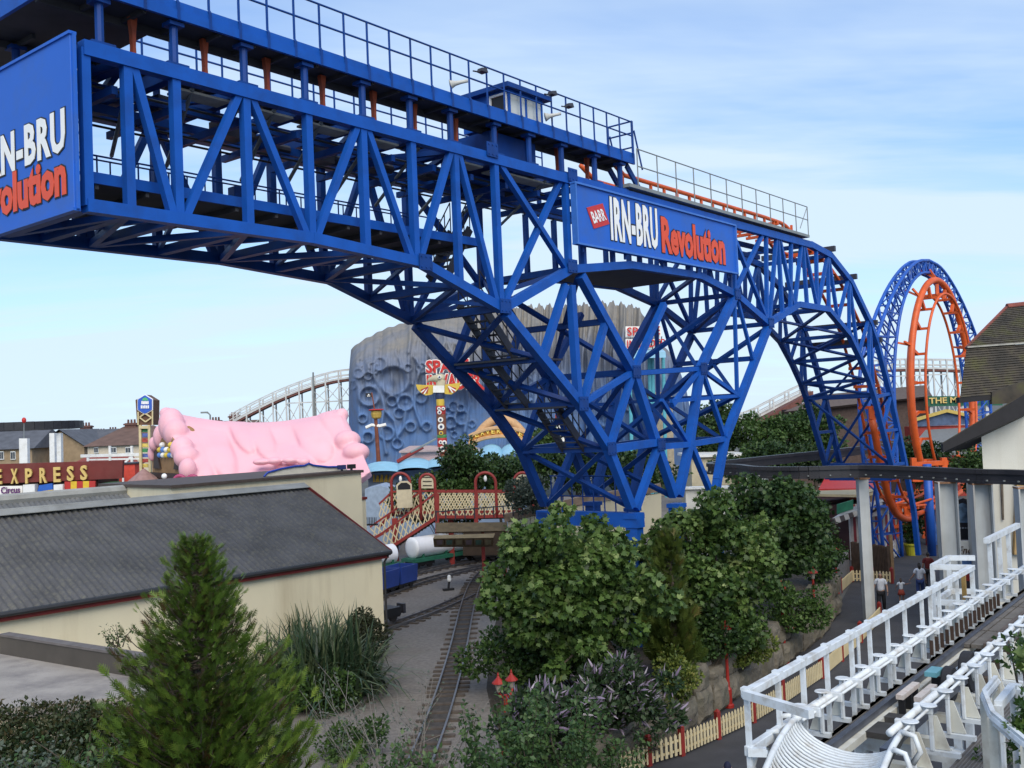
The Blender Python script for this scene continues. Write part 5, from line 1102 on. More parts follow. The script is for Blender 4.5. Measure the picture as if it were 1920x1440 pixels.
for k, (px, py) in enumerate(((868, 838), (885, 842), (897, 846), (850, 843))):
    q = atY(px, py + 4, AY - 2); MB().ball(V3(q[0], q[1], q[2] - .4), (.6, .5, .8), 7, 5).build('rock_lump', M('lump_tan' if k % 2 else 'lump_grey', (.36, .26, .15) if k % 2 else (.26, .27, .32), .9, .3), arc)
# pink shed and booms to the left of the totem
sq = atY(790, 860, 73); ps = thing('pink_shed', 'pale pink boarded shed at the foot of the totem pole', 'shed', V3(sq[0], sq[1], 0))
MB().prism([V3(*atY(752, 860, 73)[:2], 0), V3(*atY(822, 860, 73)[:2], 0), atY(822, 843, 73), atY(752, 845, 73)], (0, 4, 0)).build('wall', M('pale_pink', (.52, .36, .36), .7, .1), ps)
MB().prism([atY(748, 846, 72.6), atY(826, 843, 72.6), atY(820, 835, 76), atY(768, 836, 76)], (0, 0, -.12)).build('roof', M('roof_pinkgrey', (.40, .30, .29), .8, .15), ps)
MB().tube([atY(745, 866, 71.5), atY(793, 838, 71.5)], .14, 6).build('handrail', REDP, ps); MB().tube([atY(770, 848, 71.4), atY(818, 823, 71.4)], .08, 5).build('handrail', GREY, ps)

# ------------------------------------------------------------------ lookout mast
MY = 78.0; q0 = atY(710, 868, MY); q1 = atY(704, 780, MY)
mst = thing('lookout_mast', 'brown ship mast with a barrel lookout and small black flag', 'mast', V3(q0[0], q0[1], 0))
MB().tube([V3(q0[0], q0[1], 0), q0, q1], [.20, .17, .13], 8).build('mast', M('mast_brown', (.18, .055, .03), .7, .2), mst)
c_ = atY(706, 783, MY); hh = 13 * MY / FPX
MB().lathe(c_, [(.22, -.1), (.36, 0), (.42, hh * .5), (.40, hh), (.33, hh), (.30, .1)], 12).build('barrel', M('barrel_gold', (.45, .30, .06), .6, .2), mst)
MB().lathe(c_ + V3(0, 0, hh), [(.5, 0), (.62, .06), (.5, .12)], 12).build('barrel_rim', SRD, mst)
MB().tube([q1, atY(697, 736, MY)], .05, 5).build('flag_pole', MATS['mast_brown'], mst)
fq = atY(697, 737, MY); MB().prism([fq, fq + V3(-.48, 0, .02), fq + V3(-.48, 0, -.3), fq + V3(0, 0, -.32)], (0, .03, 0)).build('flag', BLACK, mst)
m_ = MB()
m_.ball(fq + V3(-.24, -.02, -.12), (.06, .02, .06), 6, 4); m_.bar(fq + V3(-.36, -.02, -.26), fq + V3(-.12, -.02, -.18), .03); m_.bar(fq + V3(-.36, -.02, -.18), fq + V3(-.12, -.02, -.26), .03); m_.build('flag_mark', SW, mst)
MB().tube([atY(686, 802, MY), atY(697, 797, MY), atY(712, 799, MY), atY(724, 796, MY)], .13, 6).build('furled_sail', SW, mst)

# ------------------------------------------------------------------ pink iced cottage
GY = 62.0; gq = atY(480, 905, GY)
PINK = M('pink_icing', (.78, .42, .47), .55, .05, .8, dirt=(.60, .30, .40), dirt_amt=.4, dscale=.4)
ging = thing('iced_cottage', 'gingerbread cottage with a swollen pink icing roof behind the shed', 'building', V3(gq[0], gq[1], 0))
nu, nv = 96, 64; T_ = []; B_ = []
lob = [(.24, .45, .90, .085), (.10, .5, 1.02, .09), (.41, .22, .50, .06), (.51, .28, .63, .065), (.79, .32, .66, .095), (.93, .15, .55, .07), (.02, .1, .75, .05), (.57, .66, .80, .05), (.68, .66, .82, .06), (.62, .62, .77, .05)]
for i in range(nu):
    u = i / (nu - 1)
    yr = 770 + 22 * math.sin(PI * min(1, max(0, (u - .02) / .94))) ** .9 + (5 if u > .97 else 0)
    for j in range(nv):
        v = j / (nv - 1)
        pxr = 306 + (644 - 306) * u; pxe = 352 + (695 - 352) * u; pye = 912 - 46 * max(0, (u - .86) / .14) ** 1.3 * .6
        w2 = v ** .95
        px = pxr + (pxe - pxr) * w2; py = yr + (pye - yr) * v
        d = 0
        for lu, v0, v1, wd_ in lob:
            e_ = ((u - lu) / wd_) ** 2 + (max(0, v - v0) / (v1 - v0)) ** 2
            if e_ < 1: d = max(d, .52 * (1 - e_) ** .3 * max(0, 1 - max(0, v0 - v) / .3))
        d += .10 * math.sin(u * 17 + v * 3) * math.sin(v * 7)
        rnd = .9 * (1 - min(1, v / .12)) ** 2
        q = atY(px, py, GY + 4.5 - 5.5 * v + rnd); T_.append(q + V3(0, -.75, .42) * d); B_.append(q + V3(0, .7, -.35))
m_ = MB(); o_ = nu * nv
fs = [(i * nv + j, i * nv + j + 1, (i + 1) * nv + j + 1, (i + 1) * nv + j) for i in range(nu - 1) for j in range(nv - 1)]
fs += [tuple(o_ + k for k in f[::-1]) for f in fs]
rim = [i * nv for i in range(nu)] + [(nu - 1) * nv + j for j in range(1, nv)] + [i * nv + nv - 1 for i in range(nu - 2, -1, -1)] + [j for j in range(nv - 2, 0, -1)]
for a_, b_ in zip(rim, rim[1:] + rim[:1]): fs.append((b_, a_, o_ + a_, o_ + b_))
m_.add(T_ + B_, fs)
def blob(pxs, Y, r_): m_.tube([atY(x_, y_, Y) for x_, y_ in pxs], r_, 12)
for px, py, Y, rx, rz in ((322, 798, GY + 3.4, .85, 1.15), (330, 812, GY + 2.8, .8, .9), (342, 842, GY + 1.2, .75, .8), (350, 858, GY + .7, .8, .7), (652, 826, GY + 2.2, .85, .65), (668, 848, GY + 1.2, .85, .6), (300, 818, GY + 4.5, .45, .75), (290, 832, GY + 5, .4, .5), (285, 850, GY + 5.5, .3, .55), (352, 880, GY - .8, .55, .7), (312, 775, GY + 3.6, .45, .4), (641, 778, GY + 4.3, .45, .45), (490, 866, GY - .2, .55, .22), (515, 864, GY - .2, .5, .25), (545, 863, GY - .2, .5, .24), (570, 866, GY - .2, .4, .25)):
    m_.ball(atY(px, py, Y), (rx, rx, rz), 14, 10)
ic_ = m_.build('icing_roof', PINK, ging, smooth=True)
rm = ic_.modifiers.new('remesh', 'REMESH'); rm.mode = 'VOXEL'; rm.voxel_size = .09; rm.use_smooth_shade = True
sm_ = ic_.modifiers.new('smooth', 'SMOOTH'); sm_.iterations = 4; sm_.factor = .6
GB = M('ginger_brown', (.30, .17, .075), .8, .15, 2.0); CH = M('chocolate', (.035, .02, .016), .6, .2)
gw = [V3(*atY(286, 905, GY + 5.8)[:2], 0), V3(*atY(350, 905, GY - .2)[:2], 0)]
MB().prism([gw[0], gw[1], V3(gw[1][0], gw[1][1], atY(350, 872, GY)[2]), V3(*(gw[0] + gw[1])[:2] / 2, atY(318, 800, GY + 3)[2]), V3(gw[0][0], gw[0][1], atY(286, 860, GY + 6)[2])], (8, 5.5, 0)).build('wall', GB, ging)
gd = (gw[1] - gw[0]); gl = np.linalg.norm(gd); gd /= gl; gn = V3(gd[1], -gd[0], 0)
cand = [M('candy_' + n_, c_, .4, .05) for n_, c_ in (('yellow', (.62, .46, .06)), ('blue', (.10, .22, .55)), ('white', (.75, .74, .70)))]
for row, (py, n_) in enumerate(((843, 5), (853, 5), (834, 2))):
    for k in range(n_):
        u = .28 + .5 * (k + .5) / n_; c_ = gw[0] + gd * gl * u; z = atY(318, py, GY + 3)[2]
        MB().ball(V3(c_[0], c_[1], z) + gn * .12, (.22, .22, .19), 9, 6).build('candy', cand[(k + row) % 3], ging)
for u, z in ((.12, 871), (.72, 871)):
    c_ = gw[0] + gd * gl * (u + .08); zz = atY(318, z + 8, GY + 3)[2]
    MB().prism([c_ - gd * .75 + V3(0, 0, zz), c_ + gd * .75 + V3(0, 0, zz), c_ + gd * (.5 if u > .5 else .1) + V3(0, 0, zz + 1.15), c_ - gd * (.1 if u > .5 else .5) + V3(0, 0, zz + 1.15)], gn * .12).build('chocolate_panel', CH, ging)
for z in (893, 905): 
    zz = atY(318, z, GY + 2)[2]; MB().bar(gw[0] + gn * .1 + V3(0, 0, zz), gw[1] + gn * .1 + V3(0, 0, zz), .2, .35).build('chocolate_band', CH, ging)
q = atY(308, 893, GY - 1.2); r_ = thing('globe_lamp', 'white globe lamp beside the brown cone roof', 'lamp', V3(q[0], q[1], 0)); MB().ball(q, .17, 10, 8).build('globe', LETW, r_, smooth=True); MB().tube([V3(q[0], q[1], 0), q], .04, 6).build('post', DARKM, r_)
for px in (337, 361):
    q = atY(px, 903, GY - 2); r_ = thing('hoop_arch', 'dark pink hoop nearest the cone roof' if px < 350 else 'dark pink hoop farther from the cone roof', 'hoop', V3(q[0], q[1], 0), 'pink hoops before the cottage')
    MB().tube([V3(q[0] - .34, q[1], 0)] + [q + V3(-.34 * math.cos(a_), 0, .34 * math.sin(a_)) for a_ in np.linspace(0, PI, 10)] + [V3(q[0] + .34, q[1], 0)], .12, 7).build('hoop', M('hoop_pink', (.35, .05, .13), .5), r_, smooth=True)
q = atY(270, 908, 66); r_ = thing('cone_roof_kiosk', 'small kiosk with a dusty pink cone roof left of the iced cottage', 'kiosk', V3(q[0], q[1], 0))
zt = atY(268, 879, 66)[2]; MB().lathe(V3(q[0], q[1], 0), [(1.35, zt - 1.05), (1.0, zt - .75), (.06, zt)], 14).build('roof', M('dusty_pink', (.28, .17, .16), .8, .15), r_); MB().lathe(V3(q[0], q[1], 0), [(1.0, 0), (1.0, zt - .98)], 14).build('wall', M('kiosk_yellow', (.45, .36, .12), .7, .3, 4.0), r_)

# ------------------------------------------------------------------ tall hexagon sign
HY = 70.0; hq = atY(272, 900, HY)
hx = thing('pylon_sign', 'tall sign tower topped by a blue hexagon edged in white', 'sign', V3(hq[0], hq[1], 0))
CRM = M('sign_cream', (.55, .46, .26), .6, .12); BRS = M('sign_brown', (.12, .06, .035), .7, .2)
H3 = lambda px, py, o=0: atY(px, py, HY + o)
MB().prism([H3(257, 797), H3(286, 797), H3(287, 750), H3(271, 740), H3(254, 750)], (0, 1.3, 0)).build('cabinet', BRS, hx)
hexa_ = [H3(272, 741, -.1), H3(285, 749, -.1), H3(285, 768, -.1), H3(272, 776, -.1), H3(259, 768, -.1), H3(259, 749, -.1)]
hc_ = sum(hexa_) / 6
MB().prism([hc_ + (q - hc_) * 1.1 for q in hexa_], (0, .1, 0)).build('hexagon_edge', LETW, hx)
MB().prism([q - V3(0, .06, 0) for q in hexa_], (0, .1, 0)).build('hexagon_face', M('hex_blue', (.03, .10, .45), .5), hx)
m_ = MB()
for (xa, xb, ya, yb) in ((265, 279, 752, 758), (264, 280, 760, 766)):
    for k in range(5): x_ = xa + (xb - xa) * k / 5; m_.prism([H3(x_, yb, -.2), H3(x_ + 2.3, yb - .5, -.2), H3(x_ + 2.3, ya + (k % 2), -.2), H3(x_, ya, -.2)], (0, .05, 0))
m_.build('worn_lettering', LETW, hx)
MB().prism([H3(266, 751, -.18), H3(278, 751, -.18), H3(276, 747, -.18), H3(272, 745, -.18), H3(268, 747, -.18)], (0, .05, 0)).build('green_arc', M('arc_green', (.10, .42, .16), .5), hx)
m_ = MB()
for a_, b_ in (((262, 782), (272, 775)), ((272, 775), (284, 783)), ((262, 783), (273, 791)), ((284, 783), (273, 791)), ((259, 797), (259, 772)), ((286, 797), (286, 770))): m_.bar(H3(*a_, -.12), H3(*b_, -.12), .09, .06, (0, 1, 0))
m_.build('lattice_trim', CRM, hx)
for px in (263, 280):
    MB().bar(V3(*H3(px, 890)[:2], 0), H3(px, 797), .16, .2, (0, 1, 0)).build('post', CRM, hx)
cols_ = [(.05, .25, .10), (.08, .12, .35), (.35, .06, .05), (.5, .4, .1)]
for k in range(8): 
    y_ = 803 + k * 9.5; MB().prism([H3(265.5, y_ + 7, .1), H3(277.5, y_ + 7, .1), H3(277.5, y_, .1), H3(265.5, y_, .1)], (0, .15, 0)).build('confetti_panel', M('confetti' + str(k % 4), cols_[k % 4], .6, .4, 6.0), hx)
MB().bar(H3(263, 801, -.05), H3(280, 801, -.05), .2, .2).build('crossbar', CRM, hx)

# ------------------------------------------------------------------ monorail ring far left, sign boards along the fairground
RING = M('beam_black', (.022, .022, .026), .5, .2, 2.0)
rc_ = atY(8, 800, 96); ring = thing('monorail_loop', 'dark curved monorail beam on white columns at the far left', 'monorail', V3(rc_[0], rc_[1], 0))
for (dz, rr2) in ((0, 5.2),):
    pts2 = [V3(rc_[0] + rr2 * math.cos(a_), rc_[1] + 4.0 + rr2 * math.sin(a_), rc_[2]) for a_ in np.linspace(0, 2 * PI, 40)[:-1]]
    m_ = MB()
    for a_, b_ in zip(pts2, pts2[1:] + pts2[:1]): m_.bar(a_, b_, .4, .75)
    m_.build('beam', RING, ring)
for px, Y, w_ in ((99, 93, .45), (111, 98, .5), (48, 90, .5), (40, 95, .3)):
    MB().bar(V3(*atY(px, 870, Y)[:2], 0), atY(px, 812 if px > 90 else 822, Y), w_, w_, (0, 1, 0)).build('column', WHITE, ring)
q = atY(45, 822, 90); MB().tube([q, atY(45, 790, 90)], .04, 5).build('signal_mast', GREY, ring); MB().ball(atY(45, 788, 90), (.2, .2, .26), 8, 6).build('signal_light', SRD, ring)
EY = 80.0; eq = atY(110, 915, EY)
MAR = M('maroon_board', (.135, .022, .018), .65, .2, .8, dirt=(.16, .06, .05), dirt_amt=.6, dscale=.6); GOLD = M('gold_letter', (.58, .42, .14), .45, .1)
exp = thing('fairground_front', 'long maroon fairground fascia with raised gold lettering', 'building', V3(eq[0], eq[1], 0))
eY = lambda px, py, o=0: atY(px, py, EY + o)
MB().prism([eY(-60, 909), eY(229, 897), eY(230, 863), eY(-60, 872)], (0, .35, 0)).build('fascia', MAR, exp)
for ch, px, yb in (('E', -8, 908), ('X', 22, 907), ('P', 49, 906.5), ('R', 76, 905.5), ('E', 102, 904), ('S', 127, 902), ('S', 152, 900.5)):
    m_ = MB(); text_on(m_, ch, eY(px, yb, -.1), V3(1, 0, 0), V3(0, 0, 1), 13 * EY / FPX, 28 * EY / FPX, .03, .16); m_.build('gold_letter', GOLD, exp)
MB().prism([eY(-60, 940, .5), eY(184, 932, .5), eY(184, 899, .5), eY(-60, 905, .5)], (0, 4, 0)).build('back_wall', M('dark_brown', (.05, .025, .02), .8), exp)
MB().prism([eY(-30, 934, -.2), eY(42, 931, -.2), eY(42, 911, -.2), eY(-30, 912, -.2)], (0, .2, 0)).build('circus_board', SW, exp)
flat_text(exp, 'Circus', 2, 926, 38, 913, EY - .3, M('circus_purple', (.10, .02, .12), .5), 'circus_lettering', .02, .05)
for px, w_ in ((54, 22), (109, 17)): MB().prism([eY(px - w_ / 2, 935, -.5), eY(px + w_ / 2, 934, -.5), eY(px + w_ / 2, 908, -.5), eY(px - w_ / 2, 909, -.5)], (0, .6, 0)).build('white_pier', WHITE, exp)
MB().prism([eY(69, 930, -.2), eY(99, 928, -.2), eY(99, 918, -.2), eY(70, 922, -.2)], (0, .2, 0)).build('yellow_panel', M('panel_yellow', (.62, .42, .03), .5), exp)
MB().prism([eY(70, 922, -.2), eY(99, 918, -.2), eY(98, 906, -.2), eY(73, 910, -.2)], (0, .2, 0)).build('blue_panel', M('panel_blue', (.02, .10, .42), .5), exp)
for k in range(5): x_ = 121 + k * 11.5; MB().prism([eY(x_, 928 - k * .3, -.2), eY(x_ + 11.3, 928 - k * .3, -.2), eY(x_ + 11.3, 903 - k * .3, -.2), eY(x_, 903 - k * .3, -.2)], (0, .2, 0)).build('striped_panel', M('panel_red', (.40, .03, .025), .5) if k % 2 == 0 else M('panel_yellow', (.62, .42, .03), .5), exp)
MB().bar(eY(231, 925), eY(231, 896), .12, .12, (0, 1, 0)).build('fascia_post', WHITE, exp)
MB().prism([eY(186, 935, 1), eY(250, 930, 1), eY(250, 905, 1), eY(186, 906, 1)], (0, 2, 0)).build('side_passage', M('passage_green', (.03, .13, .025), .8, .3), exp)
q = eY(247, 890, 4); r_ = thing('red_booth', 'bright red booth wall between the maroon fascia and the sign tower', 'booth', V3(q[0], q[1], 0)); MB().box(V3(q[0], q[1], 0), (1.3, 2, q[2] + .9)).build('wall', M('booth_red', (.55, .06, .04), .7, .15, 3.0), r_); MB().box(V3(q[0], q[1], q[2] + .9), (1.5, 2.2, .12)).build('roof', DARKM, r_)
q = atY(210, 868, 105); r_ = thing('white_frame_railing', 'white framed railing in front of the brown roofed house', 'railing', V3(q[0], q[1], 0)); m_ = MB()
m_.bar(atY(152, 855, 105), atY(266, 852, 105), .3, .3); m_.bar(atY(165, 862, 105), atY(262, 860, 105), .16, .16)
for px in (165, 206, 247): m_.bar(V3(*atY(px, 870, 105)[:2], 0), atY(px, 836 if px > 180 else 854, 105), .22, .22, (0, 1, 0))
m_.bar(atY(235, 867, 105), atY(247, 855, 105), .2, .2); m_.build('frame', WHITE, r_)
q = atY(195, 870, 112); r_ = thing('red_tiled_shelter', 'low red tiled shelter below the white framed railing', 'shelter', V3(q[0], q[1], 0))
MB().prism([atY(130, 872, 110), atY(262, 868, 110), atY(250, 855, 114), atY(160, 857, 114)], (0, 0, -.2)).build('roof', M('tile_red', (.24, .055, .035), .8, .25), r_); MB().box(V3(*atY(196, 870, 112)[:2], 0), (6, 3, atY(196, 870, 112)[2])).build('wall', MATS['dark_brown'], r_)

# ------------------------------------------------------------------ houses behind
SLATE = M('slate_roof', (.085, .09, .105), .8, .2, 1.0, bump=.2, bscale=8); BROOF = M('brown_roof', (.125, .075, .058), .8, .2, 1.0, bump=.2, bscale=8); TANB = M('tan_brick', (.27, .20, .125), .9, .15, 1.5); CRH = M('house_cream', (.52, .46, .36), .8, .1); CHB = M('chimney_brick', (.12, .06, .05), .9, .2)
def house(px0, px1, pyr, pye, pyb, Y, dep, wall, roof, lab, hip=0.0, chims=(), gable_x=False, wins=()):
    a_, b_ = atY(px0, pye, Y), atY(px1, pye, Y); ze = (a_[2] + b_[2]) / 2; zr = atY((px0 + px1) / 2, pyr, Y + dep / 2)[2]; x0, x1 = a_[0], b_[0]
    r_ = thing('house', lab, 'house', ((x0 + x1) / 2, Y + dep / 2, 0))
    MB().hexa([(x0 + .3, Y + .3, 0), (x1 - .3, Y + .3, 0), (x1 - .3, Y + dep - .3, 0), (x0 + .3, Y + dep - .3, 0)], [(x0 + .3, Y + .3, ze), (x1 - .3, Y + .3, ze), (x1 - .3, Y + dep - .3, ze), (x0 + .3, Y + dep - .3, ze)]).build('wall', wall, r_)
    m_ = MB(); ym = Y + dep / 2
    if gable_x:   # gable faces the camera
        xm = (x0 + x1) / 2
        m_.add([(x0 - .2, Y - .2, ze - .15), (xm, Y - .2, zr), (xm, Y + dep, zr), (x0 - .2, Y + dep, ze - .15)], [(0, 1, 2, 3)]); m_.add([(x1 + .2, Y - .2, ze - .15), (x1 + .2, Y + dep, ze - .15), (xm, Y + dep, zr), (xm, Y - .2, zr)], [(0, 1, 2, 3)])
        MB().prism([(x0 + .3, Y + .3, ze), (x1 - .3, Y + .3, ze), (xm, Y + .3, zr - .3)], (0, .3, 0)).build('gable', wall, r_)
    else:
        h_ = hip * (x1 - x0); R0, R1 = (x0 + h_, ym, zr), (x1 - h_, ym, zr); c = [(x0 - .2, Y - .2, ze), (x1 + .2, Y - .2, ze), (x1 + .2, Y + dep + .2, ze), (x0 - .2, Y + dep + .2, ze)]
        m_.add(c + [R0, R1], [(0, 1, 5, 4), (2, 3, 4, 5), (1, 2, 5), (3, 0, 4)])
    rf = m_.build('roof', roof, r_)
    for px, top in chims:
        q = atY(px, pyr + 4, ym); zt_ = atY(px, top, ym)[2]; m_ = MB().box(V3(q[0], ym, zr - 1.2), (1.6, 1.0, zt_ - zr + 1.2)); m_.box(V3(q[0], ym, zt_ - .3), (1.9, 1.25, .22))
        for k in (-.45, 0, .45): m_.lathe(V3(q[0] + k, ym, zt_), [(.16, 0), (.13, .5)], 7)
        m_.build('chimney', CHB, rf)
    for px, w_, yt, yb in wins:
        p0, p1 = atY(px - w_ / 2, yb, Y + .1), atY(px + w_ / 2, yt, Y + .1)
        f_ = MB(); f_.hexa([(p0[0], Y + .12, p0[2]), (p1[0], Y + .12, p0[2]), (p1[0], Y + .35, p0[2]), (p0[0], Y + .35, p0[2])], [(p0[0], Y + .12, p1[2]), (p1[0], Y + .12, p1[2]), (p1[0], Y + .35, p1[2]), (p0[0], Y + .35, p1[2])]); wn = f_.build('window', WHITE, r_)
        m_ = MB()
        for s_ in (0, 1):
            xa = p0[0] + (p1[0] - p0[0]) * (.08 + .46 * s_); xb = xa + (p1[0] - p0[0]) * .38; m_.hexa([(xa, Y + .08, p0[2] + .12), (xb, Y + .08, p0[2] + .12), (xb, Y + .14, p0[2] + .12), (xa, Y + .14, p0[2] + .12)], [(xa, Y + .08, p1[2] - .12), (xb, Y + .08, p1[2] - .12), (xb, Y + .14, p1[2] - .12), (xa, Y + .14, p1[2] - .12)])
        m_.build('pane', M('pane_dark', (.05, .06, .075), .15), wn)
    return r_
house(-60, 62, 808, 843, 880, 140, 12, TANB, SLATE, 'grey slated house with pale windows at the left edge', .0, (), False, ((2, 9, 846, 862), (24, 9, 846, 862)))
house(64, 160, 806, 838, 880, 146, 14, TANB, SLATE, 'brown brick gabled house behind the white monorail columns', .0, (), True)
house(120, 205, 806, 836, 880, 152, 13, TANB, SLATE, 'grey slated house with a stout chimney left of the brown hip roof', .15, ((162, 798),), False, ((165, 8, 840, 852),))
house(158, 292, 800, 835, 880, 136, 14, CRH, BROOF, 'pale house with a big brown hipped roof and chimney', .28, ((247, 793),), False, ((180, 8, 838, 850), (212, 12, 838, 850), (240, 10, 838, 850)))
house(140, 230, 808, 840, 880, 170, 14, TANB, SLATE, 'farther slated house glimpsed between two roofs', .05, ((212, 806), (190, 809)))
house(395, 470, 789, 806, 880, 150, 12, TANB, BROOF, 'red brown roofed house just showing above the pink roof', .05, ((441, 779), (405, 788)))
house(505, 600, 792, 812, 880, 156, 12, TANB, BROOF, 'distant brown roofed house under the white wooden coaster', .05, ())
# aerial and street light
q = atY(450, 790, 150); r_ = thing('aerial', 'thin rooftop television aerial above the pink roof', 'aerial', q); m_ = MB().tube([q, atY(450, 765, 150)], .05, 4); m_.bar(atY(447, 769, 150), atY(453, 768, 150), .05); m_.bar(atY(447, 774, 150), atY(453, 773, 150), .05); m_.build('mast', GREY, r_)
q = atY(394, 800, 110); r_ = thing('street_light', 'grey street light with a bent arm behind the pink roof', 'street light', V3(q[0], q[1], 0)); MB().tube([V3(q[0], q[1], 0), atY(394, 778, 110), atY(390, 774, 110), atY(384, 773, 110)], .09, 6).build('column', GREY, r_); MB().box(atY(383, 775, 110), (.7, .35, .18)).build('lamp_head', GREY, r_)

# ------------------------------------------------------------------ old wooden coaster (left hill)
WY = 118.0; wq = atY(560, 850, WY)
WWH = M('trestle_white', (.50, .51, .50), .7, .15, 1.0, dirt=(.25, .2, .17), dirt_amt=.5); WBR = M('trestle_brown', (.14, .055, .045), .8, .2)
def trestle(name, lab, pts, Y, base, post_dx, dy=0.0, lower=True, depth=1.6, tie=None):
    P0_ = [atY(x_, y_, Y + dy * k / (len(pts) - 1)) for k, (x_, y_) in enumerate(pts)]; C_ = spline(P0_, 6)
    r_ = thing(name, lab, 'wooden coaster', (C_[0][0], C_[0][1], 0)); off = V3(0, depth, 0)
    m_ = MB()
    for a_, b_ in zip(C_[:-1], C_[1:]): m_.hexa([a_, a_ + off, b_ + off, b_], [q + V3(0, 0, .3) for q in (a_, a_ + off, b_ + off, b_)])
    m_.build('track_deck', WBR, r_)
    for o_ in (V3(0, 0, 0), off):
        MB().chain([q + o_ + V3(0, 0, 1.35) for q in C_], .10, .12).build('handrail', WWH, r_); MB().chain([q + o_ + V3(0, 0, .75) for q in C_], .07, .1).build('handrail', WWH, r_); MB().chain([q + o_ + V3(0, 0, .34) for q in C_], .12, .2).build('kerb_rail', WWH, r_)
    xs = np.arange(C_[0][0] + .5, C_[-1][0], post_dx); cx = [q[0] for q in C_]; cz = [q[2] for q in C_]; cy = [q[1] for q in C_]
    pv = None
    for x_ in xs:
        z_ = float(np.interp(x_, cx, cz)); y_ = float(np.interp(x_, cx, cy)); m_ = MB()
        for o_ in (0, depth): m_.bar((x_, y_ + o_, base), (x_, y_ + o_, z_ + 1.35), .16, .16, (0, 1, 0))
        m_.bar((x_, y_, base), (x_, y_ + depth, max(base + .5, z_ - .5)), .1); m_.build('trestle_bent', WWH, r_)
        if pv is not None:
            m_ = MB(); zlo = min(z_, pv[2]) - .2; lv_ = base + 1.0
            while lv_ < zlo:
                m_.bar((pv[0], pv[1], lv_), (x_, y_, lv_), .10, .14); zu = min(lv_ + 2.8, zlo); 
                if zu - lv_ > 1.0: m_.bar((pv[0], pv[1] + .1, lv_), (x_, y_ + .1, zu), .08); m_.bar((pv[0], pv[1] + .2, zu), (x_, y_ + .2, lv_), .08)
                lv_ += 2.8
            if m_.f: m_.build('trestle_bracing', WWH, r_)
        pv = (x_, y_, z_)
    return r_
trestle('wooden_coaster', 'white wooden coaster hill climbing behind the pink roof to the rock', [(430, 800), (475, 776), (525, 752), (580, 731), (625, 718), (680, 711)], WY, 0, 1.55)
q = atY(587, 722, WY); r_ = thing('mast_pole', 'thin pole standing on the crest of the white wooden coaster', 'pole', V3(q[0], q[1] - .3, 0)); MB().tube([V3(q[0], q[1] - .3, 0), atY(587, 698, WY - .3)], .1, 6).build('pole', GREY, r_)
trestle('wooden_coaster', 'white wooden coaster with red slope left of the falling blue truss', [(1385, 800), (1410, 793), (1440, 778), (1480, 757), (1520, 738)], 110, 0, 1.7)
trestle('wooden_coaster', 'white wooden coaster trestle seen through the orange loop', [(1640, 699), (1690, 696), (1740, 696), (1790, 697), (1840, 699)], 112, 0, 1.5)
MB().prism([atY(1408, 808, 108), atY(1525, 744, 108), atY(1525, 733, 108), atY(1408, 797, 108)], (0, 2.2, 0)).build('red_slope', WBR, bpy.data.objects['wooden_coaster.001'])
q = atY(1620, 760, 106); r_ = thing('dark_ride_building', 'dark brown barn like building behind the falling blue truss', 'building', V3(q[0], q[1], 0))
MB().prism([V3(*atY(1475, 800, 106)[:2], 0), V3(*atY(1745, 800, 106)[:2], 0), atY(1745, 738, 106), atY(1475, 768, 106)], (0, 8, 0)).build('wall', M('barn_brown', (.075, .05, .042), .85, .25), r_)
MB().prism([atY(1470, 772, 105), atY(1748, 742, 105), atY(1735, 722, 111), atY(1540, 740, 111)], (0, .3, -.2)).build('roof', M('barn_roof', (.10, .075, .065), .85, .2), r_)
q = atY(1770, 752, 104); gs = thing('green_sign', 'dark green sign with gold capitals on the trestle behind the loop', 'sign', q)
MB().prism([atY(1735, 762, 104), atY(1880, 760, 104), atY(1880, 742, 104), atY(1735, 743, 104)], (0, .3, 0)).build('sign_board', M('sign_green', (.012, .09, .05), .6), gs)
flat_text(gs, 'THE MA', 1742, 757, 1808, 746, 103.9, GOLD, 'lettering', .02, .06)
for px in (1745, 1800, 1850): MB().bar(V3(*atY(px, 800, 104.3)[:2], 0), atY(px, 762, 104.3), .3, .3, (0, 1, 0)).build('post', WWH, gs)
q = atY(1765, 800, 98); r_ = thing('colourful_stall', 'low stall with a yellow edged gable behind the foot of the loop', 'stall', V3(q[0], q[1], 0))
MB().prism([atY(1718, 800, 98), atY(1830, 795, 98), atY(1830, 782, 98), atY(1775, 770, 98), atY(1718, 786, 98)], (0, .3, 0)).build('gable', M('stall_blue', (.06, .09, .16), .7, .4, 1.5), r_)
MB().chain([atY(1716, 787, 97.8), atY(1775, 770, 97.8), atY(1832, 783, 97.8)], .3, .3).build('gable_edge', M('stall_yellow', (.45, .33, .08), .6), r_)
MB().prism([V3(*atY(1718, 810, 98.2)[:2], 0), V3(*atY(1830, 810, 98.2)[:2], 0), atY(1830, 797, 98.2), atY(1718, 800, 98.2)], (0, 3, 0)).build('wall', M('stall_red', (.30, .035, .025), .7, .2), r_)
MB().prism([atY(1700, 850, 88), atY(1840, 845, 88), atY(1840, 800, 97), atY(1735, 806, 97)], (0, 0, -.3)).build('grey_roof', M('stall_roof', (.15, .155, .155), .8, .12), r_)
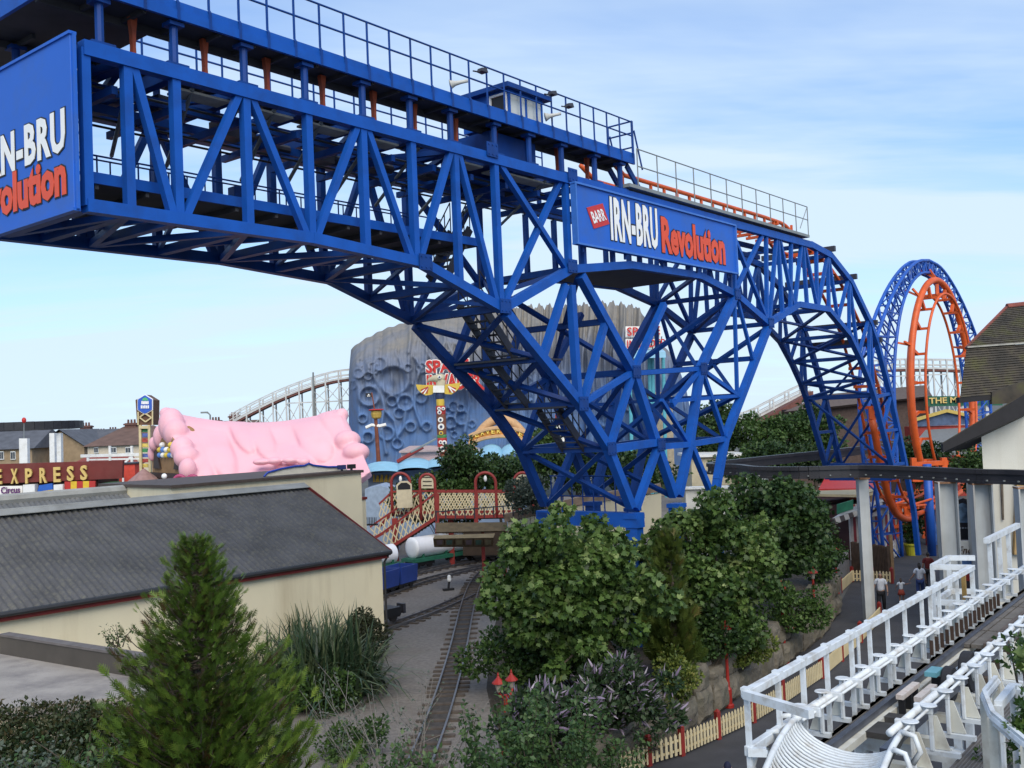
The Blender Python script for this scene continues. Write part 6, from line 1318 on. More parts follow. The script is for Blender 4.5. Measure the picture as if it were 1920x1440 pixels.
# ================================================================== right-hand side: monorail, house, shop
# ------------------------------------------------------------------ monorail beam on tall columns
ZM = 6.12
mono = thing('monorail', 'black monorail beam curving overhead on tall pale columns', 'monorail', onz(1630, 1170, 0))
mpts = [(1560, 868, 1), (1500, 872, 1), (1440, 878, 1), (1400, 885, 1), (1384, 891, 0), (1420, 896, 0), (1500, 897.5, 0), (1612, 895, 0), (1700, 898, 0), (1770, 902, 0), (1835, 906, 0), (1900, 908, 0), (1960, 912, 0), (2080, 925, 0)]
Cm = []
for px, py, far in mpts[4:]: Cm.append(onz(px, py, ZM))
left = Cm[0]
back = [left + V3(-.9, 1.6, 0), left + V3(-.4, 3.4, 0), left + V3(1.0, 5.0, 0), left + V3(3.4, 7.5, 0), left + V3(8, 12, 0), left + V3(15, 20, 0)]
Cm = spline(back[::-1] + Cm, 6)
m_ = MB()
for a_, b_ in zip(Cm[:-1], Cm[1:]):
    m_.bar(a_ + V3(0, 0, .42), b_ + V3(0, 0, .42), .30, .16, jit=.0); m_.bar(a_ + V3(0, 0, .22), b_ + V3(0, 0, .22), .16, .26, jit=0); m_.bar(a_ + V3(0, 0, .05), b_ + V3(0, 0, .05), .34, .1, jit=0)
m_.build('beam', M('monorail_black', (.028, .027, .032), .45, .2, 1.5, dirt=(.06, .05, .045), dirt_amt=.4), mono)
m_ = MB(); acc = 0
for a_, b_ in zip(Cm[:-1], Cm[1:]):
    acc += np.linalg.norm(b_ - a_)
    if acc > .55:
        acc = 0; d_ = (b_ - a_) / np.linalg.norm(b_ - a_); n_ = V3(d_[1], -d_[0], 0)
        if b_[1] < 50: m_.bar(b_ + n_ * .17 + V3(0, 0, .12), b_ + n_ * .24 + V3(0, 0, .12), .05)
m_.build('beam_bolts', GREY, mono)
COLW = M('column_pale', (.44, .46, .46), .55, .10, 1.5, dirt=(.22, .15, .09), dirt_amt=.6, dscale=1.8, streak=True)
q = onz(1631, 1172, 0); tq_ = onz(1608, 896, ZM)
MB().bar(V3(q[0], q[1], 0), V3(q[0], q[1], ZM), .40, .36, (0, 1, 0)).build('column', COLW, mono)
MB().box(V3(q[0], q[1], ZM - .12), (.46, .46, .12), .2).build('column_head', M('rusty_head', (.25, .13, .07), .8, .4), mono)
for px, py in ((1773, 903), (1838, 905), (1924, 912)):
    q = onz(px, py, ZM); az_ = .12; m_ = MB(); w_ = .62
    x_ = V3(math.cos(az_), -math.sin(az_), 0); y_ = V3(math.sin(az_), math.cos(az_), 0)
    for sg in (-1, 1): m_.bar(q * V3(1, 1, 0) + x_ * sg * w_ / 2, q * V3(1, 1, 0) + x_ * sg * w_ / 2 + V3(0, 0, ZM), .05, .5, y_)
    m_.bar(q * V3(1, 1, 0) + y_ * .05, q * V3(1, 1, 0) + y_ * .05 + V3(0, 0, ZM), w_ - .06, .06, y_)
    m_.build('column', COLW, mono); MB().box(V3(q[0], q[1], ZM - .06), (.7, .5, .055), -az_).build('column_head', MATS['rusty_head'], mono)
# ------------------------------------------------------------------ white house with mossy tiled roof
HYh = 40.0; hY = lambda px, py, o=0: atY(px, py, HYh + o)
RTILE = bpy.data.materials.new('mossy_tiles'); RTILE.use_nodes = True; t = RTILE.node_tree; b = t.nodes['Principled BSDF']; b.inputs['Roughness'].default_value = .95
co = t.nodes.new('ShaderNodeTexCoord'); n1 = t.nodes.new('ShaderNodeTexNoise'); n1.inputs['Scale'].default_value = 1.6; n1.inputs['Detail'].default_value = 7; t.links.new(co.outputs['Object'], n1.inputs['Vector'])
r = t.nodes.new('ShaderNodeValToRGB'); e = r.color_ramp.elements; e[0].position = .35; e[0].color = (.040, .036, .030, 1); e[1].position = .68; e[1].color = (.078, .074, .034, 1); em = e.new(.5); em.color = (.062, .052, .040, 1)
t.links.new(n1.outputs[0], r.inputs[0]); t.links.new(r.outputs[0], b.inputs['Base Color'])
hs = thing('white_house', 'white rendered house with steep mossy tiled roof at the right edge', 'house', V3(*hY(1900, 870)[:2], 0))
WR = M('white_render', (.50, .49, .44), .85, .05, .8, dirt=(.34, .31, .25), dirt_amt=.6, dscale=.8, streak=True, bump=.2, bscale=30)
BB = M('black_board', (.014, .013, .015), .7, .2)
xl = hY(1843, 870)[0]
MB().prism([V3(xl, HYh, 0), V3(xl + 9, HYh, 0), V3(xl + 9, HYh, hY(2000, 740)[2]), V3(hY(1925, 740)[0], HYh, hY(1925, 752)[2]), V3(xl, HYh, hY(1843, 800)[2])], BD * 9).build('wall', WR, hs)
# rake of the front gable: thick black board plus tiled slope above it
va, vb = hY(1768, 832, -.9), hY(1926, 738, -.9)
sl_ = (vb - va) / np.linalg.norm(vb - va)
MB().prism([va, va + V3(0, 0, -.32), vb + V3(0, 0, -.75), vb + V3(0, 0, .02)], (0, .2, 0)).build('barge_board', BB, hs)
MB().prism([va + V3(0, .05, .03), vb + V3(0, .05, .06), vb + V3(0, .05, -.12), va + V3(0, .05, -.1)], BD * 5.5).build('verge_roof', RTILE, hs)
MB().prism([va + V3(.2, .3, -.35), vb + V3(0, .3, -.8), vb + V3(0, .3, -.6), va + V3(.2, .3, -.2)], BD * 3.0).build('soffit', BB, hs)
def tiled(a_, b_, c_, d_, nrow, nm='roof'):   # a,b lower left/right; c,d upper right/left; overlapping courses
    m_ = MB(); n_ = np.cross(b_ - a_, d_ - a_); n_ /= np.linalg.norm(n_)
    for i in range(nrow):
        v0, v1 = i / nrow, (i + 1.12) / nrow; L0, R0 = a_ + (d_ - a_) * v0, b_ + (c_ - b_) * v0; L1, R1 = a_ + (d_ - a_) * min(1, v1), b_ + (c_ - b_) * min(1, v1)
        nseg = 44; pts2 = []
        for k in range(nseg + 1):
            u = k / nseg; j_ = random.uniform(-.008, .012); off = .055 + j_
            pts2 += [L0 + (R0 - L0) * u + n_ * off - (d_ - a_) / nrow * random.uniform(0, .07), L0 + (R0 - L0) * u + n_ * (off - .045), L1 + (R1 - L1) * u + n_ * .008]
        for k in range(nseg): m_.add(pts2[3 * k:3 * k + 6], [(0, 2, 5, 3), (1, 0, 3, 4)])
    return m_.build(nm, RTILE, hs)
e0, e1 = hY(1800, 746, .3), hY(1990, 728, .3); k0_, k1_ = hY(1812, 653, 1.3), hY(1990, 640, 1.3); r0_, r1_ = hY(1888, 576, 4.2), hY(1990, 565, 4.2)
tiled(e0, e1, k1_, k0_, 20); tiled(k0_ + V3(0, 0, .03), k1_ + V3(0, 0, .03), r1_, r0_, 20)
m_ = MB().add([e0, k0_, k0_ + BD * 8, e0 + BD * 9], [(0, 1, 2, 3)]); m_.add([k0_, r0_, r0_ + BD * 2, k0_ + BD * 8], [(0, 1, 2, 3)]); m_.build('hip_slope', RTILE, hs)
MB().bar(k0_ + V3(0, -.05, .04), k1_ + V3(0, -.05, .04), .14, .06).build('lead_flashing', M('flashing', (.34, .33, .29), .8, .2), hs)
MB().tube([r0_, r1_], .16, 8).build('ridge_tiles', M('ridge_red', (.20, .055, .04), .8, .3), hs)
MB().bar(r0_, k0_, .14, .1).build('hip_tiles', M('ridge_red', (.20, .055, .04)), hs)
MB().prism([e0 + V3(-.05, -.03, .02), e1 + V3(0, -.03, .02), e1 + V3(0, -.03, -.22), e0 + V3(-.05, -.03, -.2)], (0, .3, 0)).build('eaves_board', BB, hs)
MB().prism([e0 + V3(.3, .4, -2.6), e1 + V3(0, .4, -2.8), e1 + V3(0, .4, -.1), e0 + V3(1.25, .4, -.1), e0 + V3(1.25, .4, -2.0)], (0, 6, 0)).build('upper_wall', M('upper_dark', (.05, .045, .04), .9, .3), hs) if False else None
MB().prism([hY(1860, 758, .2), hY(1990, 752, .2), hY(1990, 690, .2), hY(1860, 735, .2)], (0, .2, 0)).build('roof_valley', RTILE, hs)
# lower front: white wall with a stained streak and a tan upright board
MB().prism([V3(*hY(1856, 1000, -2)[:2], 0), V3(*hY(1990, 1000, -2)[:2], 0), hY(1990, 900, -2), hY(1856, 900, -2)], (0, 2, 0)).build('porch_wall', WR, hs)
MB().prism([hY(1902, 1040, -2.2), hY(1922, 1040, -2.2), hY(1922, 903, -2.2), hY(1907, 903, -2.2)], (0, .15, 0)).build('tan_board', M('board_tan', (.33, .22, .10), .8, .2), hs)
MB().prism([hY(1877, 905, -2.1), hY(1881, 905, -2.1), hY(1883, 975, -2.1), hY(1880, 975, -2.1)], (0, .05, 0)).build('drip_pipe', M('pipe_dark', (.10, .08, .06), .8, .3), hs)
# ------------------------------------------------------------------ poster case and sign between the columns
q = atY(1804, 1010, 41); r_ = thing('poster_case', 'dark poster case with a rounded blue picture between two columns', 'poster case', V3(q[0], q[1], 0))
pY = lambda px, py, o=0: atY(px, py, 41 + o)
MB().prism([pY(1788, 1012), pY(1822, 1012), pY(1822, 940), pY(1806, 934), pY(1788, 940)], (0, .2, 0)).build('case', M('case_black', (.018, .018, .024), .4, .2), r_)
MB().prism([pY(1792, 980, -.03), pY(1818, 980, -.03), pY(1818, 955, -.03), pY(1813, 946, -.03), pY(1805, 943, -.03), pY(1797, 946, -.03), pY(1792, 955, -.03)], (0, .02, 0)).build('picture', M('picture_blue', (.12, .20, .30), .5, .6, 3.0), r_)
m_ = MB()
for k in range(5): m_.bar(pY(1794 + k * 5, 990, -.03), pY(1797 + k * 5, 990, -.03), .06, .02, (0, 1, 0))
m_.build('caption', M('caption_grey', (.25, .27, .30), .5), r_)
for px in (1790, 1820): MB().bar(V3(*pY(px, 1012)[:2], 0), pY(px, 1012), .1, .1, (0, 1, 0)).build('leg', DARKM, r_)
q = pY(1805, 1038, -1); r_ = thing('script_sign', 'pale board with brown script lettering just below the poster case', 'sign', V3(q[0], q[1], 0))
MB().prism([pY(1790, 1043, -1), pY(1828, 1041, -1), pY(1828, 1014, -1), pY(1790, 1014, -1)], (0, .08, 0)).build('board', M('board_pale', (.50, .52, .52), .6, .05), r_)
m_ = MB(); p0 = pY(1796, 1039, -1.05); text_on(m_, 'Eno', p0, V3(1, 0, 0), V3(0, 0, 1), 28 * 40 / FPX, 14 * 40 / FPX, .0, .02, .3); m_.build('script', M('script_brown', (.06, .03, .02), .6), r_)
for px in (1793, 1826): MB().bar(V3(*pY(px, 1012, -.95)[:2], 0), pY(px, 1043, -.95), .08, .08, (0, 1, 0)).build('leg', WHITE, r_)
q = pY(1806, 1062, -1); r_ = thing('counter_stall', 'low stall with blue and red panels under the script sign', 'stall', V3(q[0], q[1], 0))
for k, (ya, yb, c_) in enumerate(((1048, 1062, (.05, .12, .30)), (1064, 1070, (.30, .33, .36)), (1072, 1090, (.28, .03, .03)), (1092, 1120, (.03, .03, .05)))): MB().prism([pY(1780, yb, -1.2), pY(1832, yb - 1, -1.2), pY(1832, ya - 1, -1.2), pY(1780, ya, -1.2)], (0, .3, 0)).build('panel', M('stall_panel' + str(k), c_, .6, .15), r_)
# ------------------------------------------------------------------ striped shop
SY = 62.0; sY = lambda px, py, o=0: atY(px, py, SY + o)
shop = thing('striped_shop', 'red and white striped shop with a scalloped awning and timber parapet', 'shop', V3(*sY(1650, 1020)[:2], 0))
w0, w1 = V3(*sY(1598, 1050, -2)[:2], 0), V3(*onz(1672, 1026, 0)[:2], 0)
wd_ = (w1 - w0); wl = np.linalg.norm(wd_); wd_ /= wl; wn_ = V3(wd_[1], -wd_[0], 0)
zt_ = 9 - (962 - 760) / FPX * 63
n_ = int(wl / .42)
for k in range(n_):
    a_ = w0 + wd_ * wl * k / n_; b_ = w0 + wd_ * wl * (k + .98) / n_
    MB().hexa([a_, b_, b_ - wn_ * .1, a_ - wn_ * .1], [q + V3(0, 0, zt_ + .9) for q in (a_, b_, b_ - wn_ * .1, a_ - wn_ * .1)]).build('striped_board', M('shop_red', (.26, .022, .03), .6, .15) if k % 2 else M('shop_white', (.50, .46, .42), .6, .1), shop)
MB().hexa([w0 - wn_ * .12, w1 - wn_ * .12, w1 - wn_ * 5, w0 - wn_ * 5], [q + V3(0, 0, zt_ + .9) for q in (w0 - wn_ * .12, w1 - wn_ * .12, w1 - wn_ * 5, w0 - wn_ * 5)]).build('inner_wall', M('shop_dark', (.05, .02, .02), .8), shop)
e2 = V3(*onz(1693, 1016, 0)[:2], 0)
MB().hexa([w1, e2, e2 - wn_ * .5, w1 - wn_ * .5], [q + V3(0, 0, zt_ + .6) for q in (w1, e2, e2 - wn_ * .5, w1 - wn_ * .5)]).build('end_wall', MATS['shop_red'], shop)
ec = (w1 + e2) / 2; ed = (e2 - w1) / np.linalg.norm(e2 - w1); en = V3(ed[1], -ed[0], 0)
MB().hexa([ec - ed * .3 + en * .04 + V3(0, 0, .7), ec + ed * .3 + en * .04 + V3(0, 0, .7), ec + ed * .3 + V3(0, 0, .7), ec - ed * .3 + V3(0, 0, .7)], [ec - ed * .3 + en * .04 + V3(0, 0, 1.8), ec + ed * .3 + en * .04 + V3(0, 0, 1.8), ec + ed * .3 + V3(0, 0, 1.8), ec - ed * .3 + V3(0, 0, 1.8)]).build('window', M('shop_window', (.30, .31, .28), .3), shop)
AW = stripes('awning_stripe', (.42, .42, .40), (.06, .05, .05), .55, 1)
MB().prism([sY(1562, 972, -4.5), sY(1678, 934, -.5), sY(1678, 941, -.5), sY(1566, 983, -4.5)], (-.1, .05, 0)).build('awning_valance', AW, shop)
MB().prism([sY(1562, 971, -4.5), sY(1678, 933, -.5), sY(1668, 929, 1), sY(1592, 951, -1.5)], (0, 0, -.06)).build('awning', M('awning_grey', (.36, .37, .38), .7, .25, 3.0), shop)
MB().prism([sY(1620, 946, -1.2), sY(1671, 930, .9), sY(1670, 913, .9), sY(1620, 927, -1.2)], (0, .2, 0)).build('timber_parapet', M('parapet_timber', (.17, .115, .06), .8, .3, 3.0), shop)
MB().prism([sY(1522, 926, -2), sY(1620, 928, -1.4), sY(1670, 914, 1), sY(1600, 918, 4), sY(1530, 920, 2)], (0, 0, -.15)).build('flat_roof', M('roof_cream', (.42, .36, .22), .8, .1), shop)
MB().prism([sY(1570, 964, -3.6), sY(1600, 954, -2.6), sY(1600, 937, -2.6), sY(1570, 946, -3.6)], (0, .12, 0)).build('green_board', M('board_green', (.02, .15, .08), .6, .2), shop)
MB().prism([sY(1624, 971, -1.8), sY(1701, 958, .8), sY(1702, 941, .8), sY(1672, 936, -.2)], (-.1, .3, 0)).build('white_canopy', M('canopy_white', (.44, .45, .47), .6, .08), shop)
MB().prism([sY(1672, 935, -.3), sY(1704, 939, .7), sY(1703, 933, .9), sY(1674, 930, 2)], (0, .2, -.05)).build('red_canopy', M('canopy_red', (.30, .035, .045), .6, .15), shop)
rs = thing('red_roof_stand', 'bright red sloping roof behind the striped shop', 'stall', V3(*sY(1590, 905, 6)[:2], 0))
MB().prism([sY(1535, 917, 4), sY(1640, 915, 4), sY(1630, 893, 9), sY(1548, 893, 9)], (0, 0, -.15)).build('roof', M('roof_red', (.50, .025, .022), .55, .12), rs)
MB().box(V3(*sY(1588, 916, 7)[:2], 0), (3, 3, sY(1588, 918, 5)[2])).build('wall', MATS['parapet_timber'], rs)
for px in (1655, 1683):   # small white fences by the shop
    r_ = thing('picket_fence', 'little white picket fence beside the striped wall' if px < 1670 else 'little white picket fence beside the yellow planter', 'fence', onz(px, 1046, 0), 'white fences at the shop')
    m_ = MB(); a_ = onz(px - 9, 1047 if px < 1670 else 1048, 0); b_ = onz(px + 8, 1047 if px < 1670 else 1034, 0)
    for k in range(7): c_ = a_ + (b_ - a_) * k / 6; m_.box(c_, (.07, .03, 1.0))
    m_.bar(a_ + V3(0, .03, .3), b_ + V3(0, .03, .3), .03, .07); m_.bar(a_ + V3(0, .03, .75), b_ + V3(0, .03, .75), .03, .07); m_.build('pickets', M('fence_white', (.55, .55, .55), .6), r_)
r_ = thing('board_fence', 'dark brown boarded fence in front of the striped shop', 'fence', onz(1650, 1085, 0))
m_ = MB(); a_, b_ = onz(1600, 1078, 0), onz(1668, 1088, 0)
for k in range(26): c_ = a_ + (b_ - a_) * k / 25; m_.box(c_, (.13, .04, 1.75 + random.uniform(-.05, .05)), .1)
m_.build('boards', M('fence_brown', (.055, .035, .025), .85, .3), r_); MB().box(onz(1674, 1086, 0), (.16, .16, 2.3)).build('corner_post', M('post_tan', (.20, .13, .07), .8, .2), r_)
q = onz(1709, 1041, 0); pl_ = thing('planter', 'yellow tapered planter tub at the end of the path', 'planter', q); MB().lathe(q, [(.28, 0), (.40, .62), (.46, .62), (.46, .72), (.40, .72), (.36, .6)], 16).build('tub', M('tub_yellow', (.42, .40, .03), .5, .1), pl_)
r_ = thing('picture_panel', 'narrow bright blue picture panel left of the pale columns', 'sign', onz(1748, 1022, 0)); q = onz(1748, 1022, 0); MB().box(q, (.65, .15, 2.6), .2).build('panel', M('panel_picture', (.04, .10, .28), .5, .9, 2.0), r_); MB().box(q + V3(0, .1, 0), (.75, .1, 2.7), .2).build('frame', REDP, r_)
# cream building and white low walls behind the trees
r_ = thing('cream_kiosk', 'cream flat roofed kiosk with lean to awning between tower and trees', 'kiosk', V3(*atY(1370, 900, 78)[:2], 0))
kY = lambda px, py, o=0: atY(px, py, 78 + o)
MB().prism([V3(*kY(1296, 900)[:2], 0), V3(*kY(1398, 900)[:2], 0), kY(1398, 855), kY(1296, 858)], (0, 5, 0)).build('wall', M('kiosk_cream', (.46, .41, .29), .8, .1), r_)
MB().prism([kY(1385, 870, -1.5), kY(1412, 873, -1.5), kY(1398, 858, 0), kY(1385, 857, 0)], (0, 0, -.1)).build('awning', M('awning_cream', (.50, .43, .27), .7, .1), r_)
MB().prism([kY(1292, 858, -.3), kY(1402, 855, -.3), kY(1402, 850, -.3), kY(1292, 853, -.3)], (0, 5.5, 0)).build('roof_edge', WHITE, r_)
MB().prism([kY(1378, 915, -.1), kY(1386, 915, -.1), kY(1386, 888, -.1), kY(1378, 888, -.1)], (0, .1, 0)).build('door', M('door_red', (.16, .02, .02), .6), r_)
r_ = thing('white_low_wall', 'low white wall behind the right foot of the bridge', 'wall', V3(*atY(1340, 945, 62)[:2], 0)); MB().prism([V3(*atY(1285, 950, 62)[:2], 0), V3(*atY(1480, 950, 62)[:2], 0), atY(1480, 912, 62), atY(1285, 917, 62)], (0, .4, 0)).build('wall', M('wall_white', (.58, .57, .52), .8, .1, 1.0, dirt=(.3, .28, .2), dirt_amt=.5), r_)
MB().prism([atY(1283, 918, 61.8), atY(1482, 913, 61.8), atY(1482, 909, 61.8), atY(1283, 914, 61.8)], (0, .8, 0)).build('coping', WHITE, r_)
r_ = thing('vertical_board', 'narrow white board with dark vertical letters behind the tower', 'sign', V3(*atY(1050, 850, 90)[:2], 0)); MB().prism([atY(1041, 842, 90), atY(1059, 842, 90), atY(1059, 795, 90), atY(1041, 797, 90)], (0, .3, 0)).build('board', SW, r_)
m_ = MB()
for ch, y_ in (('Y', 808), ('A', 820), ('D', 832)): text_on(m_, ch, atY(1047, y_ + 6, 89.9), V3(1, 0, 0), V3(0, 0, 1), .3, .45, .0, .05)
m_.build('lettering', BLACK, r_); MB().prism([atY(1041, 797, 89.9), atY(1059, 795, 89.9), atY(1059, 775, 89.9), atY(1041, 777, 89.9)], (0, .3, 0)).build('board_head', REDP, r_); MB().bar(V3(*atY(1050, 850, 90.2)[:2], 0), atY(1050, 842, 90.2), .3).build('post', DARKM, r_)
# ================================================================== white bobsleigh coaster beside the camera
KO = atY(1400, 1300, 12.7); KAZ = math.atan(.768); KD = V3(math.sin(KAZ), math.cos(KAZ), 0); KR = V3(math.cos(KAZ), -math.sin(KAZ), 0)
def K(s, r, z): return V3(KO[0], KO[1], 0) + KD * s + KR * r + V3(0, 0, z)
def KS(px, py, z):
    q = onz(px, py, z) - KO; return float(np.dot(q, KD)), float(np.dot(q, KR))
ZH = float(KO[2])
bob = thing('bobsleigh_coaster', 'white steel bobsleigh coaster station track with handrails at lower right', 'coaster', K(4, 1.2, 0))
WPL = M('white_steel', (0.60, 0.64, 0.67), .45, .07, 3.0, dirt=(.27, .22, .15), dirt_amt=.75, dscale=4.5)
WOLD = M('white_weathered', (0.58, 0.57, 0.50), .6, .10, 3.0, dirt=(.26, .20, .13), dirt_amt=.7, dscale=2.2)
sEnd = KS(1813, 1063, ZH)[0]
# left handrail: top rail, lower rail, posts with caps
rl = MB().bar(K(-.05, 0, ZH), K(sEnd, 0, ZH), .12, .10); top_rail = rl.build('handrail', WPL, bob, bevel=.008)
MB().bar(K(-.05, 0, ZH - .70), K(sEnd + .8, 0, ZH - .70), .10, .13).build('lower_rail', WPL, bob, bevel=.008)
post_px = [(1461, 1268), (1507, 1242), (1550, 1217), (1595, 1191), (1630, 1172), (1663, 1153), (1694, 1135), (1725, 1117), (1739, 1108), (1755, 1099), (1790, 1080)]
for s in [.0] + [KS(x_, y_, ZH)[0] for x_, y_ in post_px]:
    m_ = MB().bar(K(s, .0, ZH - 2.1), K(s, .0, ZH + .02), .06, .06, KR); m_.box(K(s, 0, ZH + .045), (.10, .12, .03), PI / 2 - KAZ); m_.build('handrail_post', WPL, bob)
# end rails closing the corner nearest the camera
for dz in (0, -.70): MB().bar(K(-.05, 0, ZH + dz), K(-.45 + (.5 if dz else 0), 1.0 if not dz else .2, ZH + dz), .09, .10).build('end_rail', WPL, bob)
# guide pipes with clamps and fins
ZP = 4.95
a_ = KS(1554, 1309, ZP); a2 = KS(1796, 1143, ZP); b_ = KS(1760, 1309, ZP); b2 = KS(1841, 1227, ZP)
rL, rRt = .17, 1.38
G = rRt - rL
def pipe(r_, s_0, s_1, nm='guide_pipe', w_=.048):
    return MB().tube([K(s_0, r_, ZP), K(s_1, r_, ZP)], w_, 12).build(nm, WPL, bob, smooth=True)
sT = KS(1512, 1342, ZP)[0]     # where the trough begins
pipe(rL, sT - .2, 17.5); pipe(rRt, sT - .2, 15.5)
pipe(rL + .10, sT - .2, 17.5, 'thin_pipe', .02); pipe(rRt + .12, sT - .2, 15.5, 'thin_pipe', .02)
for r_, sg in ((rL, -1), (rRt, 1)):
    for k in range(17):
        s = sT + .25 + k * .82
        if sg > 0 and s > 14.5: break
        m_ = MB().box(K(s, r_ + .05, ZP - .07), (.07, .24, .13), PI / 2 - KAZ); m_.lathe(K(s, r_ + sg * .12, ZP + .035), [(.11, 0), (.11, .02)], 12); m_.bar(K(s, r_ + sg * .14, ZP - .55), K(s, r_ + sg * .14, ZP + .03), .055, .055, KR); m_.build('pipe_clamp', WPL, bob, bevel=.015)
        o_ = r_ + sg * .14
        MB().prism([K(s + .05, o_ - .0, ZP - .1), K(s + .05, o_ + sg * .06, ZP - .1), K(s + .05, o_ + sg * .21, ZP - .53), K(s + .05, o_ - .0, ZP - .53)], KD * .03).build('support_fin', WOLD, bob)
        MB().bar(K(s + .03, o_ - sg * .1, ZP - .57), K(s + .03, o_ + sg * .34, ZP - .57), .09, .06).build('foot_channel', WPL, bob)
# dark inner rail pair, cross sleepers, planks
zi = ZP - .42
for r_ in (rL + .30,):
    m_ = MB().bar(K(sT + .1, r_, zi), K(17, r_, zi), .09, .10); m_.build('running_rail', M('dark_rail', (.09, .10, .13), .35, .25, 4.0, metal=.5), bob)
    MB().bar(K(sT + .1, r_ + .05, zi - .11), K(17, r_ + .05, zi - .11), .16, .10).build('rail_sole', WOLD, bob)
m_ = MB().bar(K(sT + .3, rRt - .26, zi), K(16, rRt - .26, zi), .09, .10); m_.build('running_rail', M('dark_rail', (.09, .10, .13)), bob)
for k in range(12):
    s = sT + .5 + k * 1.22
    MB().bar(K(s, rL + .1, zi - .22), K(s, rRt, zi - .22), .16, .12).build('cross_beam', WOLD if k < 4 else M('rusty_beam', (.12, .09, .07), .8, .4), bob)
# dark brake boards and slatted boards between the pipes
rc0 = (rL + rRt) / 2 + .06
for k, (sa_, sb_) in enumerate(((1.2, 1.75), (2.0, 2.25))): MB().hexa([K(sT + sa_, rL + .42, zi - .13), K(sT + sb_, rL + .42, zi - .13), K(sT + sb_, rRt - .33, zi - .13), K(sT + sa_, rRt - .33, zi - .13)], [K(sT + sa_, rL + .42, zi - .05), K(sT + sb_, rL + .42, zi - .05), K(sT + sb_, rRt - .33, zi - .05), K(sT + sa_, rRt - .33, zi - .05)]).build('cover_board', M('board_charcoal', (.045, .042, .04), .8, .3), bob)
for r_ in (rc0 - .16, rc0 + .10):
    m_ = MB().bar(K(sT + 2.5, r_, zi + .12), K(sT + 3.35, r_, zi + .12), .11, .07); m_.build('brake_pad', M('pad_white', (.55, .50, .46), .7, .2, 6.0, dirt=(.2, .1, .08), dirt_amt=.7, dscale=6), bob)
    for s in (2.6, 2.95, 3.25): MB().bar(K(sT + s, r_, zi - .2), K(sT + s, r_, zi + .09), .07, .09, KR).build('brake_bracket', BLACK, bob)
TYRE = M('tyre_rubber', (.018, .018, .022), .75, .2)
def drive_tyre(s, r_, rad, w_):
    c_ = K(s, r_, zi + .06); m_ = MB(); pr = [(-w_ / 2, rad * .72), (-w_ / 2, rad * .93), (-w_ * .35, rad), (w_ * .35, rad), (w_ / 2, rad * .93), (w_ / 2, rad * .72)]
    m_.tube([c_ + KR * x_ for x_, _ in pr], [y_ for _, y_ in pr], 22); t_ = m_.build('drive_tyre', TYRE, bob, smooth=False)
    MB().tube([c_ - KR * (w_ * .52), c_ + KR * (w_ * .52)], rad * .45, 14).build('tyre_hub', GREY, t_)
drive_tyre(sT + 3.85, rc0 + .20, .27, .15); drive_tyre(sT + 4.75, rc0 + .26, .33, .17)
MB().box(K(sT + 3.7, rc0 + .02, zi + .22), (.42, .18, .07), PI / 2 - KAZ).build('motor_cover', M('cover_teal', (.10, .27, .32), .5, .15), bob)
MB().box(K(sT + 4.3, rc0 + .02, zi - .1), (.5, .3, .2), PI / 2 - KAZ).build('gear_box', BLACK, bob)
MB().box(K(sT + 5.1, rRt - .30, zi - .02), (.8, .34, .12), PI / 2 - KAZ).build('white_housing', WPL, bob)
MB().hexa([K(sT + 5.4, rL + .45, zi - .16), K(sT + 6.6, rL + .45, zi - .16), K(sT + 6.6, rRt - .3, zi - .16), K(sT + 5.4, rRt - .3, zi - .16)], [K(sT + 5.4, rL + .45, zi - .06), K(sT + 6.6, rL + .45, zi - .06), K(sT + 6.6, rRt - .3, zi - .06), K(sT + 5.4, rRt - .3, zi - .06)]).build('cover_board', MATS['board_charcoal'], bob)
for k in range(6):
    s = sT + 6.9 + k * 1.35
    for r_ in (rc0 - .33, rc0 - .10, rc0 + .24):
        MB().hexa([K(s, r_ - .10, zi - .04), K(s + 1.28, r_ - .10, zi - .04), K(s + 1.28, r_ + .10, zi - .04), K(s, r_ + .10, zi - .04)], [K(s, r_ - .10, zi + .03), K(s + 1.28, r_ - .10, zi + .03), K(s + 1.28, r_ + .10, zi + .03), K(s, r_ + .10, zi + .03)]).build('timber_slat', TIMBER, bob)
MB().bar(K(sT + 6.8, rc0 + .07, zi + .05), K(16.5, rc0 + .07, zi + .05), .07, .08).build('chain_guide', M('rust_guide', (.10, .075, .06), .7, .3), bob)
# dark brake fins along the far part of the left pipe
for k in range(16):
    s = sT + 5.6 + k * .34; MB().bar(K(s, rL + .13, ZP - .36), K(s, rL + .13, ZP - .1), .025, .06, KR).build('brake_fin', M('fin_brown', (.05, .03, .022), .7, .3), bob)
# walkway planks left of the pipe, grating right
for k in range(5):
    r_ = .10 + k * (rL - .25) / 5
    MB().hexa([K(.1, r_, ZP - .68), K(16.5, r_, ZP - .68), K(16.5, r_ + (rL - .25) / 5 - .025, ZP - .68), K(.1, r_ + (rL - .25) / 5 - .025, ZP - .68)], [K(.1, r_, ZP - .64), K(16.5, r_, ZP - .64), K(16.5, r_ + (rL - .25) / 5 - .025, ZP - .64), K(.1, r_ + (rL - .25) / 5 - .025, ZP - .64)]).build('walkway_plank', TIMBER, bob)
gr = MB(); ga, gb_, g0, g1 = sT - .1, sT + 6.0, rRt + .42, rRt + 1.6
for k in range(26): r_ = g0 + (g1 - g0) * k / 25; gr.bar(K(ga, r_, ZP - .66), K(gb_, r_, ZP - .66), .012, .035)
for k in range(120): s = ga + (gb_ - ga) * k / 119; gr.bar(K(s, g0, ZP - .658), K(s, g1, ZP - .658), .012, .03)
gr.build('floor_grating', M('grating_steel', (.16, .15, .145), .6, .2), bob)
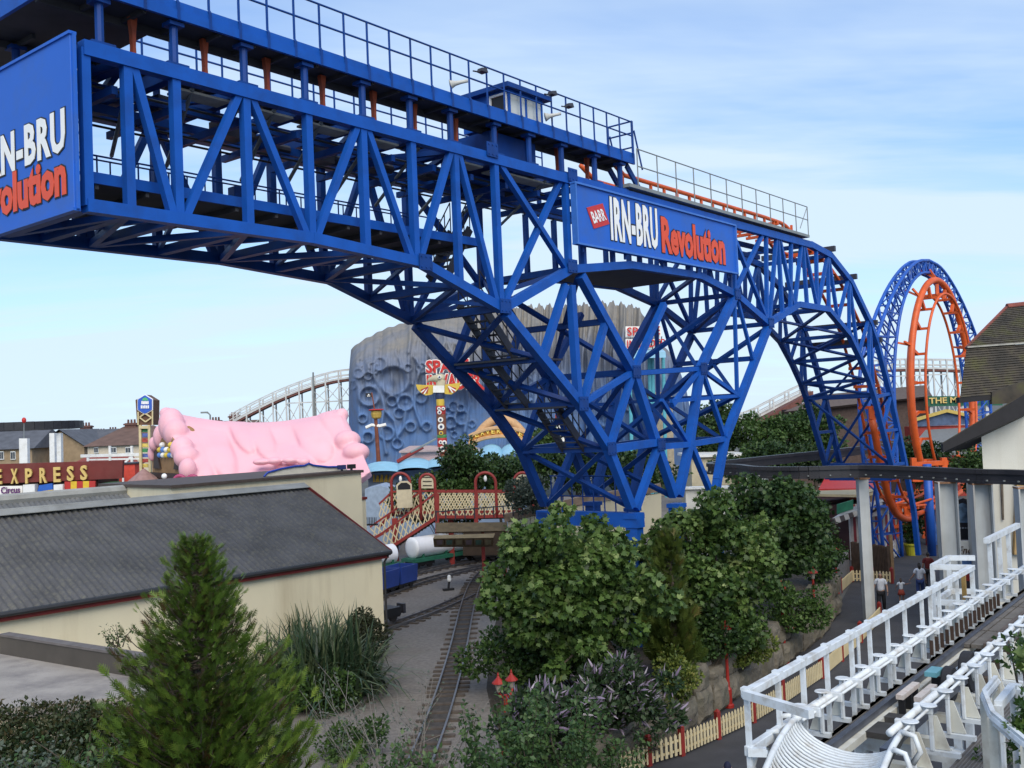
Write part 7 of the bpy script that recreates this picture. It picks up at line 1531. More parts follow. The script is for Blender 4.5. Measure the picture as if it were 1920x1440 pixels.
MB().hexa([K(sT - 1.6, g0 - .3, ZP - .75), K(sT - .1, g0 - .3, ZP - .75), K(sT - .1, g1, ZP - .75), K(sT - 1.6, g1, ZP - .75)], [K(sT - 1.6, g0 - .3, ZP - .63), K(sT - .1, g0 - .3, ZP - .63), K(sT - .1, g1, ZP - .63), K(sT - 1.6, g1, ZP - .63)]).build('floor_panel', TIMBER, bob)
# ribbed trough: half pipes curving down and towards the camera
tr_mid = (rL + rRt) / 2 + .05; RT = (rRt - rL) / 2 + .07
def TC_(u): return -.10 - 2.6 * u, tr_mid + .28 * u * u, ZP - .25 * u - 1.0 * u * u
for sgn_ in (-1, 1):
    MB().tube([K(sT + TC_(u)[0], TC_(u)[1] + sgn_ * RT, TC_(u)[2]) for u in np.linspace(0, 1, 14)], .04, 10).build('trough_edge', WPL, bob, smooth=True)
    for k in range(6):
        ds, r_, z_ = TC_(.04 + k * .17); c_ = K(sT + ds, r_ + sgn_ * (RT + .04), z_)
        MB().tube([c_ + V3(0, 0, .05), c_ + KR * sgn_ * .14 + V3(0, 0, .02), c_ + KR * sgn_ * .20 + V3(0, 0, -.16), c_ + KR * sgn_ * .10 + V3(0, 0, -.32)], .035, 8).build('edge_bracket', WPL, bob, smooth=True)
aa = np.linspace(.02, PI - .02, 17)
for k in range(40):
    ds, r_, z_ = TC_(k / 39)
    MB().tube([K(sT + ds + .10 * math.sin(a_), r_ + RT * math.cos(a_), z_ - RT * .6 * math.sin(a_)) for a_ in aa], .023, 6).build('trough_rib', WPL, bob, smooth=True)
MB().grid([K(sT + TC_(u)[0] + .10 * math.sin(a_), TC_(u)[1] + (RT + .035) * math.cos(a_), TC_(u)[2] - (RT * .6 + .035) * math.sin(a_)) for u in np.linspace(0, 1, 14) for a_ in aa], 14, 17).build('trough_liner', M('liner_grey', (.05, .055, .06), .7, .2), bob, smooth=True)
# cage at the far end of the handrail
ce0 = sEnd - .05
cg = MB(); cA, cC, cD = (onz(x_, y_, ZH) for x_, y_ in ((1748, 1063), (1778, 1046), (1828, 1046))); cB = K(ce0, 0, ZH)
for q in (cA, cB, cC): cg.bar(q - V3(0, 0, 1.3), q + V3(0, 0, .02), .08, .08, KR)
for dz in (0, -.75):
    for a_, b_ in ((cA, cB), (cA, cC), (cC, cD)): cg.bar(a_ + V3(0, 0, dz), b_ + V3(0, 0, dz), .09, .11)
cg.build('platform_cage', WPL, bob)
MB().bar(K(ce0 + .5, -.3, ZH - 1.2), K(ce0 + .5, -.3, ZH - .1), .08, .08, KR).build('ochre_post', M('ochre', (.30, .19, .06), .7, .2), bob)
m_ = MB()
for s in (ce0 + 3.2, ce0 + 4.2, ce0 + 5.2): m_.bar(K(s, -.35, ZH - .9), K(s, -.35, ZH + .2), .09, .09, KR)
m_.bar(K(ce0 + 2.9, -.35, ZH + .2), K(ce0 + 6.4, -.35, ZH + .2), .12, .12); m_.build('platform_railing', WPL, bob)
# supporting bents under the station
for s in (.2, 3.2, 6.2, 9.2, 12.2, 15):
    m_ = MB()
    for r_ in (.05, rL + .1, rRt + .1, g1 - .1): m_.bar(K(s, r_, 0), K(s, r_, ZP - .75), .14, .14, KR)
    m_.bar(K(s, 0, ZP - .86), K(s, g1, ZP - .86), .14, .18); m_.build('support_bent', WPL, bob)
# little gate rails at the right edge
gq = [(1850, 1290), (1842, 1305), (1858, 1350), (1920, 1392), (1985, 1420)]
gz = 5.35
m_ = MB(); pts2 = [onz(x_, y_, gz) for x_, y_ in ((1868, 1278), (1846, 1305), (1862, 1345), (1924, 1398), (2000, 1440))]
m_.tube(pts2, .055, 8); m_.chain(pts2, .05, .16); m_.build('curved_rail', WPL, bob)
for q in (pts2[0], pts2[1], pts2[2], pts2[3]): MB().bar(V3(q[0], q[1], ZP - .75), q, .10, .10, KR).build('rail_post', WOLD, bob)
m_ = MB(); p_ = [onz(x_, y_, gz) for x_, y_ in ((1872, 1322), (1900, 1288), (1912, 1292))]; m_.chain(p_, .09, .10); m_.build('short_rail', WPL, bob)
for q in p_: MB().bar(V3(q[0], q[1], ZP - .75), q, .09, .09, KR).build('rail_post', WPL, bob)
q = onz(1612, 1260, ZP - 1.0); MB().tube([q, q + V3(0, 0, .75)], .035, 8).build('pipe_stub', WPL, bob)
# ================================================================== trees and plants
def scatter(name, mat, parent, pos, dirs, ups, size, tmpl, faces, tint, org=None):
    """many small leaves in one mesh: pos Nx3, dirs = leaf axis, ups = leaf normal, size N, tmpl kx3 (x side, y along, z normal)"""
    N = len(pos); d = dirs / (np.linalg.norm(dirs, axis=1, keepdims=True) + 1e-9); x = np.cross(d, ups); x /= (np.linalg.norm(x, axis=1, keepdims=True) + 1e-9); n = np.cross(x, d)
    T = np.asarray(tmpl, float); k = len(T)
    V = pos[:, None, :] + size[:, None, None] * (T[None, :, 0, None] * x[:, None, :] + T[None, :, 1, None] * d[:, None, :] + T[None, :, 2, None] * n[:, None, :])
    o = np.array(ORG[parent.name]) if parent is not None else np.array(org); V = (V - o).reshape(-1, 3)
    lp_ = [len(f) for f in faces]; base = np.concatenate([np.array(f) for f in faces]); L = len(base); nf = len(faces)
    idx = (np.arange(N)[:, None] * k + base[None, :]).reshape(-1)
    tot = np.tile(np.array(lp_), N); st = np.concatenate([[0], np.cumsum(tot)[:-1]])
    me = bpy.data.meshes.new(name); me.vertices.add(N * k); me.vertices.foreach_set('co', V.astype(np.float32).ravel()); me.loops.add(N * L); me.loops.foreach_set('vertex_index', idx.astype(np.int32))
    me.polygons.add(N * nf); me.polygons.foreach_set('loop_start', st.astype(np.int32)); me.update(calc_edges=True); me.validate()
    at = me.attributes.new('tint', 'FLOAT', 'FACE'); at.data.foreach_set('value', np.repeat(np.clip(tint, 0, 1), nf).astype(np.float32))
    me.materials.append(mat); ob = bpy.data.objects.new(name, me); COL.objects.link(ob)
    if parent is not None: ob.parent = parent
    else: ob.location = tuple(o)
    ORG[ob.name] = tuple(o); return ob
LEAF4 = ([(0, 0, 0), (.32, .45, .06), (0, 1, -.05), (-.32, .45, .06)], [(0, 1, 2), (0, 2, 3)])
MAPLE = ([(0, 0, 0), (.30, .05, .05), (.58, .30, .10), (.34, .42, .06), (.40, .78, .08), (.14, .66, .0), (0, 1.05, -.08), (-.14, .66, .0), (-.40, .78, .08), (-.34, .42, .06), (-.58, .30, .10), (-.30, .05, .05)], [(0, 1, 2, 3, 5, 7, 9, 10, 11), (3, 4, 5), (7, 8, 9), (5, 6, 7)])
BLADE = ([(-.05, 0, 0), (.05, 0, 0), (.04, .5, .05), (-.04, .5, .05), (0, 1, .0)], [(0, 1, 2, 3), (3, 2, 4)])
def rand_dirs(n):
    v = rng.normal(size=(n, 3)); return v / np.linalg.norm(v, axis=1, keepdims=True)
def crown_points(clumps, n, shell=.55):
    """clumps: (centre, radii, weight); points near the clump surfaces plus outward normals"""
    w = np.array([c[2] * (c[1][0] * c[1][2]) for c in clumps]); cnt = rng.multinomial(n, w / w.sum()); P_, N_, C_ = [], [], []
    for (c, r, _), m in zip(clumps, cnt):
        d = rand_dirs(m); rad = shell + (1 - shell) * rng.random(m) ** .6 + rng.normal(0, .05, m); P_.append(np.array(c) + d * np.array(r) * rad[:, None]); N_.append(d); C_.append(np.full(m, rng.normal(0, .10)))
    return np.concatenate(P_), np.concatenate(N_), np.concatenate(C_)
def clumps_in(c, r, n, rc, up=.15):
    out = []
    for k in range(n):
        d = rand_dirs(1)[0]; f = rng.uniform(.4, 1.0) * (1 + .13 * math.sin(3 * math.atan2(d[1], d[0]) + c[0]) + .12 * math.sin(5 * d[2] + 2 * math.atan2(d[1], d[0]) + c[1])); s = rng.uniform(.55, 1.45) * rc; out.append((np.array(c) + d * np.array(r) * f + V3(0, 0, up * rc), (s, s, s * .75), 1.0))
    return out
def tree(name, lab, base, centre, radii, nclump, rc, nleaf, lsize, mat, tmpl=LEAF4, group=None, trunk_r=.14, droop=.5, cat='tree', shell=.55, limbs=7, lift=.6):
    r_ = thing(name, lab, cat, base, group); cl = clumps_in(centre, radii, nclump, rc)
    m_ = MB(); b = np.asarray(base, float); c = np.asarray(centre, float)
    fork = b + (c - b) * .45
    m_.tube([b, b + (fork - b) * .5 + V3(*rng.normal(0, .05, 3)), fork, c + V3(0, 0, radii[2] * .3)], [trunk_r, trunk_r * .85, trunk_r * .65, trunk_r * .2], 8)
    for k in range(limbs):
        t_ = cl[int(rng.integers(len(cl)))][0]; s_ = fork + (c - fork) * rng.uniform(0, .7); mid = (s_ + t_) / 2 + V3(0, 0, rng.uniform(-.1, .25)); m_.tube([s_, mid, t_], [trunk_r * .4, trunk_r * .25, trunk_r * .08], 6)
    m_.build('trunk', BARK, r_)
    P_, N_, C_ = crown_points(cl, nleaf, shell)
    d = N_ * .6 + rng.normal(0, .75, N_.shape) + np.array([0, 0, -droop]); u = N_ * .5 + rng.normal(0, .6, N_.shape) + np.array([0, 0, lift])
    hgt = (P_[:, 2] - P_[:, 2].min()) / (np.ptp(P_[:, 2]) + 1e-6)
    scatter('crown', mat, r_, P_, d, u, lsize * rng.uniform(.6, 1.25, len(P_)), *tmpl, .45 + C_ + rng.normal(0, .18, len(P_)))
    return r_
BARK = M('bark', (.075, .058, .045), .9, .3, 4.0, bump=.5, bscale=15)
L_SYC = leafmat('leaf_sycamore', [(.013, .033, .008), (.046, .092, .018), (.105, .170, .040), (.27, .33, .12)], .28)  # palest stop puts the brightness of top-lit leaves into the colour
L_DARK = leafmat('leaf_dark', [(.010, .026, .008), (.024, .054, .014), (.048, .092, .022), (.085, .14, .035)], .2)
L_MID = leafmat('leaf_mid', [(.016, .040, .010), (.038, .080, .018), (.068, .125, .028), (.12, .18, .05)], .25)
L_GREYG = leafmat('leaf_greygreen', [(.03, .05, .035), (.06, .085, .06), (.11, .135, .10), (.18, .20, .16)], .2)
L_YEL = leafmat('leaf_variegated', [(.03, .06, .01), (.07, .11, .02), (.16, .19, .035), (.33, .32, .10)], .25)
L_LILAC = leafmat('leaf_lilac', [(.016, .038, .014), (.030, .060, .022), (.055, .085, .04), (.09, .11, .07)], .25)
L_GOLD = leafmat('leaf_goldcon', [(.03, .05, .010), (.055, .085, .014), (.085, .115, .02), (.15, .10, .03)], .2)
# sycamores in front of the tower
tree('sycamore_tree', 'broad leafy sycamore in front of the bridge tower, left one of the pair', V3(3.2, 27.2, ZY), atY(1068, 1105, 27.0), (2.2, 1.9, 2.15), 110, .44, 21000, .165, L_SYC, MAPLE, 'sycamores below the bridge', .16, .6)
tree('sycamore_tree', 'broad leafy sycamore behind the lamp posts, right one of the pair', V3(6.9, 33.2, ZY), atY(1325, 1085, 33.0), (2.7, 1.8, 2.55), 115, .48, 21000, .165, L_SYC, MAPLE, 'sycamores below the bridge', .17, .6)
tree('dark_tree', 'dark spreading tree under the monorail beam', V3(9.9, 38.5, ZY), atY(1455, 975, 38.0), (2.1, 1.9, 2.0), 70, .52, 12000, .17, L_DARK, MAPLE, None, .18, .4)
# golden conifer squeezed between the sycamores
def spray_tree(name, lab, base, h, rad, nb, mat, org=None, spray=.34, dens=12, lean=.55, prof=1.0, twig=True, cat='tree', seed=1, bot=.03):
    g = np.random.default_rng(seed); r_ = thing(name, lab, cat, base); b = np.asarray(base, float)
    m_ = MB().tube([b, b + V3(.02 * h, 0, h * .5), b + V3(0, .01 * h, h * .97)], [h * .025, h * .016, h * .003], 8)
    P_, D_, U_, S_2, T_2 = [], [], [], [], []
    for k in range(nb):
        t = bot + (1 - bot) * (1 - (1 - g.random()) ** 1.0); z = h * t * .97; az = g.uniform(0, 2 * PI)
        env = rad * ((1 - t) ** prof + .035); L = env * (g.uniform(.55, 1.12) if g.random() > .06 else 1.28) + .1
        d = V3(math.cos(az), math.sin(az), 0); pts_ = []
        for q in range(7):
            u = q / 6; pts_.append(b + V3(0, 0, z) + d * L * u + V3(0, 0, L * (lean * u * u - .16 * u)) + V3(*g.normal(0, .012, 3)))
        if twig and k % 3 == 0: m_.tube(pts_, [.022 * (1 - .8 * q / 6) * (h / 6) for q in range(7)], 4)
        n_ = max(3, int(dens * (L / rad) + 4)); hue = g.normal(0, .13)
        for q in range(n_):
            u = 1 - (g.random() ** 1.5) * .85; i0 = min(5, int(u * 6)); f = u * 6 - i0; c = pts_[i0] * (1 - f) + pts_[i0 + 1] * f; tan = pts_[i0 + 1] - pts_[i0]; tan = tan / np.linalg.norm(tan)
            side = np.cross(tan, V3(0, 0, 1)) * g.choice([-1, 1]) * g.uniform(.1, .95) * (1.0 if u < .93 else .25)
            dd = tan + side + V3(0, 0, g.uniform(-.12, .42)); P_.append(c + g.normal(0, .03, 3)); D_.append(dd); U_.append(V3(0, 0, 1) + g.normal(0, .45, 3)); S_2.append(spray * g.uniform(.6, 1.3) * (.55 + .45 * L / rad)); T_2.append(.40 + hue + .20 * (u - .6) + g.normal(0, .12))
    m_.build('trunk', BARK, r_)
    tm, fc = [], []
    for j, (y0, sp_, ln) in enumerate(((0, 0, 1.0), (.08, .34, .5), (.08, -.34, .5), (.22, .30, .50), (.22, -.30, .50), (.38, .25, .44), (.38, -.25, .44), (.55, .18, .34), (.55, -.18, .34))):
        o_ = len(tm); w_ = .036; ex, ey = sp_, y0 + ln * (.75 if sp_ else 1); tm += [(-w_ * (1 if sp_ == 0 else .2), y0 - (w_ if sp_ else 0), 0), (w_ * (1 if sp_ == 0 else .2), y0 + (w_ if sp_ else 0), 0), (ex, ey, .05 - abs(sp_) * .2)]; fc.append((o_, o_ + 1, o_ + 2))
        if sp_: tm[o_] = (0, y0, 0); tm[o_ + 1] = (0, y0 + .13, 0)
    scatter('foliage', mat, r_, np.array(P_), np.array(D_), np.array(U_), np.array(S_2), tm, fc, np.array(T_2)); return r_
spray_tree('golden_conifer', 'slim golden conifer squeezed between the two sycamores', V3(4.3, 29.3, ZY), 4.3, .66, 320, L_GOLD, spray=.34, dens=12, lean=.9, prof=.6, seed=5)
# the big conifer in the foreground
L_CON = leafmat('leaf_conifer', [(.075, .042, .016), (.040, .062, .013), (.080, .148, .020), (.150, .225, .034), (.27, .29, .065)], .25)
cb = atY(372, 1470, 16.2); ct = atY(352, 992, 16.2)
big = spray_tree('conifer_tree', 'large feathery green conifer in the foreground before the shed', V3(ct[0] + .12, 16.2, .55), ct[2] - .55, 2.28, 1500, L_CON, spray=.26, dens=28, lean=.66, prof=.92, seed=11)
# flax clump, dark bush beside the shed
def blades(name, lab, base, n, lmin, lmax, width, mat, spread, cat='plant', seed=2, r0=.5):
    g = np.random.default_rng(seed); r_ = thing(name, lab, cat, base); m_ = MB(); tint = []
    b = np.asarray(base, float)
    for k in range(n):
        az = g.uniform(0, 2 * PI); tilt = g.uniform(.05, spread); L = g.uniform(lmin, lmax); d = V3(math.cos(az), math.sin(az), 0); o_ = b + V3(*(g.normal(0, r0, 2)), 0); side = V3(-d[1], d[0], 0) * width * g.uniform(.6, 1.2); vs = []
        for q in range(6):
            u = q / 5; ang = tilt + u * u * tilt * .8; c = o_ + d * L * u * math.sin(ang) + V3(0, 0, L * u * math.cos(ang)); w_ = (1 - u ** 2.2) * (.6 + .4 * min(1, u * 4)); vs += [c - side * w_, c + side * w_]
        m_.add(vs, [(2 * q, 2 * q + 1, 2 * q + 3, 2 * q + 2) for q in range(5)]); tint += [g.random()] * 5
    ob = m_.build('blades', mat, r_); at = ob.data.attributes.new('tint', 'FLOAT', 'FACE'); at.data.foreach_set('value', np.array(tint, np.float32)); return r_
L_FLAX = leafmat('leaf_flax', [(.014, .032, .016), (.030, .058, .028), (.058, .088, .042), (.12, .14, .07)], .15, .4)
fq = onz(612, 1305, ZY); blades('flax_plant', 'spiky flax clump between the conifer and the cream shed', fq, 1150, 1.2, 2.75, .05, L_FLAX, .95, seed=4, r0=.62)
fq2 = onz(545, 1250, ZY); blades('flax_plant', 'second spiky flax clump half hidden behind the conifer', fq2, 700, 1.2, 2.5, .045, L_FLAX, .9, seed=6, r0=.5)
def bush(name, lab, c, r, n, ls, mat, tmpl=LEAF4, rc=.35, ncl=20, group=None, cat='bush', droop=.1, shell=.5, zbase=None):
    b = V3(c[0], c[1], (c[2] - r[2]) if zbase is None else zbase); r_ = thing(name, lab, cat, b, group); cl = [q for q in clumps_in(c, r, ncl, rc)]
    m_ = MB()
    for k in range(6): t_ = cl[k % len(cl)][0]; m_.tube([b + V3(*rng.normal(0, .08, 2), 0), (b + t_) / 2 + V3(0, 0, .1), t_], [.03, .02, .008], 5)
    m_.build('stems', BARK, r_)
    P_, N_, C_ = crown_points(cl, n, shell); P_[:, 2] = np.maximum(P_[:, 2], b[2] + .02)
    d = N_ + rng.normal(0, .5, N_.shape) + np.array([0, 0, .25 - droop]); u = N_ + rng.normal(0, .5, N_.shape) + np.array([0, 0, .4])
    scatter('foliage', mat, r_, P_, d, u, ls * rng.uniform(.6, 1.3, len(P_)), *tmpl, .45 + C_ + rng.normal(0, .2, len(P_))); return r_, P_, N_
q = onz(688, 1238, ZY); bush('dark_bush', 'dark rounded bush at the corner of the cream shed', q + V3(-.1, .2, .75), (.72, .7, .8), 3800, .11, leafmat('leaf_umber', [(.010, .014, .007), (.022, .030, .012), (.040, .046, .020), (.06, .06, .03)], .15), rc=.3)
# undergrowth in the bed: dark hedge base, buddleias, variegated shrubs
G_ = 'shrubs in the garden bed'
bush('green_shrub', 'dark green shrub beside the railway track under the left sycamore', atY(968, 1235, 28.5), (1.25, 1.0, 1.0), 5200, .13, L_MID, rc=.45, ncl=26, group=G_, zbase=ZY)
bush('green_shrub', 'low dark shrub under the middle of the left sycamore', atY(1090, 1250, 28.3), (1.5, .9, .8), 4600, .13, L_DARK, rc=.45, ncl=24, group=G_, zbase=ZY)
def lilac(lab, c, r, n, seed):
    g = np.random.default_rng(seed); r_, P_, N_ = bush('buddleia_bush', lab, c, r, n, .15, L_LILAC, BLADE if False else LEAF4, rc=.32, ncl=30, group='lilac flowered bushes', zbase=ZY)
    k = g.choice(len(P_), 620, replace=False); k = [i for i in k if N_[i][2] > -.05 or N_[i][1] < -.2]; sp = ([(-.09, 0, 0), (.09, 0, 0), (.10, .4, .05), (.05, .85, .03), (0, 1, 0), (-.05, .85, .03), (-.10, .4, .05), (0, .1, .10), (0, .6, .10)], [(0, 1, 7), (1, 2, 8, 7), (2, 3, 4, 8), (0, 7, 8, 6), (6, 8, 4, 5)])
    scatter('flower_spikes', FLW, r_, P_[k] + N_[k] * .06, N_[k] * .7 + np.array([.3, -.2, .35]) + g.normal(0, .3, (len(k), 3)), N_[k] + np.array([0, -.3, .5]), .24 * g.uniform(.6, 1.2, len(k)), *sp, g.random(len(k)))['kind'] = 'stuff'
FLW = leafmat('flower_lilac', [(.16, .12, .19), (.26, .20, .30), (.36, .30, .40), (.42, .38, .42)], .2)
lilac('lilac flowered bush spilling over the stone wall, larger right-hand one', atY(1165, 1305, 25.2), (1.3, .85, .95), 5200, 1)
lilac('lilac flowered bush around the twin lantern lamp post', atY(1025, 1350, 22.3), (1.05, .75, .72), 4200, 2)
bush('variegated_shrub', 'yellow green variegated shrub on the stone wall beside the lilac bush', atY(1262, 1275, 28.2), (.62, .6, .78), 4200, .10, L_YEL, rc=.26, ncl=24, group=G_, zbase=ZY - .3)
bush('variegated_shrub', 'yellow green shrub behind the nearest single lamp post', atY(1392, 1222, 32.5), (.95, .7, .6), 4000, .11, L_YEL, rc=.3, ncl=22, group=G_, zbase=ZY - .3)
bush('green_shrub', 'dark shrub between the two middle lamp posts above the wall', atY(1490, 1150, 36.5), (1.1, .9, 1.0), 4600, .13, L_MID, rc=.4, ncl=26, group=G_, zbase=ZY - .2)
bush('green_shrub', 'dark shrub under the spreading dark tree beside the fence', atY(1535, 1035, 43.8), (1.05, .9, 1.2), 4600, .15, L_DARK, rc=.5, ncl=26, group=G_, zbase=ZY - .3)
bush('green_shrub', 'shadowed shrub at the foot of the right sycamore', atY(1330, 1200, 31.5), (1.5, .8, .9), 4200, .14, L_DARK, rc=.45, ncl=24, group=G_, zbase=ZY - .2)
# sapling weeds along the bottom of the picture
def sapling(lab, base, h, nst, n, seed, mat, sprd=.5, ls=.10):
    g = np.random.default_rng(seed); r_ = thing('sapling', lab, 'plant', base, 'weedy saplings at the bottom edge'); m_ = MB(); P_, D_ = [], []; b = np.asarray(base, float)
    for k in range(nst):
        tip = b + V3(g.normal(0, sprd), g.normal(0, sprd), h * g.uniform(.55, 1.0)); mid = b + (tip - b) * .5 + V3(*g.normal(0, .08, 3)); s_ = b + V3(*g.normal(0, sprd * .35, 2), 0); m_.tube([s_, mid, tip], [.014, .010, .004], 4)
        for q in range(n // nst):
            u = g.uniform(.25, 1.0); c = (s_ * (1 - u) + mid * u if u < .5 else mid * (2 - 2 * u) + tip * (2 * u - 1)); c = (s_ + (mid - s_) * min(1, u * 2)) if u < .5 else mid + (tip - mid) * (u * 2 - 1); P_.append(c + g.normal(0, .07, 3)); D_.append(g.normal(0, 1, 3) + np.array([0, 0, -.1]))
    m_.build('stems', BARK, r_); P_ = np.array(P_); D_ = np.array(D_); scatter('foliage', mat, r_, P_, D_, np.array([0, -.2, 1]) + g.normal(0, .4, P_.shape), ls * g.uniform(.6, 1.3, len(P_)), *LEAF4, .5 + g.normal(0, .2, len(P_)))
Ls = leafmat('leaf_weed', [(.016, .042, .012), (.035, .078, .022), (.065, .12, .036), (.12, .18, .07)], .25)
for k, (px, py, Y, h, n, lab) in enumerate(((905, 1560, 19.5, 2.2, 1500, 'leafy weed growing at the right rail at the bottom edge'), (985, 1560, 20.0, 2.3, 1800, 'bushy weed left of the twin lantern post'), (1070, 1540, 21, 2.0, 1700, 'bushy weed right of the twin lantern post'), (1150, 1520, 22.5, 1.8, 1400, 'weed hanging over the rocks near the picket fence'), (800, 1560, 19, 1.9, 700, 'thin weed between the rails at the bottom edge'), (720, 1580, 18.5, 2.0, 900, 'thin weed on the gravel at the bottom edge'), (1230, 1400, 26.5, .9, 300, 'small weed growing from the stone wall'))):
    sapling(lab, V3(*atY(px, py, Y)[:2], ZY if k not in (3, 6) else .4), h, 14, n, 20 + k, Ls, .5, .115)
bush('green_shrub', 'low green weeds between the flax and the conifer', onz(600, 1335, ZY) + V3(0, 0, .5), (1.3, .8, .55), 3600, .11, L_MID, rc=.3, ncl=24, zbase=ZY, group='low shrubs on the gravel')
bush('green_shrub', 'low green weeds on the gravel right of the conifer foot', onz(665, 1420, ZY) + V3(0, 0, .35), (.9, .6, .42), 2000, .10, L_MID, rc=.25, ncl=18, zbase=ZY, group='low shrubs on the gravel')
# leafless grey shrub over the gravel
def bare_shrub(lab, base, tips, seed):
    g = np.random.default_rng(seed); r_ = thing('bare_shrub', lab, 'shrub', base, 'bare twiggy shrubs over the gravel'); m_ = MB(); P_ = []
    for t_ in tips:
        b = base + V3(*g.normal(0, .15, 2), 0); mid = (b + t_) / 2 + V3(*g.normal(0, .1, 3)); m_.tube([b, mid, t_], [.016, .011, .004], 5)
        for q in range(7):
            u = g.uniform(.3, .95); s_ = b + (t_ - b) * u + V3(*g.normal(0, .04, 3)); e_ = s_ + (t_ - b) * .18 + V3(*g.normal(0, .22, 3)); m_.tube([s_, e_], [.007, .003], 4)
            for w_ in range(9): P_.append(s_ + (e_ - s_) * g.random() + g.normal(0, .05, 3))
    m_.build('twigs', M('twig_grey', (.17, .155, .14), .9, .2), r_); P_ = np.array(P_); scatter('sparse_leaves', L_GREYG, r_, P_, g.normal(0, 1, P_.shape), np.array([0, 0, 1]) + g.normal(0, .4, P_.shape), .07 * g.uniform(.5, 1.3, len(P_)), *LEAF4, .5 + g.normal(0, .2, len(P_)))
bs = V3(*atY(740, 1500, 19.5)[:2], ZY)
bare_shrub('bare grey twiggy shrub leaning left over the gravel', bs, [atY(600, 1290, 20.5), atY(625, 1265, 20.5), atY(660, 1310, 20), atY(640, 1340, 19.5), atY(585, 1330, 20), atY(690, 1300, 20), atY(615, 1380, 19)], 1)
bare_shrub('bare upright twigs beside the left rail', V3(*atY(770, 1520, 19.2)[:2], ZY), [atY(745, 1300, 20), atY(800, 1290, 20), atY(812, 1270, 20.3), atY(770, 1320, 19.5), atY(860, 1380, 19.5), atY(905, 1310, 20)], 2)
# clipped hedge and undergrowth in the lower left corner
hd_ = thing('hedge', 'dark brown green hedge filling the lower left corner', 'hedge', V3(-7, 17, ZY))
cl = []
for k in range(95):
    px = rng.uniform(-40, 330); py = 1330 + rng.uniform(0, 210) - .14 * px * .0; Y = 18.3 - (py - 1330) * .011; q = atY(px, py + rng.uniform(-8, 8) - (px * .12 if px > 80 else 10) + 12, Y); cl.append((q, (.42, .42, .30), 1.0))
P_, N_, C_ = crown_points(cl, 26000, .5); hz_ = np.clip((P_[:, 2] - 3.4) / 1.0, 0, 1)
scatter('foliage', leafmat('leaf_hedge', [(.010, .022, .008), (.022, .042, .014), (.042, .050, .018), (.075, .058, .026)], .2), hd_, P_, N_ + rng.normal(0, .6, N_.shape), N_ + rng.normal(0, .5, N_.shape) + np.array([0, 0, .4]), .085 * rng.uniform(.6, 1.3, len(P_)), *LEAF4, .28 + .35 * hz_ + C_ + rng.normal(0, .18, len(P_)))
m_ = MB()
for k in range(30): b = V3(rng.uniform(-10, -5.5), rng.uniform(15.5, 18), ZY); m_.tube([b, b + V3(*rng.normal(0, .2, 2), rng.uniform(1, 2))], [.03, .012], 5)
m_.build('stems', BARK, hd_)
for k, (px, py, Y) in enumerate(((70, 1395, 15.5), (140, 1420, 15.2), (200, 1380, 15.6), (20, 1440, 15.0))):
    sapling(['pale weed in front of the hedge near the left edge', 'pale weed in front of the middle of the hedge', 'pale weed between hedge and conifer', 'weed in the extreme lower left corner'][k], V3(*atY(px, py + 110, Y)[:2], atY(px, py + 60, Y)[2] - .4), .95, 12, 420, 40 + k, L_GREYG if k < 2 else Ls, .35, .09)
sapling('wispy weed growing from the gap left of the conifer on the flat roof edge', onz(205, 1226, ZF_) + V3(0, .6, 0), .55, 9, 160, 77, L_DARK, .22, .07)
# shrubs and trees behind the railway
bush('grey_bush', 'round grey green bush at the end of the footbridge', atY(985, 928, 46.5), (.95, .9, .85), 3600, .15, L_GREYG, rc=.34, ncl=24, zbase=ZY)
GT = 'trees behind the footbridge'
tree('garden_tree', 'dark bushy tree behind the footbridge arch', V3(*atY(870, 960, 58)[:2], ZY), atY(868, 885, 58), (1.35, 1.3, 1.6), 24, .6, 5200, .24, L_DARK, LEAF4, GT, .12, .2)
tree('garden_tree', 'dark bushy tree left of the bridge foot', V3(*atY(938, 960, 60)[:2], ZY), atY(935, 890, 60), (1.9, 1.4, 1.3), 24, .6, 5200, .24, L_DARK, LEAF4, GT, .12, .2)
bush('clipped_hedge', 'green creeper covered hedge behind the footbridge sign', atY(835, 945, 57.2), (3.7, .6, 1.75), 6400, .2, L_MID, rc=.5, ncl=46, zbase=ZY)  # hedge carried down to the yard, standing in for shadow under the deck
tree('garden_tree', 'dark tree seen through the lower tower bracing', V3(*atY(1080, 930, 60)[:2], ZY), atY(1080, 885, 60), (2.6, 1.4, 1.4), 26, .65, 5200, .25, L_DARK, LEAF4, GT, .12, .2)
tree('garden_tree', 'olive topped tree behind the middle of the tower', V3(*atY(1010, 900, 66)[:2], 0), atY(1015, 850, 66), (1.9, 1.3, 1.5), 22, .6, 4200, .24, L_MID, LEAF4, GT, .12, .2)
tree('garden_tree', 'shady tree between the tower legs', V3(*atY(1200, 900, 64)[:2], 0), atY(1200, 890, 64), (2.9, 1.4, 1.6), 24, .7, 4600, .26, L_DARK, LEAF4, GT, .12, .2)
GR = 'trees beyond the bridge tower'
tree('park_tree', 'bushy tree rising right of the tower legs', V3(*atY(1345, 900, 84)[:2], 0), atY(1345, 800, 84), (2.4, 2.2, 2.6), 28, .9, 5600, .34, L_DARK, LEAF4, GR, .22, .2)
tree('park_tree', 'wide pale green tree left of the falling truss', V3(*atY(1445, 900, 82)[:2], 0), atY(1440, 826, 82), (2.6, 2.3, 2.4), 34, .9, 6800, .32, L_MID, LEAF4, GR, .24, .2)
tree('park_tree', 'second wide tree behind the falling truss', V3(*atY(1530, 900, 84)[:2], 0), atY(1525, 818, 84), (2.6, 2.2, 2.5), 32, .9, 6400, .32, L_MID, LEAF4, GR, .24, .2)
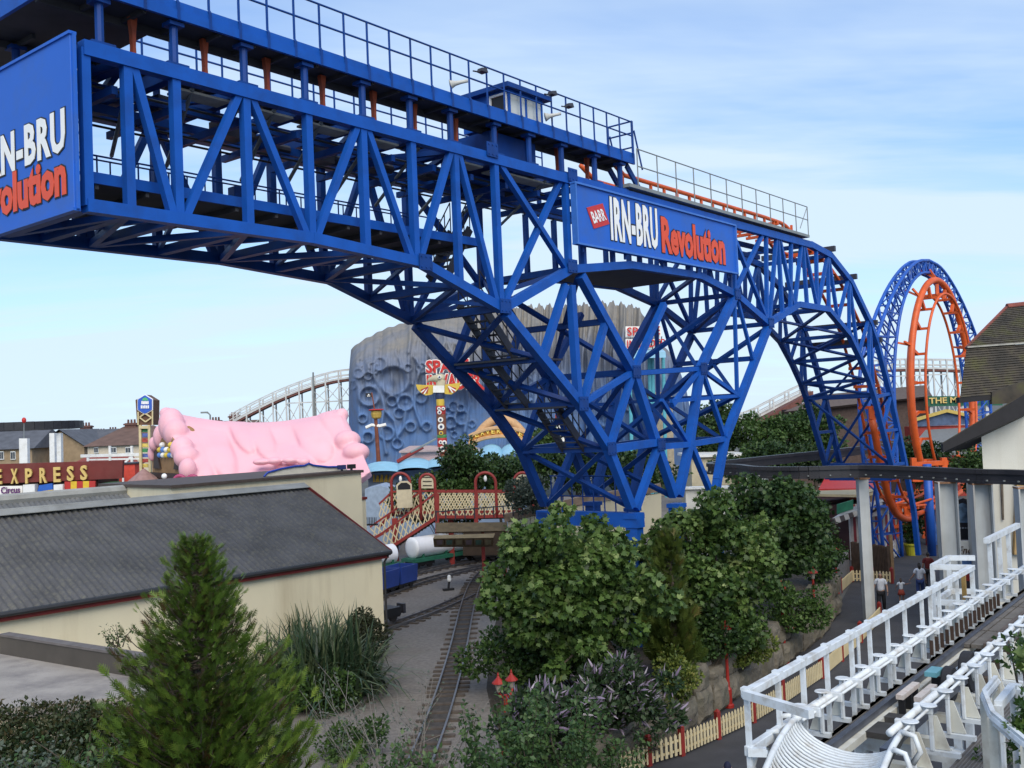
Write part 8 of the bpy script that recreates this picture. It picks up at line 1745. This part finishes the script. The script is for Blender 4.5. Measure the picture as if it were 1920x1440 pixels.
tree('park_tree', 'dark low tree in front of the wide pale one', V3(*atY(1480, 930, 72)[:2], 0), atY(1475, 868, 72), (4.2, 1.6, 1.4), 34, .8, 6000, .3, L_DARK, LEAF4, GR, .2, .2)
tree('park_tree', 'tree behind the foot of the orange loop', V3(*atY(1720, 920, 76)[:2], 0), atY(1718, 872, 76), (2.0, 1.6, 1.7), 24, .7, 4200, .3, L_DARK, LEAF4, GR, .2, .2)
tree('park_tree', 'shaded tree between the monorail and the white house', V3(*atY(1815, 880, 62)[:2], 0), atY(1822, 880, 62), (1.2, 1.4, 1.6), 20, .6, 3200, .26, L_DARK, LEAF4, GR, .16, .2)
bush('planter_shrub', 'shrub with pink flowers growing in the yellow tub', onz(1709, 1041, 0) + V3(0, 0, 1.35), (.5, .5, .75), 1800, .14, L_DARK, rc=.22, ncl=16, zbase=.65)
bush('doorway_bush', 'tall dark bush beside the blue picture panel', onz(1730, 1020, 0) + V3(0, 1.0, 1.6), (.9, .7, 1.5), 2600, .18, L_DARK, rc=.4, ncl=22, zbase=0)
# leaves poking in at the right edge beside the station
bush('creeper', 'leafy creeper poking in at the right edge beside the white rail', atY(1945, 1250, 12.2), (.2, .2, .2), 110, .12, L_SYC, MAPLE, rc=.12, ncl=12, group='creepers by the station', cat='plant', zbase=3.8)
bush('creeper', 'leafy creeper growing up behind the curved white rail', atY(1935, 1365, 11.3), (.22, .2, .32), 300, .11, L_MID, MAPLE, rc=.14, ncl=16, group='creepers by the station', cat='plant', zbase=3.8)
bush('creeper', 'small weed growing through the steel grating', K(sT + 1.4, g0 + .45, ZP - .6), (.2, .25, .12), 200, .08, L_MID, LEAF4, rc=.08, ncl=10, group='creepers by the station', cat='plant', zbase=3.85)
bush('creeper', 'dark leafy tangle beyond the right hand fins', atY(1925, 1225, 14.5), (.25, .4, .25), 300, .10, L_DARK, LEAF4, rc=.15, ncl=14, group='creepers by the station', cat='plant', zbase=3.8)
# ================================================================== people on the path
def limbs(name, verts, edges, radii, mat, parent, root=0, sub=2):
    me = bpy.data.meshes.new(name); o = V3(*ORG[parent.name]) if parent is not None else V3(0, 0, 0)
    me.from_pydata([tuple(V3(*v) - o) for v in verts], edges, []); ob = bpy.data.objects.new(name, me); COL.objects.link(ob)
    if parent is not None: ob.parent = parent
    sk = ob.modifiers.new('skin', 'SKIN'); sk.use_smooth_shade = True
    L = me.skin_vertices[0].data
    for i, r_ in enumerate(radii):
        L[i].radius = (r_, r_) if not isinstance(r_, tuple) else r_; L[i].use_root = (i == root)
    ss = ob.modifiers.new('subd', 'SUBSURF'); ss.levels = sub; ss.render_levels = sub
    me.materials.append(mat); ORG[ob.name] = tuple(o); return ob
SKIN = M('skin', (.40, .24, .17), .55, .06); SKIN2 = M('skin_tan', (.28, .15, .10), .55, .06)
def person(lab, base, h, face, shirt, legs_, hair, skin=SKIN, skirt=None, long_hair=False, pose=None, female=False, sleeves=True):
    """face = unit direction the person looks; body is one skinned surface, clothes follow it"""
    r_ = thing('person', lab, 'person', base, None); f = V3(face[0], face[1], 0); f /= np.linalg.norm(f); s = V3(f[1], -f[0], 0); b = np.asarray(base, float); k = h / 1.75
    pose = pose or {}
    def p(x_, y_, z_): return b + (s * x_ + f * y_ + V3(0, 0, z_)) * k
    st = pose.get('stride', .16); al = pose.get('arm_l', [(.24, -.02, 1.14), (.27, .08, .90)]); ar = pose.get('arm_r', [(-.24, -.02, 1.14), (-.27, .08, .90)])
    V_ = [p(0, 0, .96), p(0, 0, 1.12), p(0, .0, 1.32), p(0, -.01, 1.45), p(0, .01, 1.54), p(.09, 0, .90), p(.11, st * .6, .50), p(.11, st * .3, .09), p(.11, st * .3 + .15, .04), p(-.09, 0, .90), p(-.11, -st * .2, .50), p(-.11, -st - .05, .10), p(-.11, -st + .08, .04),
          p(.17, 0, 1.40), p(*al[0]), p(*al[1]), p(-.17, 0, 1.40), p(*ar[0]), p(*ar[1])]
    E_ = [(0, 1), (1, 2), (2, 3), (3, 4), (0, 5), (5, 6), (6, 7), (7, 8), (0, 9), (9, 10), (10, 11), (11, 12), (3, 13), (13, 14), (14, 15), (3, 16), (16, 17), (17, 18)]
    w_ = .86 if female else 1.0
    R_ = [(.15 * k, .105 * k), (.125 * k * w_, .095 * k), (.16 * k * w_, .11 * k), (.10 * k, .085 * k), .055 * k, .088 * k, .062 * k, .040 * k, .032 * k, .088 * k, .062 * k, .040 * k, .032 * k, .056 * k, .040 * k, .028 * k, .056 * k, .040 * k, .028 * k]
    limbs('body', V_, E_, R_, skin, r_)
    # head with face
    hc_ = p(0, .03, 1.645); m_ = MB(); n, m = 14, 10; vs = []
    for i in range(m + 1):
        t_ = PI * i / m
        for j in range(n):
            a_ = 2 * PI * j / n; x_, y_, z_ = math.sin(t_) * math.cos(a_) * .075, math.sin(t_) * math.sin(a_) * .095, math.cos(t_) * .118
            if z_ < -.03: x_ *= .86; y_ = y_ * .9 + .008
            vs.append(hc_ + (s * x_ + f * y_ + V3(0, 0, z_)) * k)
    m_.add(vs, [(i * n + j, (i + 1) * n + j, (i + 1) * n + (j + 1) % n, i * n + (j + 1) % n) for i in range(m) for j in range(n)])
    def q(x_, y_, z_): return hc_ + (s * x_ + f * y_ + V3(0, 0, z_)) * k
    m_.add([q(-.012, .088, .01), q(.012, .088, .01), q(.016, .092, -.03), q(-.016, .092, -.03), q(0, .118, -.028)], [(0, 1, 4), (1, 2, 4), (2, 3, 4), (3, 0, 4)])
    for sg in (-1, 1): m_.ball(q(sg * .077, -.005, -.01), (.014 * k, .02 * k, .03 * k), 6, 4)
    m_.build('head', skin, r_, smooth=True)
    for sg in (-1, 1): MB().ball(q(sg * .032, .086, .012), .011 * k, 6, 4).build('eye', BLACK, r_)
    MB().bar(q(-.022, .086, -.055), q(.022, .086, -.055), .008 * k, .01 * k).build('mouth', M('lips', (.25, .07, .06), .5), r_)
    m_ = MB(); vs = []
    for i in range(7):
        t_ = PI * .56 * i / 6
        for j in range(n):
            a_ = 2 * PI * j / n; fr_ = 1.10; back_ = 1.0 if math.sin(a_) < .35 else max(.45, 1 - (math.sin(a_) - .35) * .9); tt = t_ * back_
            vs.append(q(math.sin(tt) * math.cos(a_) * .075 * fr_, math.sin(tt) * math.sin(a_) * .095 * fr_, math.cos(tt) * .118 * fr_))
    m_.add(vs, [(i * n + j, (i + 1) * n + j, (i + 1) * n + (j + 1) % n, i * n + (j + 1) % n) for i in range(6) for j in range(n)])
    if long_hair: m_.tube([q(0, -.06, .04), q(0, -.10, -.06), q(0, -.10, -.2)], [.07 * k, .075 * k, .04 * k], 9)
    m_.build('hair', hair, r_, smooth=True)
    # hands with fingers
    for (w1, w2, sg, nm) in ((al[0], al[1], 1, 'l'), (ar[0], ar[1], -1, 'r')):
        wv = p(*w2); d = wv - p(*w1); d /= np.linalg.norm(d); cx = np.cross(d, s); cx /= np.linalg.norm(cx) + 1e-9; sd = np.cross(cx, d)
        HV = [wv, wv + d * .07 * k]; HE = [(0, 1)]; HR = [.024 * k, (.026 * k)]
        for i, (o_, ln) in enumerate(((-.027, .06), (-.009, .075), (.009, .07), (.026, .055))):
            a_ = len(HV); HV += [wv + (d * .085 + cx * o_) * k, wv + (d * (.085 + ln * .5) + cx * o_ + sd * .012) * k, wv + (d * (.085 + ln * .9) + cx * o_ + sd * .035) * k]; HE += [(1, a_), (a_, a_ + 1), (a_ + 1, a_ + 2)]; HR += [.0095 * k, .009 * k, .0075 * k]
        a_ = len(HV); HV += [wv + (d * .03 + cx * .035) * k, wv + (d * .065 + cx * .058 + sd * .01) * k]; HE += [(0, a_), (a_, a_ + 1)]; HR += [.011 * k, .008 * k]
        limbs('hand', HV, HE, HR, skin, r_, 0, 1)
    # shirt
    sv = [p(0, 0, .93), p(0, 0, 1.12), p(0, 0, 1.32), p(0, -.01, 1.46), p(.18, 0, 1.41), p(*(np.array([.18, 0, 1.41]) * .35 + np.array(al[0]) * .65)), p(-.18, 0, 1.41), p(*(np.array([-.18, 0, 1.41]) * .35 + np.array(ar[0]) * .65))]
    limbs('shirt', sv, [(0, 1), (1, 2), (2, 3), (3, 4), (4, 5), (3, 6), (6, 7)], [(.185 * k * w_, .135 * k), (.165 * k * w_, .13 * k), (.195 * k * w_, .14 * k), (.10 * k, .09 * k), .078 * k, .068 * k, .078 * k, .068 * k], shirt, r_, 0, 2)
    if skirt is not None:
        m_ = MB().lathe(p(0, 0, 0), [(.27 * k, .60 * k), (.22 * k, .78 * k), (.16 * k, .95 * k)], 16); m_.build('skirt', skirt, r_, smooth=True)
    else:
        tv = [V_[0] - V3(0, 0, .01), V_[5], V_[6], V_[7] + V3(0, 0, .02), V_[9], V_[10], V_[11] + V3(0, 0, .02)]
        limbs('trousers', tv, [(0, 1), (1, 2), (2, 3), (0, 4), (4, 5), (5, 6)], [(.165 * k, .125 * k), .112 * k, .085 * k, .066 * k, .112 * k, .085 * k, .066 * k], legs_, r_, 0, 2)
    for a_, c_ in ((7, 8), (11, 12)):
        m_ = MB(); d = V_[c_] - V_[a_]; d[2] = 0; d /= np.linalg.norm(d); c0 = V_[a_] * V3(1, 1, 0) + V3(0, 0, b[2] + .0)
        m_.tube([c0 - d * .06 * k + V3(0, 0, .045), c0 + d * .06 * k + V3(0, 0, .05), c0 + d * .19 * k + V3(0, 0, .035)], [.045 * k, .05 * k, .032 * k], 9); m_.build('shoe', M('shoe_dark', (.03, .028, .03), .6), r_, smooth=True)
    return r_
HAIRD = M('hair_dark', (.018, .012, .010), .5, .2); HAIRB = M('hair_brown', (.06, .035, .02), .5, .2); HAIRG = M('hair_grey', (.16, .14, .12), .5, .2)
TW = M('cloth_white', (.62, .65, .72), .85, .05, 6.0, bump=.2, bscale=20); TB = M('cloth_black', (.016, .016, .02), .85, .1); JB = M('cloth_denim', (.030, .055, .17), .85, .15, 6.0); TR = M('cloth_maroon', (.13, .018, .018), .85, .1); SR = M('skirt_red', (.30, .05, .03), .8, .1)
pm = onz(1654, 1150, 0); person('man in a loose white shirt and dark trousers walking with a blue bag', pm, 1.76, (-.35, -1), TW, TB, HAIRG, SKIN, None, False, {'stride': .2, 'arm_l': [(.27, -.03, 1.14), (.32, .02, .90)], 'arm_r': [(-.26, .02, 1.13), (-.27, .14, .92)]})
pw = onz(1727, 1125, 0); pg_ = onz(1691, 1131, 0)
fw_ = V3(.35, 1, 0); sw_ = V3(1, -.35, 0) / np.linalg.norm(V3(1, -.35, 0))
person('woman in a white top and blue jeans walking away with a child by the hand', pw, 1.70, (.35, 1), TW, JB, HAIRD, SKIN2, None, True, {'stride': .16, 'arm_r': [(-.28, .0, 1.15), (-.42, .04, .98)], 'arm_l': [(.24, 0, 1.14), (.26, .06, .9)]}, True)
person('small child in a white top and red skirt holding the woman by the hand', pg_, 1.12, (.35, 1), M('cloth_white_b', (.64, .66, .70), .85), TB, HAIRB, SKIN2, SR, True, {'stride': .12, 'arm_l': [(.32, .0, 1.34), (.56, .0, 1.42)], 'arm_r': [(-.30, 0, 1.22), (-.36, .08, 1.05)]}, True)
person('man in a dark red shirt walking away beside the woman', onz(1743, 1105, 0), 1.78, (.35, 1), TR, TB, HAIRD, SKIN2, None, False, {'stride': .18})
ph_ = onz(1364, 1436, 1.66); person('person in a navy top with only a dark cap in view at the bottom edge', V3(ph_[0], ph_[1], 0), 1.72, (.2, 1), M('cloth_navy', (.02, .025, .07), .85), TB, M('cap_navy', (.012, .014, .04), .8), SKIN, None, False, {'stride': .15})
k = 1.76 / 1.75; f_ = V3(-.35, -1, 0); f_ /= np.linalg.norm(f_); s_ = V3(f_[1], -f_[0], 0)
hq = pm + (s_ * .335 + f_ * .04 + V3(0, 0, .82)) * k
bag = thing('carrier_bag', 'light blue carrier bag hanging from the hand of the man in white', 'bag', hq - V3(0, 0, .5))
m_ = MB(); w_ = .15
m_.hexa([hq + f_ * -w_ - s_ * .04 + V3(0, 0, -.50), hq + f_ * w_ - s_ * .04 + V3(0, 0, -.52), hq + f_ * w_ + s_ * .05 + V3(0, 0, -.52), hq - f_ * w_ + s_ * .05 + V3(0, 0, -.5)], [hq - f_ * w_ * .8 - s_ * .015 + V3(0, 0, -.12), hq + f_ * w_ * .8 - s_ * .015 + V3(0, 0, -.12), hq + f_ * w_ * .8 + s_ * .015 + V3(0, 0, -.12), hq - f_ * w_ * .8 + s_ * .015 + V3(0, 0, -.12)])
m_.build('bag', M('bag_blue', (.05, .20, .36), .4, .1), bag)
MB().tube([hq - f_ * .08 + V3(0, 0, -.13), hq + V3(0, 0, .0), hq + f_ * .08 + V3(0, 0, -.13)], .008, 5).build('handle', M('bag_blue', (.05, .2, .36)), bag)
MB().prism([hq + s_ * .052 - f_ * .05 + V3(0, 0, -.42), hq + s_ * .052 + f_ * .05 + V3(0, 0, -.42), hq + s_ * .045 + f_ * .05 + V3(0, 0, -.3), hq + s_ * .045 - f_ * .05 + V3(0, 0, -.3)], s_ * .006).build('bag_patch', M('patch_red', (.40, .05, .03), .5), bag)
